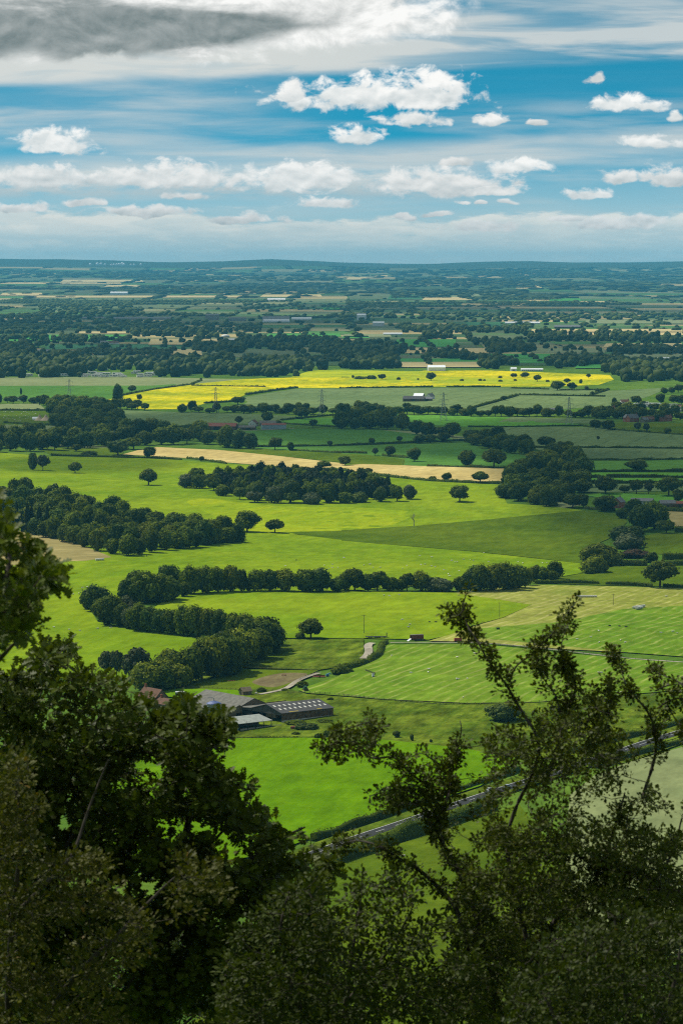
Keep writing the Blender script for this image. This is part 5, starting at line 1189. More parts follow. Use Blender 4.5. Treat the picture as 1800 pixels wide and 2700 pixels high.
# utility poles
def pole(T_, u, v, hpx, label):
    p = at(*T_(u, v)); h_ = hpx * mpp(p); o = empty('utility_pole', p); tag(o, label, 'pole'); m = MB(); m.tube([(0, 0, -.5), (0, 0, h_)], [.17, .12], 8); m.build('post', WOOD, o)
    m = MB(); m.box((0, 0, h_ - .5), (2.2, .12, .14)); ca = m.build('cross_arm', WOOD, o)
    for x in (-1, 0, 1): m = MB(); m.tube([(x, 0, h_ - .43), (x, 0, h_ - .1)], [.08, .05], 6); m.build('insulator', BLACK, ca)
pole(Q7, 206, 180, 51, 'utility pole with a cross arm standing behind the black flatbed trailer'); pole(N2, 725, 680, 43, 'utility pole on the boundary where green pasture meets striped hay'); pole(N2, 1246, 622, 32, 'utility pole in the hay field past the long row of bales')

# pylons
def pylon():
    o = empty('pylon', (0, 0, 0)); H = 46.0
    m = MB(); wz = lambda z: 4.2 * (1 - z / 30) + 1.25 if z < 24 else 1.25 + .84 * (1 - (z - 24) / 22) - .5 * max(0, (z - 24) / 22)
    zs = [0, 7, 13, 18, 22, 26, 30, 34, 38, 42, H]
    for sx_ in (-1, 1):
        for sy_ in (-1, 1): m.tube([(sx_ * wz(z), sy_ * wz(z), z) for z in zs], .20, 4)
    for a, b in zip(zs, zs[1:]):
        for s in (-1, 1):
            for d_ in (-1, 1):
                m.tube([(-d_ * wz(a), s * wz(a), a), (d_ * wz(b), s * wz(b), b)], .11, 4); m.tube([(s * wz(a), -d_ * wz(a), a), (s * wz(b), d_ * wz(b), b)], .11, 4)
    m.build('lattice_mast', STEEL, o)
    for z, l in ((42, 6.0), (34, 7.5), (26, 6.6)):
        m = MB()
        for s in (-1, 1):
            m.tube([(0, 0, z + 1.8), (s * l, 0, z)], .14, 4); m.tube([(0, 0, z - .2), (s * l, 0, z)], .14, 4); [m.tube([(s * l * k_, 0, z), (s * l * (k_ + .12), 0, z + 1.8 * (1 - k_) * .8)], .09, 4) for k_ in (.2, .4, .6)]
        ca = m.build('cross_arm', STEEL, o)
        for s in (-1, 1): m = MB(); m.tube([(s * l, 0, z), (s * l, 0, z - 3.4)], .13, 6); m.build('insulator', BLACK, ca)
    m = MB(); [m.box((sx_ * wz(0), sy_ * wz(0), -.2), (1.1, 1.1, 1.0)) for sx_ in (-1, 1) for sy_ in (-1, 1)]; m.build('footing', CONC, o); return o
py0 = pylon(); first = True
for u, v, hp, lab in ((183.7, 1066.5, 67, 'lattice pylon in front of the shaded dark green field'), (569, 1089, 69, 'lattice pylon against the foot of the yellow field'), (848.4, 1096, 70, 'lattice pylon between the brown farm and the cereal field'),
                      (1168.3, 1109.5, 75, 'lattice pylon with its feet in the bright green field'), (1499, 1120, 74, 'lattice pylon beside the village trees')):
    o = py0 if first else copy_tree(py0); first = False; p = at(u, v); o.location = p; k_ = hp * mpp(p) / 46; o.scale = (k_, k_, k_); o.rotation_euler = (0, 0, rad(8)); tag(o, lab, 'pylon', 'pylons across the valley')

# ------------------------------------------------------------------ fences
def fence(line, label, sp=3.0, h_=1.25, rails=2):
    g = [at(*p) for p in dens(line, 14, close=False)]; base = g[0].copy(); o = empty('fence', base); tag(o, label, 'fence'); m = MB(); P = [g[0]]; acc = 0
    for a, b in zip(g, g[1:]):
        L2 = (b - a).length; t_ = sp - acc
        while t_ < L2: P.append(a.lerp(b, t_ / L2)); t_ += sp
        acc = (acc + L2) % sp
    for k_ in range(rails): m.tube([p - base + Vector((0, 0, .3 + h_ * (.40 + .36 * k_))) for p in P], .05, 4)
    m.build('rail', WOOD, o); pm = MB(); pm.box((0, 0, h_ / 2 + .1), (.16, .16, h_ + .6)); pm_ = pm.mesh('post', WOOD)
    for p in P[:100]: c = link('post', pm_, o); c.location = p - base
fence(mp(G, [(690, 346), (900, 352), (1180, 362)]), 'timber rail fence between the belt corner and the track')
fence(mp(G, [(240, 476), (450, 474), (680, 490), (900, 494)]), 'timber rail fence behind the long grey barn')
fence(mp(G, [(985, 508), (1100, 506), (1300, 518), (1568, 548)]), 'post fence behind the large dark barn at the foot of the cut field')
fence(mp(N3, [(10, 588), (200, 608), (420, 625)]), 'post fence along the foot of the cut field, past the barn', sp=3.5)
fence(mp(N3, [(430, 626), (640, 627), (900, 618), (1200, 595)]), 'post fence ending the cut field above the rough pasture', sp=4.0)
fence(mp(N3, [(640, 348), (900, 372), (1330, 420), (1560, 436)]), 'wire fence along the grass track between the two hay fields', sp=4.5)
fence(mp(G, [(1060, 425), (1130, 392), (1200, 372)]), 'timber fence lining the bend of the farm track')

# ------------------------------------------------------------------ sheep and cattle
def quad_animal(L, Hh, mat, vox, legr, woolly):
    m = MB(); m.tube([(-L * .5, 0, Hh * .66), (-L * .42, 0, Hh * .70), (-L * .1, 0, Hh * .68), (L * .25, 0, Hh * .70), (L * .42, 0, Hh * .72)], [Hh * .12, Hh * .28, Hh * .30, Hh * .31, Hh * .18], 10)
    m.tube([(L * .36, 0, Hh * .76), (L * .55, 0, Hh * .86), (L * .62, 0, Hh * .9)], [Hh * .17, Hh * .12, Hh * .11], 8)
    m.tube([(L * .58, 0, Hh * .95), (L * .70, 0, Hh * .88), (L * .82, 0, Hh * .78)], [Hh * .12, Hh * .10, Hh * .06], 8)
    for s in (-1, 1):
        m.tube([(L * .60, s * Hh * .08, Hh * .96), (L * .57, s * Hh * .22, Hh * .95)], [Hh * .04, Hh * .025], 5)
        y = s * Hh * .16
        m.tube([(L * .30, y, Hh * .55), (L * .30, y, Hh * .28), (L * .32, y, .02)], [legr * 1.8, legr, legr], 6)
        m.tube([(-L * .34, y, Hh * .58), (-L * .28, y, Hh * .40), (-L * .42, y, Hh * .24), (-L * .38, y, .02)], [legr * 2.4, legr * 1.4, legr, legr], 6)
    m.tube([(-L * .48, 0, Hh * .76), (-L * .56, 0, Hh * .6), (-L * .57, 0, Hh * (.5 if woolly else .3))], [Hh * .06, Hh * .05, Hh * .03], 5)
    return remesh(m, 'animal', mat, vox)
SH = quad_animal(1.25, .85, WOOL, .05, .045, True); CW = quad_animal(2.2, 1.4, BLACKC, .08, .075, False); SHB = SH.copy(); SHB.materials.clear(); SHB.materials.append(BLACKC)
def flock(T_, pts, label, group, me=SH, name='sheep', cat='sheep', k_=1.25):
    for u, v in pts:
        o = link(name, me); p = at(*T_(u, v)); o.location = p + Vector((0, 0, .25)); o.rotation_euler = (0, 0, random.uniform(0, 6.28)); k2 = k_ * random.uniform(.85, 1.1); o.scale = (k2,) * 3; tag(o, label, cat, group)
flock(N2, [(360, 398), (415, 404), (300, 443), (280, 456), (130, 437), (103, 441), (178, 451), (365, 439), (383, 437), (413, 445), (430, 449), (505, 420), (520, 427), (531, 427), (560, 414), (590, 416), (605, 420), (653, 384), (675, 425), (602, 442), (490, 482), (495, 492), (470, 462), (540, 467), (12, 407), (145, 452), (810, 426), (832, 432), (922, 431), (942, 430)], 'white sheep grazing in the sunny pasture behind the upper belt', 'sheep behind the upper belt')
flock(N1, [(1312, 444), (1490, 442), (1510, 457), (1527, 437), (1527, 452), (1552, 452)], 'white sheep grazing in the sunny pasture behind the upper belt', 'sheep behind the upper belt')
flock(N1, [(380, 545), (402, 541), (338, 574), (363, 571), (250, 726), (318, 737), (368, 742), (450, 733), (510, 729)], 'white sheep in the hollow pasture beside the curved belt', 'sheep beside the curved belt')
flock(N2, [(195, 580), (220, 582), (265, 577), (278, 692), (313, 714), (307, 726)], 'white sheep in the bright pasture between the two belts', 'sheep between the belts')
flock(N2, [(1180, 744), (1080, 782), (1145, 772), (1182, 797), (1280, 787), (1301, 797), (1466, 752), (1520, 747), (1490, 585), (1540, 754)], 'white sheep scattered over the striped hay field', 'sheep on the hay field')
flock(N3, [(530, 412), (611, 395), (401, 467), (398, 482), (318, 484), (528, 513), (536, 512), (577, 510), (558, 597), (890, 407), (906, 390), (1182, 484), (1191, 484), (1210, 577), (1270, 577), (1282, 573), (230, 405)], 'white sheep on the cut field beyond the farm', 'sheep on the cut field')
flock(Q1, [(36, 655), (54, 654), (88, 666), (112, 654), (122, 653), (200, 670), (222, 652), (236, 654), (250, 662), (276, 668), (302, 656), (216, 690), (238, 690), (266, 702), (284, 702), (154, 690), (186, 706), (82, 692), (86, 714), (48, 692), (36, 706), (118, 716), (138, 728), (150, 738), (176, 736), (188, 734), (330, 672), (240, 714), (68, 714), (4, 684)], 'white sheep in the pasture beside the tents', 'sheep beside the tents', k_=1.6)
flock(Q5, [(370, 570), (404, 566), (416, 556), (440, 556), (474, 548), (478, 566)], 'white sheep in the pale paddock by the willow', 'sheep by the willow')
flock(Q8, [(305, 606), (322, 604)], 'white sheep on the dark grass below the road', 'sheep below the road', k_=1.3)
flock(N2, [(403, 702), (433, 702)], 'black sheep in the bright pasture between the two belts', 'black sheep between the belts', me=SHB)
flock(N2, [(1275, 722), (1305, 726), (1230, 720)], 'black sheep on the striped hay field', 'black sheep on the hay field', me=SHB)
flock(N1, [(1360, 417), (675, 399)], 'black sheep in the sunny pasture behind the upper belt', 'black sheep behind the belt', me=SHB)
flock(N2, [(718, 736)], 'black cow lying low in the dull patch of the hay field', None, me=CW, name='cow', cat='cow', k_=1.25)
flock(G, [(653, 390)], 'black cow under the trees at the edge of the paddock', None, me=CW, name='cow', cat='cow', k_=1.1)

# ------------------------------------------------------------------ on the road: motorcyclist, car, sign
def road_at(px, py): p = at(px, py); return Vector((p.x, p.y, hgt(p.x, p.y) + OB + .06))
rp = road_at(*Q8(376, 338)); r2 = road_at(*Q8(640, 245)); ra = math.atan2(r2.y - rp.y, r2.x - rp.x)
o = empty('motorcycle', rp, ra); tag(o, 'dark motorcycle riding along the road by the white edge line', 'motorcycle')
for x in (-.72, .72): wheel(RUBBER, STEEL, (x, 0, .32), .32, .14, o, 'y')
m = MB(); m.ball((.15, 0, .85), (.38, .2, .2), 2); m.box((0, 0, .5), (.6, .3, .45), taper=.8); m.tube([(.4, 0, .9), (.72, 0, .32)], .06, 6); m.tube([(-.3, 0, .5), (-.72, 0, .32)], .06, 6); m.build('body', BLACK, o)
m = MB(); m.box((-.35, 0, .86), (.7, .26, .12), ry=.1); m.build('seat', BLACK, o)
m = MB(); m.tube([(.42, -.36, 1.02), (.5, 0, 1.0), (.42, .36, 1.02)], .03, 6); m.build('handlebar', STEEL, o)
m = MB(); m.ball((.62, 0, .92), (.1, .12, .12), 1); m.build('headlight', WHITE, o)
m = MB(); m.tube([(-.25, 0, .92), (-.2, 0, 1.1), (-.05, 0, 1.35), (.02, 0, 1.5), (.06, 0, 1.6)], [.19, .19, .22, .16, .08], 10); m.ball((.12, 0, 1.72), (.16, .14, .17), 2)
for s in (-1, 1):
    m.tube([(-.2, s * .1, .95), (.2, s * .22, .85), (-.02, s * .2, .45), (.14, s * .2, .36)], [.12, .10, .075, .05], 8); m.tube([(0, s * .22, 1.48), (.12, s * .32, 1.22), (.42, s * .34, 1.06)], [.09, .07, .05], 8)
r_ = link('person', remesh(m, 'person', BLACK, .035)); r_.location = rp; r_.rotation_euler = (0, 0, ra); tag(r_, 'rider in black clothes and dark helmet sitting on the motorcycle', 'person')
def car(px, py, label, paint):
    p = road_at(px, py); o = empty('car', p, ra + math.pi); tag(o, label, 'car')
    m = MB(); m.prism([(-.86, .3), (.86, .3), (.9, .65), (.82, .95), (-.82, .95), (-.9, .65)], -2.1, 2.1); m.build('body', paint, o)
    m = MB(); m.prism([(-.78, .95), (.78, .95), (.62, 1.45), (-.62, 1.45)], -1.5, .9); cb_ = m.build('window', DGLASS, o); m = MB(); m.box((-.3, 0, 1.47), (1.8, 1.22, .06)); m.build('roof', paint, o)
    for x in (-1.3, 1.3):
        for y in (-.8, .8): wheel(RUBBER, STEEL, (x, y, .32), .32, .2, o, 'y')
    for y in (-.6, .6):
        m = MB(); m.box((2.1, y, .72), (.08, .36, .16)); m.build('headlight', WHITE, o); m = MB(); m.box((-2.1, y, .75), (.08, .3, .14)); m.build('tail_light', REDP, o)
SILVER = solid('silver_paint', (.42, .43, .45), .3, .5, .05, 1, metal=.3)
car(*Q8(1100, 96), 'silver car on the road half hidden by thorn leaves', SILVER)
car(*Q8(965, 122), 'white car on the road behind the thorn leaves', WHITE)
p = at(*Q8(724, 128)); o = empty('road_sign', p, .3); tag(o, 'grey-backed road sign on posts at the upper verge', 'road sign')
m = MB(); m.box((0, 0, 2.3), (1.6, .08, 1.9)); m.build('panel', STEEL, o)
for x in (-.5, .5): m = MB(); m.tube([(x, .08, -.3), (x, .08, 3.0)], .06, 6); m.build('post', STEEL, o)

# ------------------------------------------------------------------ buildings farther out
gable('farm_shed', 'long brown farm barn with a sagging dark roof, west end of the brown farm', at(*Q2(460, 672)), rad(-10), 44, 18, 5, 9.0, CLAD, RUST, 'barn', doors=(('-y', 8, 8, 4.5, 0), ('-y', -4, 8, 4.5, 0)))
gable('farm_shed', 'low grey-brown shed in the middle of the brown farm', at(*Q2(690, 672)), rad(-8), 26, 12, 3.2, 5.6, CLAD, ROOFG, 'shed', doors=(('-y', 4, 6, 3, 0),))
gable('farmhouse', 'white-gabled house with a red roof in the brown farm', at(*Q2(760, 640)), rad(70), 11, 11, 4.4, 8.6, RENDER, TILE, 'house', wins=(('-x', -2, 1.2, 1.6, 2.2), ('-x', 2, 1.2, 1.6, 2.2)), chim=((4, 0),))
gable('farm_shed', 'pale blue-grey shed with a brown roof, east end of the brown farm', at(*Q2(945, 668)), rad(8), 32, 14, 6.0, 8.0, SHEET, RUST, 'shed', doors=(('-x', 0, 4, 4.4, 0),))
gable('farm_shed', 'grey-roofed shed behind the pale shed of the brown farm', at(*Q2(890, 640)), rad(5), 22, 12, 4.5, 7.5, STONE, ROOFG, 'shed', wins=(('-y', 2, 2, 1, 2),))
gable('black_shed', 'long low black shed half sunk behind the conifer plantation', at(*M1(1470, 502)), rad(-6), 40, 12, 2.6, 4.4, BLACK, BLACK, 'shed', doors=(('-y', 0, 4, 2.2, 0),))
gable('farm_shed', 'dark-roofed barn of the small farm in the cereal field', at(*Q3(665, 412)), rad(-8), 34, 16, 4.4, 8.6, CLAD, ROOFD, 'barn', doors=(('-y', 0, 5, 4, 0),))
gable('farm_shed', 'white-roofed shed of the small farm in the cereal field', at(*Q3(712, 388)), rad(-20), 16, 12, 5.0, 9.0, CLAD, FWHITE, 'shed', doors=(('-y', 0, 3, 3, 0),))
gable('farmhouse', 'white-ended house of the small farm in the cereal field', at(*Q3(815, 392)), rad(60), 14, 9, 5.0, 9.4, RENDER, GREYR, 'house', wins=(('-x', 0, 1.4, 1.6, 2),), chim=((5, 0),))
gable('farm_shed', 'grey shed lying across the end of the small cereal farm', at(*Q3(770, 408)), rad(-4), 22, 12, 3.8, 6.4, STONE, GREYR, 'shed', doors=(('-y', 3, 4, 3, 0),))
gable('white_barn', 'big white barn standing beyond the yellow field', at(*Q3(870, 130)), rad(3), 36, 26, 7.5, 11.5, FWHITE, FWHITE, 'barn', doors=(('-x', 0, 6, 5, 0),))
gable('white_shed', 'small white shed beyond the far end of the yellow field', at(*Q4(10, 272)), rad(4), 12, 10, 5, 7.5, FWHITE, FWHITE, 'shed', doors=(('-y', 0, 2.4, 3, 0),))
gable('glasshouse', 'long white glasshouse beyond the far end of the yellow field', at(*Q4(178, 271)), rad(1), 46, 9, 3.2, 5.2, FWHITE, FWHITE, 'glasshouse', wins=tuple(('-y', x, 2.4, 1.6, .8) for x in range(-20, 22, 4)))
gable('brick_house', 'red brick house with a slate roof among the trees by the olive pasture', at(*Q5(972, 655)), rad(64), 12, 9, 5.4, 9.2, BRICK, GREYR, 'house', wins=(('-x', -2, 1.1, 1.4, 3.4), ('-x', 2, 1.1, 1.4, 3.4), ('-x', -2, 1.1, 1.4, .9)), chim=((4, 0),))
gable('farm_shed', 'grey-roofed pale shed near the brick house', at(*Q5(1190, 636)), rad(-14), 20, 11, 4.4, 6.6, SHEET, GREYR, 'shed', doors=(('+x', 0, 3, 3, 0),))
gable('stone_shed', 'stone shed with a grey roof behind the chain of trees', at(*Q5(1420, 654)), rad(6), 14, 9, 4, 6.6, STONE, GREYR, 'shed', doors=(('-y', 0, 2, 2.4, 0),))
gable('farm_shed', 'long low rusty-roofed shed beside the stone shed', at(*Q5(1530, 652)), rad(2), 24, 9, 3.6, 5.4, CLAD, RUST, 'shed', doors=(('-y', 0, 3, 2.6, 0),))
VG = 'houses of the village'
for u, v, rz, L, W, he, hr, wm, rm, lab in ((1100, 740, 30, 16, 10, 6, 11, BRICK, GREYR, 'tall brick house with gables at the near edge of the village'), (1060, 738, -60, 12, 9, 6, 10, BRICK, GREYR, 'brick house adjoining the tall gabled one'), (1240, 740, 5, 18, 9, 4, 7.5, STONE, TILE, 'low house with an orange-red roof in the village'),
    (1330, 732, -20, 22, 9, 4.4, 8, BRICK, TILE, 'long red-roofed house next to the low orange one'), (1400, 735, 10, 18, 9, 5, 9, BRICK, TILE, 'red-roofed house at the end of the near village row'), (1210, 745, 40, 10, 8, 4, 7, STONE, GREYR, 'grey-roofed cottage before the orange-roofed house'), (1030, 575, 10, 13, 9, 3.4, 7, RENDER, TILE, 'pale bungalow with a pinkish roof beyond the hedgerow'),
    (905, 650, 20, 12, 8, 5, 9, RENDER, TILE, 'pale house half hidden in the hedgerow trees'), (355, 655, 0, 16, 8, 4, 7, RENDER, GREYR, 'white-walled house glimpsed in the hedgerow by the pylon'), (1540, 625, -4, 22, 9, 4, 7, RENDER, TILE, 'pale long house with a pink roof at the back of the village')):
    gable('village_house', lab, at(*Q4(u, v)), rad(rz), L, W, he, hr, wm, rm, 'house', VG, wins=(('-y', -3, 1.2, 1.4, 1.6), ('-y', 3, 1.2, 1.4, 1.6), ('-x', 0, 1.2, 1.4, 1.6)), chim=((L / 2 - 1, 0),))
# chalets and caravans
def caravan_proto():
    o = empty('caravan', (0, 0, 0)); m = MB(); m.prism([(-1.3, .5), (1.3, .5), (1.35, 2.2), (1.1, 2.75), (-1.1, 2.75), (-1.35, 2.2)], -4.6, 4.6); m.build('body', CREAM, o)
    for x in (-3, 0, 3): m = MB(); m.box((x, -1.36, 1.75), (1.6, .06, .7)); m.build('window', DGLASS, o)
    m = MB(); m.box((1.5, -1.37, 1.4), (.7, .05, 1.7)); m.build('door', STEEL, o)
    for y in (-1.1, 1.1): wheel(RUBBER, STEEL, (0, y, .35), .35, .2, o, 'y')
    return o
cv = caravan_proto(); first = True
CP = [(240, 322), (262, 324), (390, 324), (600, 322), (780, 328), (800, 320), (790, 285), (850, 300), (880, 326), (905, 316), (925, 306), (940, 330), (970, 330), (985, 308), (1050, 328), (1075, 312), (1100, 322), (1130, 330), (1240, 300), (1260, 286), (1290, 312), (1370, 312), (1385, 302), (1440, 306), (1430, 318), (830, 240), (960, 268), (1365, 328), (145, 548), (1290, 330)]
for u, v in CP:
    o = cv if first else copy_tree(cv); first = False; o.location = at(*Q1(u, v + 2)); k_ = random.uniform(1.5, 2.1); o.scale = (k_, k_, k_ * 1.1); o.rotation_euler = (0, 0, random.uniform(-.5, .5)); tag(o, 'white holiday caravan among the trees of the caravan park', 'caravan', 'caravans of the park')
for u, v in ((1160, 590), (1200, 600), (1250, 608), (1290, 604), (1330, 600), (1380, 614), (1430, 608), (1470, 596), (1500, 630), (1545, 648), (1200, 580), (1300, 592)):
    o = copy_tree(cv); o.location = at(*Q4(u, v)); k_ = random.uniform(1.2, 1.8); o.scale = (k_ * 1.2, k_, k_); o.rotation_euler = (0, 0, random.uniform(-.3, .3)); tag(o, 'pale chalet in the terrace at the back of the village', 'chalet', 'chalets by the village')
# tents
for u, w_, h_, lab in ((366, 16, 9.5, 'beige pointed tent between the white awning and a wider tent'), (424, 20, 9.0, 'wider beige pointed tent beside the wood')):
    o = empty('tent', at(*Q1(u, 727))); tag(o, lab, 'tent'); k_ = w_ / 2; m = MB(); m.tube([(0, 0, 0), (0, 0, h_ * .18), (0, 0, h_ * .5), (0, 0, h_)], [k_, k_ * .72, k_ * .34, .12], 14); m.build('canvas', CANVAS, o); m = MB(); m.tube([(0, 0, h_ * .9), (0, 0, h_ + .9)], .14, 6); m.build('tent_pole', WOOD, o)
gable('awning', 'white square awning at the end of the beige tents', at(*Q1(326, 724)), .1, 8, 6, 2.6, 4.6, FWHITE, FWHITE, 'tent')

# far sites across the plain
FB = 'far farm and factory buildings'
for T_, u, v, L, W, he, hr, wm, rm, lab in (
    (F1, 1268, 329, 105, 60, 9, 22, FWHITE, GREYR, 'far white factory with a grey-green roof on the plain'), (F1, 1270, 331, 100, 20, 8, 11, FWHITE, FWHITE, 'bright white loading hall in front of the far factory'), (F1, 1385, 322, 80, 30, 8, 12, WHITE, FWHITE, 'far low pale hall beside the white factory'),
    (F1, 655, 321, 230, 40, 8, 13, STEEL, GREYR, 'very long far grey hall on the plain'), (F1, 975, 322, 55, 35, 22, 26, CONC, GREYR, 'far grey mill block among the industrial sheds'), (F1, 1090, 326, 70, 30, 12, 16, STEEL, ROOFG, 'far dull shed between the mill block and the white factory'), (F1, 430, 318, 90, 30, 7, 11, STEEL, GREYR, 'far low grey hall by the long one'),
    (F1, 212, 474, 46, 20, 6, 10, CONC, GREYR, 'long grey shed behind the caravan park'), (F1, 1050, 418, 52, 14, 5, 8, STEEL, WHITE, 'pale sheds below the domed tank'), (F2, 92, 322, 36, 30, 22, 27, FWHITE, FWHITE, 'far pale tower block of a mill among dark trees'), (F2, 170, 350, 40, 26, 14, 18, WHITE, FWHITE, 'far pale sheds below the mill block'),
    (F2, 830, 340, 130, 16, 6, 10, WHITE, FWHITE, 'far row of long pale sheds past the dark trees'), (F2, 235, 390, 60, 14, 5, 8, WHITE, WHITE, 'far pale sheds along a hedge'), (F2, 1035, 360, 90, 30, 7, 12, CLAD, GREYR, 'far dull farm sheds near the tan field'), (F2, 750, 505, 36, 10, 5, 8, WHITE, WHITE, 'pale long shed behind the green field beyond the yellow'), (F2, 1480, 508, 30, 12, 5, 8, WHITE, FWHITE, 'pale shed among the dark trees over the village'),
    (F1, 480, 430, 22, 12, 5, 9, RENDER, GREYR, 'far pale farm building beside the strip of dark green'), (F1, 525, 432, 26, 12, 5, 9, RENDER, TILE, 'far farm building with a reddish roof by the dark green strip'), (F1, 1270, 236, 110, 40, 14, 20, FWHITE, FWHITE, 'tiny far white block below the poplar row'), (F1, 548, 206, 120, 40, 18, 24, FWHITE, FWHITE, 'tiny far white shed under the tan streak')):
    gable('far_shed', lab, at(*T_(u, v)), rad(random.uniform(-3, 3)), L, W, he, hr, wm, rm, 'building')
p = at(*F1(1036, 402)); o = empty('domed_tank', p); tag(o, 'far pale domed storage tank on the plain', 'tank'); m = MB(); m.tube([(0, 0, -1), (0, 0, 5)], 13, 20); m.build('wall', STEEL, o); m = MB(); m.tube([(0, 0, 5), (0, 0, 8), (0, 0, 10), (0, 0, 10.8)], [13, 11, 6, .5], 20); m.build('roof', CREAM, o)
for u, v, r in ((415, 68, 40), (448, 68, 52), (465, 67, 46), (483, 68, 36), (512, 69, 34), (524, 69, 36), (537, 68, 36), (548, 68, 38), (562, 67, 50), (570, 68, 44), (602, 69, 34), (617, 69, 34), (648, 68, 36)):
    p = at(*F1(u, v + 2)); m = MB(); r *= .44; m.ball((0, 0, r * .8), r, 2); m.tube([(0, 0, -5), (0, 0, r * .5)], r * .7, 12); o = m.build('radome', FWHITE, None, True); o.location = p; tag(o, 'tiny white radar dome in the line on the far moor slope', 'radome', 'radar domes on the moor')
# ------------------------------------------------------------------ the plain: patchwork of fields, hedgerow trees and woods to the foot of the moors
R = random.Random(11)
fm, t, b = new_mat('farmland', .9, .05)
a_ = t.node('ShaderNodeAttribute', attribute_name='crop'); pp = pos(t)
n_ = t.noise(t.mapping(pp, scale=(1 / 300, 1 / 900, 1)), 1.0, 4, .6)
mlt = t.ramp(n_, .3, .7, .75, 1.25); cc = t.node('ShaderNodeCombineColor'); [t.put(cc.inputs[i], mlt) for i in range(3)]
t.put(b.inputs['Base Color'], t.mix(1.0, a_.outputs['Color'], cc.outputs[0], 'MULTIPLY'))
CROPS = [((.085, .145, .040), 5), ((.07, .165, .03), 4), ((.13, .165, .065), 5), ((.17, .19, .08), 4), ((.40, .32, .135), 3), ((.055, .115, .03), 4), ((.24, .23, .10), 2), ((.10, .13, .05), 4)]
CW_ = [c for c, w_ in CROPS for _ in range(w_)]
fv, ff, fc = [], [], []; edges = []; woods_ = []
def cell(x0, x1, y0, y1, mx, my):
    if x1 - x0 > mx * R.uniform(.7, 1.6): m = x0 + (x1 - x0) * R.uniform(.35, .65); cell(x0, m, y0, y1, mx, my); cell(m, x1, y0, y1, mx, my); return
    if y1 - y0 > my * R.uniform(.7, 1.6): m = y0 + (y1 - y0) * R.uniform(.35, .65); cell(x0, x1, y0, m, mx, my); cell(x0, x1, m, y1, mx, my); return
    sk = R.uniform(-.06, .06); c = R.choice(CW_); k = R.uniform(.85, 1.15) * (.68 if y0 > 21000 else .85); n = len(fv); far = y0 > 15500
    nx_, ny_ = (2, 2) if far else (1, 1)
    for j in range(ny_ + 1):
        for i in range(nx_ + 1):
            y = y0 + (y1 - y0) * j / ny_; x = x0 + (x1 - x0) * i / nx_ + sk * (y - y0); fv.append((x, y, hgt(x, y) + (1.2 if not far else 3.0)))
    for j in range(ny_):
        for i in range(nx_):
            a0 = n + j * (nx_ + 1) + i; ff.append((a0, a0 + 1, a0 + nx_ + 2, a0 + nx_ + 1)); fc.append((*[v * k for v in c], 1))
    wd = mnoise.noise(Vector((x0 / 1500, y0 / 2600, 3.3)))
    if wd + R.uniform(-.25, .25) > (.26 if y0 < 10500 else (.31 if y0 < 20000 else .16)): woods_.append((x0, x1, y0, y1))
    edges.append(((x0, y0), (x1, y0))); edges.append(((x0, y0), (x0 + sk * (y1 - y0), y1)))
cell(-1300, 1300, 6850, 9500, 330, 300); cell(-2000, 2000, 9500, 14000, 460, 420); cell(-3200, 3200, 14000, 22000, 700, 800); cell(-6500, 6500, 22000, 40500, 1000, 1300)
me = bpy.data.meshes.new('farmland'); me.from_pydata(fv, [], ff); me.materials.append(fm)
ca = me.color_attributes.new('crop', 'FLOAT_COLOR', 'CORNER'); ca.data.foreach_set('color', [x for c, f in zip(fc, ff) for _ in f for x in c]); me.update()
tag(link('farmland', me), kind='structure')
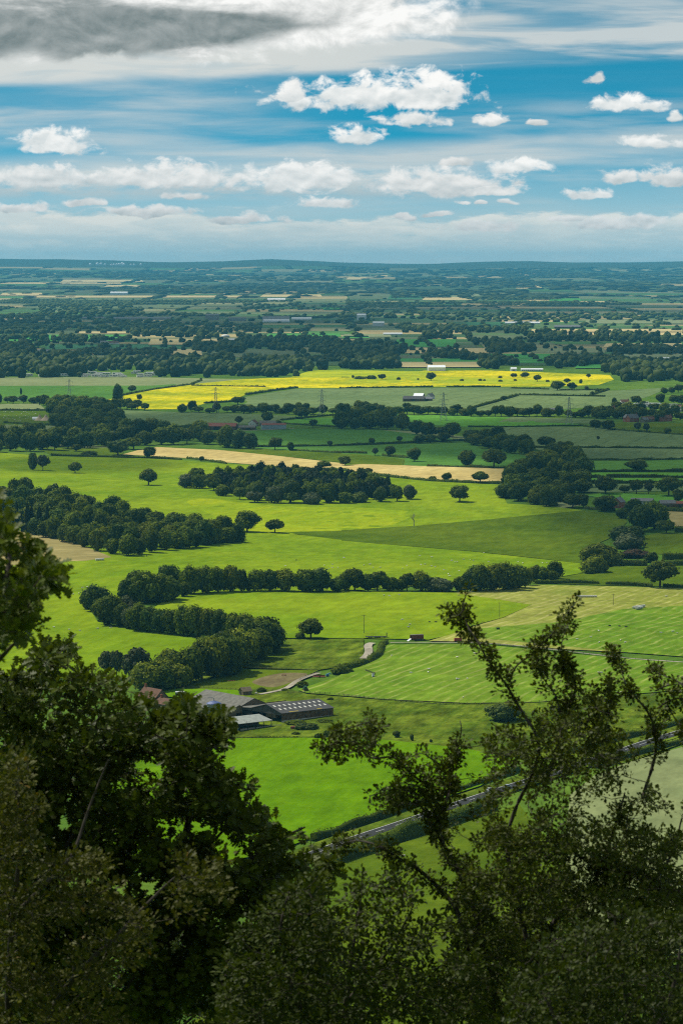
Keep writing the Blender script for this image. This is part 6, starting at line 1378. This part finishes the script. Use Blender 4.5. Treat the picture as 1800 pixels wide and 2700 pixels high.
# streaks that can be picked out in the photograph
TANF = solid('ripe_crop', (.48, .38, .17), .95, .05, .12, .01); GRNF = solid('vivid_crop', (.06, .24, .035), .95, .05, .12, .01); DGF = solid('dark_crop', (.045, .14, .05), .95, .05, .12, .01); PGF = solid('pale_crop', (.19, .22, .10), .95, .05, .12, .01)
def streak(T_, u0, u1, v0, v1, mt):
    g = [at(*T_(u, v)) for u, v in ((u0, v1), ((u0 * 2 + u1) / 3, v1 + .6), (u1, v1 - .4), (u1 - 8, v0), (u0 + 14, v0 + .6))]
    off = 2.0 if g[0].y < 14000 else 5.0
    m = MB(); m.poly([(p.x, p.y, hgt(p.x, p.y) + off) for p in g]); tag(m.build('field', mt), kind='structure')
for s in ((F1, 0, 190, 306, 330, TANF), (F1, 40, 600, 390, 420, GRNF), (F1, 355, 700, 373, 384, TANF), (F1, 680, 1080, 410, 440, TANF), (F1, 205, 860, 436, 458, DGF), (F1, 400, 930, 456, 486, TANF), (F1, 340, 620, 482, 496, PGF), (F1, 1195, 1480, 206, 217, TANF), (F1, 120, 1120, 211, 220, TANF), (F1, 0, 200, 198, 210, TANF), (F1, 280, 420, 248, 257, TANF), (F1, 280, 660, 137, 147, TANF), (F1, 480, 690, 161, 170, TANF),
          (F1, 1480, 1568, 264, 276, GRNF), (F1, 0, 560, 150, 156, TANF), (F1, 1220, 1568, 385, 400, GRNF), (F2, 0, 230, 387, 400, PGF), (F2, 0, 130, 395, 406, GRNF), (F2, 240, 530, 412, 446, GRNF), (F2, 290, 700, 452, 476, TANF), (F2, 640, 985, 478, 502, GRNF), (F2, 260, 640, 500, 516, GRNF), (F2, 260, 640, 514, 540, TANF), (F2, 790, 960, 504, 520, GRNF), (F2, 870, 1210, 452, 474, PGF), (F2, 1230, 1568, 479, 503, PGF), (F2, 1200, 1568, 430, 448, TANF), (F2, 860, 1568, 364, 380, TANF), (F2, 960, 1568, 376, 392, TANF), (F2, 1110, 1560, 322, 338, PGF), (F2, 370, 600, 218, 232, TANF), (F2, 540, 860, 248, 262, TANF), (F2, 100, 310, 258, 272, PGF), (F2, 1085, 1230, 237, 248, TANF),
          (F2, 500, 800, 198, 222, PGF), (F2, 800, 920, 165, 178, TANF), (F2, 210, 370, 208, 228, DGF), (F2, 950, 1100, 224, 236, GRNF), (F2, 1070, 1230, 528, 544, GRNF), (F2, 1290, 1450, 508, 526, TANF), (F2, 1330, 1420, 530, 548, GRNF), (F2, 560, 760, 332, 356, DGF), (F2, 20, 120, 125, 136, TANF), (F2, 150, 215, 115, 122, TANF)): streak(*s)

# trees of the plain that cannot be told apart one by one
bm = bmesh.new(); bmesh.ops.create_icosphere(bm, subdivisions=1, radius=1); iv = np.array([v.co[:] for v in bm.verts]); fi = np.array([[v.index for v in f.verts] for f in bm.faces]); bm.free()
bm = bmesh.new(); bmesh.ops.create_icosphere(bm, subdivisions=2, radius=1); iv2 = np.array([v.co[:] for v in bm.verts]); fi2 = np.array([[v.index for v in f.verts] for f in bm.faces]); bm.free()
RN = np.random.default_rng(21)
def lumps(name, items, mat, V0, F0):
    """items: (x, y, width, depth, height); rough-surfaced crowns down to the ground"""
    vs, ts = [], []
    for x, y, w_, d_, h_ in items:
        v = V0 * RN.uniform(.66, 1.28, (len(V0), 1)); v = v * np.array([w_ / 2, d_ / 2, h_ * .56]) + np.array([x, y, hgt(x, y) + h_ * .46]); vs.append(v); ts.append(np.clip(np.full(len(F0), RN.uniform(.1, .8)) + RN.normal(0, .12, len(F0)), 0, .99))
    n = len(items); Fs = (F0[None] + (np.arange(n) * len(V0))[:, None, None]).reshape(-1, 3)
    return tag(link(name, np_mesh(name, np.concatenate(vs), Fs, mat, np.concatenate(ts))), kind='stuff')
LF = leaf_mat('far_leaves', (.020, .036, .006), (.078, .105, .014), trans=.0, spec=.02)
near, midd, far = [], [], []
def put(x, y):
    D_ = y; hw = 900 / F_ * y * 1.18
    if abs(x) > hw: return
    if D_ < 10500:
        s = R.uniform(.45, 1.45); near.append((x, y, 14 * s, 13 * s, 11.5 * s ** .8 * R.uniform(.8, 1.2)))
    elif D_ < 20000:
        s = R.uniform(.6, 1.5); midd.append((x, y, 24 * s, 30 * s, 11 * s ** .7))
    else: s = R.uniform(.6, 1.4); far.append((x, y, 80 * s, 150 * s, 13 * s))
for (ax, ay), (bx, by) in edges:
    L2 = math.hypot(bx - ax, by - ay); st = 24 if ay < 10500 else (38 if ay < 20000 else 110); den = R.choice((.05, .15, .3, .55, .8)) if ay < 10500 else R.choice((.03, .08, .18, .35, .7))
    for i in range(int(L2 / st)):
        if R.random() < den: f_ = (i + R.random()) / (L2 / st); put(ax + (bx - ax) * f_ + R.uniform(-5, 5), ay + (by - ay) * f_ + R.uniform(-5, 5))
for x0, x1, y0, y1 in woods_:
    y = y0
    while y < y1:
        st = 13 if y0 < 10500 else (26 if y0 < 20000 else 85); x = x0
        while x < x1:
            if R.random() < .8: put(x + R.uniform(-.4, .4) * st, y + R.uniform(-.5, .5) * st)
            x += st
        y += st * 2.6
def wood_band(T_, poly, n, k=1.0):
    poly = mp(T_, poly); xs = [p[0] for p in poly]; yy = [p[1] for p in poly]; c = 0
    while c < n:
        p_ = (R.uniform(min(xs), max(xs)), R.uniform(min(yy), max(yy)))
        if in_poly(p_, poly):
            g = at(*p_); c += 1; s = R.uniform(.6, 1.45) * k
            if g.y < 10500: near.append((g.x, g.y, 14 * s, 14 * s, 14 * s))
            elif g.y < 20000: midd.append((g.x, g.y, 24 * s, 34 * s, 12.5 * s))
            else: far.append((g.x, g.y, 90 * s, 150 * s, 13 * s))
# woods picked out in the photograph: the caravan-park wood, the dark woods by the works, the wood over the village
wood_band(F1, [(-60, 510), (300, 500), (480, 520), (760, 500), (1000, 500), (1300, 510), (1500, 548), (1380, 580), (1000, 586), (720, 584), (720, 560), (380, 560), (380, 584), (-60, 588)], 430, 1.25)
wood_band(F2, [(1240, 560), (1330, 545), (1640, 540), (1640, 604), (1300, 606)], 120, 1.3)
wood_band(F2, [(1190, 540), (1300, 530), (1330, 550), (1200, 565)], 30, 1.2)
wood_band(F2, [(940, 500), (1280, 505), (1290, 525), (950, 545)], 90, 1.1); wood_band(F2, [(640, 420), (820, 440), (900, 470), (700, 475)], 110, 1.1)
wood_band(F2, [(0, 440), (290, 450), (290, 478), (0, 490)], 80, 1.2); wood_band(F2, [(0, 500), (250, 480), (260, 545), (0, 548)], 110, 1.2); wood_band(F2, [(270, 480), (490, 470), (640, 500), (620, 512)], 50, 1.1); wood_band(F2, [(640, 505), (780, 510), (780, 545), (640, 545)], 40, 1.1)
wood_band(F2, [(1240, 460), (1520, 465), (1568, 480), (1250, 478)], 90, 1.1); wood_band(F2, [(780, 380), (1560, 400), (1560, 430), (900, 420)], 190, 1.1); wood_band(F2, [(100, 280), (900, 300), (1568, 290), (1568, 320), (700, 330), (100, 312)], 300, 1.0); wood_band(F2, [(250, 345), (850, 365), (850, 385), (250, 380)], 150, 1.1)
wood_band(F2, [(380, 393), (500, 395), (500, 412), (380, 412)], 30, 1.2); wood_band(F2, [(840, 205), (1070, 207), (1070, 222), (850, 222)], 60, 1.0); wood_band(F2, [(0, 270), (120, 300), (120, 340), (0, 345)], 60, 1)
wood_band(F1, [(180, 255), (640, 255), (660, 295), (280, 300), (190, 280)], 190, 1.1); wood_band(F1, [(0, 300), (300, 290), (640, 330), (1200, 340), (1200, 385), (700, 370), (150, 365), (0, 340)], 330, 1.0); wood_band(F1, [(1080, 250), (1568, 255), (1568, 275), (1100, 278)], 80, 1.0)
wood_band(F1, [(600, 375), (980, 365), (1000, 405), (620, 400)], 110, 1.1); wood_band(F1, [(1080, 405), (1568, 415), (1568, 425), (1100, 432)], 90, 1); wood_band(F1, [(860, 440), (1120, 440), (1120, 474), (900, 474)], 80, 1.15); wood_band(F1, [(1120, 420), (1568, 440), (1568, 500), (1400, 470), (1130, 455)], 130, 1.1); wood_band(F1, [(150, 408), (460, 408), (480, 425), (160, 428)], 60, 1.1); wood_band(F1, [(0, 440), (140, 440), (160, 500), (0, 520)], 80, 1.3)
wood_band(F1, [(460, 180), (1100, 185), (1100, 200), (470, 202)], 110, 1.1); wood_band(F1, [(0, 95), (300, 100), (700, 110), (1568, 110), (1568, 135), (800, 132), (0, 125)], 130, 1.2); wood_band(F2, [(200, 95), (1568, 75), (1568, 150), (900, 120), (300, 140)], 280, 1.4); wood_band(F2, [(600, 140), (1568, 160), (1568, 195), (700, 180)], 120, 1.3); wood_band(F1, [(0, 165), (600, 170), (600, 185), (0, 182)], 60, 1.1); wood_band(F2, [(0, 180), (840, 185), (840, 200), (0, 198)], 90, 1.1)
lumps('distant_woods', near, LF, iv2, fi2); lumps('plain_woods', midd, LF, iv, fi); lumps('moor_woods', far, LF, iv, fi)
print('lumps', len(near), len(midd), len(far))
# ------------------------------------------------------------------ trees and thorns growing on the escarpment below the camera
T7 = tf(0, 1900, q); T8 = tf(900, 1900, q)
OAKF = leaf_mat('oak_leaf', (.044, .070, .006), (.130, .170, .014), odd=(.16, .12, .015), oddfrac=.02, trans=.28, rough=.5, spec=.14)
THORNF = leaf_mat('thorn_leaf', (.032, .046, .004), (.115, .142, .012), odd=(.20, .13, .02), oddfrac=.05, trans=.28, rough=.5, spec=.12)
GOLDF = leaf_mat('golden_leaf', (.050, .058, .005), (.150, .155, .013), odd=(.22, .14, .02), oddfrac=.08, trans=.28, rough=.55, spec=.12)
FRESHF = leaf_mat('fresh_leaf', (.028, .046, .004), (.086, .116, .010), odd=(.24, .19, .02), oddfrac=.04, trans=.3, rough=.55, spec=.12)
SHADEDF = leaf_mat('shaded_thicket_leaf', (.017, .028, .003), (.062, .082, .008), odd=(.15, .10, .015), oddfrac=.03, trans=.26, rough=.5, spec=.10)  # leaf colour darkened to paint in the shade low on the slope
TWIG = solid('twig_bark', (.060, .050, .038), .85, .2, .5, 9)
def strip_leaf(stations, fold=.12, curl=.10):
    vs = []; fs = []
    for x, w_ in stations:
        for s in (-1, 0, 1): vs.append((x, s * w_, abs(s) * fold * w_ * 2 - curl * x * x))
    for i in range(len(stations) - 1):
        for k in (0, 1): a = 3 * i + k; fs.append((a, a + 1, a + 4, a + 3))
    return np.array(vs), np.array(fs)
OAKL = strip_leaf([(0, .02), (.16, .20), (.26, .09), (.42, .38), (.52, .14), (.68, .46), (.78, .17), (.92, .28), (1.0, .05)])
THL = strip_leaf([(0, .03), (.28, .16), (.48, .46), (.60, .22), (.80, .36), (1.0, .08)])
OVL = strip_leaf([(0, .03), (.3, .30), (.65, .30), (1.0, .03)])
def fg_tree(name, label, cat, limbs, areas, depth, thick, leaf, size, leafmat, spread, per, seed, cluster_px=None, rootpx=None, trunk_r=.09, face=.5, gated=True):
    """limbs: list of (points, r0, r1, leafy radius px or 0); areas: list of (outline px, twig spacing px, near/far offset m)"""
    R = np.random.default_rng(seed); r2 = random.Random(seed); m = MB(); nodes = []; att = []
    for pts, r0, r1, lr in limbs:
        sm = smooth(pts, close=False, n=5); n = len(sm); dz = 0.0; P = []; ph = r2.uniform(0, 6)
        for i, (x, y) in enumerate(sm): P.append(air(x, y, depth + .35 * thick * math.sin(ph + i * .22) * (1 - i / n * .6)))
        m.tube(P, [r0 + (r1 - r0) * i / (n - 1) for i in range(n)], 7); nodes += [tuple(p) for p in P]
        if lr:
            x0_ = pts[0][0] * .037
            L_px = sum(math.hypot(sm[i + 1][0] - sm[i][0], sm[i + 1][1] - sm[i][1]) for i in range(n - 1)); k = int(L_px * lr * 2 / (cluster_px or 26) ** 2 * 2.6)
            for _ in range(k):
                i = min(n - 1, int(n * r2.random() ** 1.1 * .88)); a = r2.uniform(0, 6.28); gate = mnoise.noise(Vector((x0_ * .9 + i * .30, seed * 1.3, 0)))
                if gate < -.05 and r2.random() < .85: continue
                d_ = lr * 1.15 * math.sqrt(r2.random()) * (.85 + .9 * mnoise.noise(Vector((i * .5, seed, 0))))
                att.append((P[i] + Vector((math.cos(a) * d_, r2.uniform(-1, 1) * lr * .8, math.sin(a) * d_ * .9)) * (depth / F_)))
    for poly, sp_, (o0, o1) in areas:
        xs = [p[0] for p in poly]; yy = [p[1] for p in poly]; A = abs(sum(poly[i][0] * poly[i - 1][1] - poly[i - 1][0] * poly[i][1] for i in range(len(poly)))) / 2; n = int(A / sp_ ** 2); c = 0
        while c < n:
            p_ = (r2.uniform(min(xs), max(xs)), r2.uniform(min(yy), max(yy)))
            if not in_poly(p_, poly): continue
            c += 1
            if gated and mnoise.noise(Vector((p_[0] / 105, p_[1] / 80, seed * 3.7))) + mnoise.noise(Vector((p_[0] / 42, p_[1] / 36, seed))) * .5 < -.32: continue
            att.append(air(p_[0], p_[1], depth + r2.uniform(o0, o1) * thick))
    N = np.array(nodes); att = [tuple(a) for a in att]; A_ = np.array(att); dmin = np.array([np.min(np.linalg.norm(N - a, axis=1)) for a in A_]); order = np.argsort(dmin)
    buf = np.zeros((len(N) + 3 * len(att), 3)); buf[:len(N)] = N; cnt = len(N); lp, ld = [], []
    for k in order:
        a = A_[k]; dist = np.linalg.norm(buf[:cnt] - a, axis=1) + np.maximum(0, buf[:cnt, 2] - a[2]) * .6; j = int(np.argmin(dist)); b = buf[j]
        v = a - b; l = np.linalg.norm(v); mid = (a + b) / 2 + R.normal(0, .10, 3) * l + np.array([0, 0, -.06 * l]); rr = min(.02, .0028 + .0065 * l)
        m.tube([tuple(b), tuple(mid), tuple(a)], [rr, rr * .75, rr * .4], 4, cap=False)
        buf[cnt] = mid; buf[cnt + 1] = a; cnt += 2
        n = max(3, int(R.normal(per, per * .25))); tt = R.uniform(.15, 1.05, (n, 1)); base = mid * (1 - tt) + a * tt; off = R.normal(0, 1, (n, 3)); off /= np.linalg.norm(off, axis=1)[:, None]
        lp.append(base + off * spread * R.uniform(.1, 1, (n, 1)) ** .7); ld.append(off + v / max(l, .05) * .6 + np.array([0, 0, .1]))
    lp = np.concatenate(lp); ld = np.concatenate(ld); n = len(lp); ld /= np.linalg.norm(ld, axis=1)[:, None]
    up = np.array([0, -.25, 1.0]) + R.normal(0, face, (n, 3)); side = np.cross(up, ld); side /= np.linalg.norm(side, axis=1)[:, None] + 1e-9; nr = np.cross(ld, side)
    s = size * R.uniform(.55, 1.2, (n, 1)); LV, LF_ = leaf; W3 = R.uniform(.75, 1.15, (n, 1, 1))
    V_ = lp[:, None] + s[:, None] * (LV[None, :, 0:1] * ld[:, None] + LV[None, :, 1:2] * side[:, None] * W3 + LV[None, :, 2:3] * nr[:, None])
    Fs = (LF_[None] + (np.arange(n) * len(LV))[:, None, None]).reshape(-1, 4); T_ = np.repeat(np.clip(R.beta(2, 2.2, n), 0, 1), len(LF_))
    # trunk down to the slope
    low = min(nodes, key=lambda p: p[2]); bx, by = (rootpx if rootpx else (low[0], low[1])); gz = hgt(bx, by)
    o = empty(name, (bx, by, gz)); base = Vector((bx, by, gz)); tag(o, label, cat)
    lowv = Vector(low); m.tube([(bx, by, gz - .3), (bx + .1, by, gz + (low[2] - gz) * .35), tuple(lowv.lerp(Vector((bx, by, gz)), .3)), tuple(lowv)], [trunk_r * 2.2, trunk_r * 1.6, trunk_r * 1.2, trunk_r * .9], 9)
    tr = m.build('trunk', TWIG, o, True); tr.location = -base
    V_ = V_.reshape(-1, 3)
    cr = link('crown', np_mesh('crown', V_, Fs, leafmat, T_), o); cr.location = -base
    print(name, 'leaves', n, 'twigs', len(att)); return o
fu = lambda pts: mp(FU, pts); h8 = lambda pts: mp(T8, pts); hh = lambda pts: mp(HH, pts); j_ = lambda pts: mp(J, pts); n3 = lambda pts: mp(N3, pts)
# near oak whose bough hangs in high at the left
a_poly = j_([(-120, 40), (-10, 50), (30, 120), (70, 200), (130, 265), (195, 330), (240, 375), (310, 385), (360, 410), (355, 480), (335, 545), (280, 585), (250, 640), (285, 700), (200, 725), (215, 810), (130, 850), (60, 870), (0, 960), (-120, 1050)])
fg_tree('oak_tree', 'oak with blurred dark lobed leaves hanging high over the mown tan corner', 'tree',
        [(j_([(-260, 1400), (-160, 1150), (-60, 900), (20, 740), (100, 560), (180, 430)]), .05, .008, 0), (j_([(-60, 900), (0, 700), (40, 500), (60, 300), (30, 120)]), .03, .006, 0), (j_([(-160, 1150), (20, 960), (100, 880), (200, 830)]), .02, .004, 0)],
        [(a_poly, 23, (-1, 1)), (j_([(-100, 200), (230, 330), (300, 480), (200, 640), (-100, 800)]), 30, (-1, 1))], 19.0, .9, OAKL, .080, OAKF, .055, 15, 3)
# the big oak filling the lower left
b_poly = fu([(-50, 1555), (30, 1560), (95, 1490), (150, 1478), (160, 1500), (120, 1540), (160, 1590), (182, 1515), (205, 1510), (225, 1545), (255, 1552), (292, 1545), (305, 1585), (345, 1605), (378, 1640), (395, 1655), (405, 1612), (432, 1602), (448, 1625), (435, 1675), (470, 1655), (505, 1650), (530, 1668), (522, 1692), (470, 1705), (455, 1722)]) + \
    hh([(30, 130), (110, 150), (150, 190), (120, 240), (50, 235), (110, 262), (200, 280), (205, 325), (300, 308), (352, 360), (300, 395), (270, 420), (330, 435), (420, 425), (445, 500), (425, 545), (490, 575), (520, 610), (560, 515), (600, 520), (665, 550), (660, 612), (720, 655), (755, 715), (740, 860), (700, 1700), (-1100, 1700), (-1100, 0)])
fg_tree('oak_tree', 'large dark oak with lobed leaves spreading in front of the farm', 'tree',
        [(fu([(200, 2700), (260, 2420), (330, 2200), (390, 2040), (430, 1900), (450, 1790), (475, 1700)]), .075, .010, 0), (fu([(260, 2420), (180, 2200), (120, 2000), (130, 1850), (210, 1700), (240, 1600)]), .05, .008, 0), (fu([(330, 2200), (450, 2100), (560, 1990), (640, 1930), (700, 1900)]), .045, .008, 0), (fu([(120, 2000), (40, 1850), (60, 1700), (100, 1580)]), .03, .006, 0), (fu([(130, 1980), (180, 1900), (220, 1830), (250, 1740), (290, 1660), (380, 1700)]), .026, .006, 0), (fu([(450, 1790), (400, 1720), (415, 1650)]), .012, .004, 0), (fu([(390, 2040), (520, 1900), (560, 1850)]), .02, .005, 0)],
        [(b_poly, 22, (-1.1, 1.1)), (j_([(-130, 1000), (20, 1020), (80, 1060), (130, 1120), (200, 1150), (200, 1420), (-130, 1420)]), 19, (-1, 1)), (j_([(165, 1010), (255, 890), (360, 868), (418, 905), (392, 985), (310, 1065), (230, 1050), (170, 1090)]), 21, (-.5, .5)),
         (mp(K, [(320, 290), (400, 270), (460, 300), (540, 390), (550, 440), (510, 490), (420, 460), (340, 400)]), 17, (-.5, .5)), (mp(K, [(70, 255), (130, 240), (200, 260), (205, 320), (140, 370), (80, 350)]), 17, (-.5, .5)), (fu([(-50, 1700), (300, 1640), (430, 1700), (560, 1850), (740, 2000), (760, 2420), (-50, 2420)]), 25, (-.6, 1.5)), (fu([(385, 1610), (445, 1605), (440, 1670), (400, 1680)]), 14, (-.5, .5)), (fu([(460, 1655), (530, 1660), (515, 1700), (460, 1700)]), 14, (-.5, .5))], 29.0, 1.0, OAKL, .088, OAKF, .075, 20, 5, trunk_r=.12)
# golden thorn in the lower left corner
c_poly = mp(T7, [(-110, 140), (30, 150), (120, 140), (160, 210), (215, 350), (190, 420), (140, 500), (220, 560), (330, 600), (470, 620), (560, 740), (700, 900), (760, 980), (700, 1120), (560, 1250), (620, 1500), (-110, 1500)])
fg_tree('hawthorn_tree', 'golden-tinged thorn with small leaves filling the corner below the big oak', 'tree',
        [(mp(T7, [(100, 1700), (260, 1300), (400, 1120), (520, 1010), (640, 880), (760, 760), (830, 700)]), .03, .007, 0), (mp(T7, [(100, 1700), (40, 1300), (60, 900), (100, 500), (60, 250)]), .035, .006, 0), (mp(T7, [(60, 900), (200, 760), (330, 620), (400, 430), (450, 300), (500, 180)]), .018, .006, 0)],
        [(c_poly, 21, (-1, 1)), (mp(T7, [(780, 630), (1000, 600), (1060, 700), (1050, 850), (900, 900), (780, 860)]), 24, (-1, .2))], 24.5, .8, THL, .048, GOLDF, .10, 20, 7)
# fresh green bush at the bottom
d_poly = mp(T8, [(-420, 900), (-250, 700), (-60, 700), (40, 650), (140, 700), (250, 690), (330, 760), (420, 810), (450, 880), (520, 920), (620, 1050), (700, 1500), (-600, 1500), (-560, 1100)])
fg_tree('bush', 'fresh green bush with upright sprigs between the big oak and the thorn', 'bush',
        [(mp(T8, [(0, 1700), (20, 1300), (60, 1000), (100, 750)]), .03, .005, 0), (mp(T8, [(0, 1700), (-200, 1300), (-280, 1000), (-240, 780)]), .03, .005, 0), (mp(T8, [(20, 1300), (220, 1050), (330, 850)]), .02, .004, 0)],
        [(d_poly, 19, (-1, 1))], 25.5, .9, OVL, .050, FRESHF, .10, 20, 9)
# the thorn on the right with its long sprays against the fields
e_poly = h8([(440, 520), (540, 430), (640, 360), (600, 240), (670, 190), (640, 110), (760, 60), (900, 10), (1000, -20), (1060, -90), (1110, -20), (1220, 10), (1300, 60), (1290, 150), (1330, 220), (1250, 320), (1340, 350), (1420, 300), (1520, 360), (1680, 380), (1680, 1500), (430, 1500), (420, 1150), (540, 930), (470, 770), (520, 700), (420, 620)])
fg_tree('hawthorn_tree', 'dark tangled hawthorn with long thorny sprays rising over the striped fields and road', 'tree',
        [(h8([(760, 1700), (700, 1250), (640, 1000), (600, 850), (540, 700), (480, 590), (432, 498), (445, 440), (490, 350), (505, 280)]) + hh([(1350, 330), (1362, 220), (1380, 150), (1402, 50), (1395, 0)]), .026, .004, 22),
         (n3([(570, 120), (556, 185), (580, 265), (622, 330), (660, 400), (710, 470), (760, 540), (800, 610), (840, 675)])[::-1] and (h8([(820, 1500), (860, 1100), (790, 760), (760, 560), (800, 400), (870, 260), (905, 140), (890, 60)]) + n3([(840, 675), (800, 610), (760, 540), (710, 470), (660, 400), (622, 330), (580, 265), (556, 185), (572, 118)])), .022, .004, 0),
         (n3([(840, 675), (800, 610), (760, 540), (710, 470), (660, 400), (622, 330), (580, 265), (556, 185), (572, 118)])[::-1], .004, .012, 26),
         (n3([(560, 190), (530, 215), (490, 205)])[::-1], .003, .006, 22), (n3([(1065, 165), (1010, 235), (960, 305), (900, 365), (855, 405), (800, 450), (770, 520)]), .003, .009, 20),
         (n3([(1040, 250), (1010, 340), (1020, 420), (1060, 490), (1072, 560), (1040, 640), (1020, 700), (990, 820), (930, 1000)]), .003, .02, 26), (n3([(905, 410), (900, 440), (930, 510), (980, 580), (1000, 650)]), .003, .008, 30),
         (n3([(1240, 388), (1280, 450), (1300, 520), (1350, 590), (1400, 650), (1430, 720), (1440, 850), (1380, 1050)]), .003, .016, 20), (n3([(1415, 462), (1480, 490), (1560, 530), (1610, 620), (1640, 760)]), .003, .012, 22), (n3([(1690, 470), (1600, 520), (1500, 535), (1440, 560)]), .003, .008, 24),
         (n3([(1690, 640), (1600, 600), (1520, 600), (1450, 640)]), .003, .008, 22), (n3([(1440, 690), (1490, 640), (1540, 700), (1600, 760), (1680, 800)]), .003, .010, 24), (n3([(1150, 560), (1180, 640), (1160, 720), (1120, 800)]), .003, .010, 26), (n3([(1210, 520), (1240, 600), (1220, 700), (1190, 800)]), .003, .010, 20),
         (hh([(690, 142), (780, 112), (870, 142), (940, 192), (1060, 192), (1130, 262), (1190, 310), (1260, 342), (1325, 380)]), .004, .014, 30), (hh([(1000, -20), (965, 60), (960, 130)]), .003, .006, 26), (hh([(780, 60), (850, 30), (920, 10), (960, 40)]), .003, .006, 30),
         (hh([(930, 392), (1000, 372), (1080, 392), (1150, 392), (1200, 450), (1245, 530)]), .003, .014, 30), (hh([(1000, 445), (1060, 440), (1140, 430), (1190, 440)]), .003, .007, 16), (hh([(1080, 320), (1180, 340), (1230, 392), (1310, 445)]), .003, .010, 22), (hh([(1130, 190), (1200, 170), (1250, 200), (1300, 230), (1355, 250)]), .003, .008, 22), (hh([(1230, 290), (1270, 270), (1320, 300), (1350, 330)]), .003, .007, 20),
         (hh([(760, 650), (850, 622), (930, 632), (1000, 662), (1080, 712), (1170, 762), (1260, 840), (1380, 980), (1440, 1200)]), .004, .024, 26),
         (h8([(1700, 820), (1520, 780), (1400, 720), (1250, 680), (1120, 640), (1000, 560), (900, 560)]), .03, .006, 24), (h8([(860, 1100), (1000, 900), (1150, 760), (1250, 500), (1300, 330)]), .035, .006, 22), (h8([(860, 1100), (1100, 1100), (1300, 900), (1500, 640), (1560, 450)]), .03, .006, 22)],
        [(e_poly, 18, (-1.2, 1.2)), (mp(II, [(380, 190), (560, 130), (640, 70), (800, 30), (1000, 0), (1180, 70), (1210, 180), (1310, 300), (1180, 350), (980, 410), (700, 420), (540, 330), (400, 300)]), 17, (-1, 1)), (h8([(560, 560), (800, 420), (1000, 440), (1568, 520), (1680, 600), (1680, 1500), (600, 1500), (560, 1000)]), 16, (-1.2, 1.6)), (hh([(690, 140), (760, 40), (850, 0), (960, 10), (985, 120), (960, 200), (870, 165), (760, 200)]), 18, (-.5, .5)), (hh([(915, 372), (1000, 320), (1060, 345), (1130, 350), (1095, 440), (985, 472)]), 18, (-.5, .5))],
        26.5, .9, THL, .037, THORNF, .056, 19, 11, cluster_px=22, trunk_r=.08)
# dense dark bush in the lower right corner
fg_tree('bush', 'dense dark bush in the lower corner under the hawthorn', 'bush',
        [(h8([(1300, 1700), (1320, 1400), (1280, 1100), (1250, 900)]), .03, .005, 0), (h8([(1300, 1700), (1500, 1300), (1560, 1000)]), .03, .005, 0), (h8([(1300, 1700), (1000, 1400), (900, 1150)]), .03, .005, 0)],
        [(h8([(700, 1500), (760, 1200), (900, 1020), (1100, 900), (1300, 850), (1500, 900), (1680, 860), (1680, 1520)]), 19, (-1, 1))], 22.0, .8, OVL, .042, SHADEDF, .08, 20, 13)
# bushes lower down the slope that close the gaps
fg_tree('bush', 'dark bush lower down the slope showing between the oak and fresh green bush', 'bush', [(mp(T7, [(500, 1700), (520, 1300), (600, 1050)]), .03, .006, 0), (mp(T7, [(500, 1700), (900, 1350), (1150, 1150)]), .03, .006, 0)],
        [(mp(T7, [(-110, 900), (500, 860), (900, 860), (1200, 960), (1400, 1100), (1700, 1250), (1700, 1500), (-110, 1500)]), 21, (-1, 1))], 46.0, 1.6, OVL, .095, SHADEDF, .16, 17, 17, gated=False)
fg_tree('bush', 'dark bush lower down the slope showing through the hawthorn stems', 'bush', [(h8([(900, 1700), (920, 1300), (1000, 1000)]), .03, .006, 0), (h8([(900, 1700), (1200, 1200), (1350, 900)]), .03, .006, 0)],
        [(h8([(460, 1150), (640, 900), (760, 760), (980, 690), (1200, 660), (1450, 700), (1700, 720), (1700, 1500), (300, 1500)]), 21, (-1, 1))], 44.0, 1.6, OVL, .09, SHADEDF, .16, 17, 19, gated=False)
SC.view_settings.view_transform = 'Standard'; SC.view_settings.look = 'None'; SC.view_settings.exposure = EXPO; SC.view_settings.gamma = 1.0; SC.view_settings.use_curve_mapping = False
cy = SC.cycles; cy.use_denoising = DENOISE; cy.denoiser = 'OPENIMAGEDENOISE'; cy.max_bounces = 6; cy.diffuse_bounces = 2; cy.glossy_bounces = 2; cy.transmission_bounces = 3; cy.transparent_max_bounces = 16; cy.volume_bounces = 0; cy.sample_clamp_indirect = 4
cy.filter_width = 1.15; cy.use_adaptive_sampling = False; cy.caustics_reflective = False; cy.caustics_refractive = False
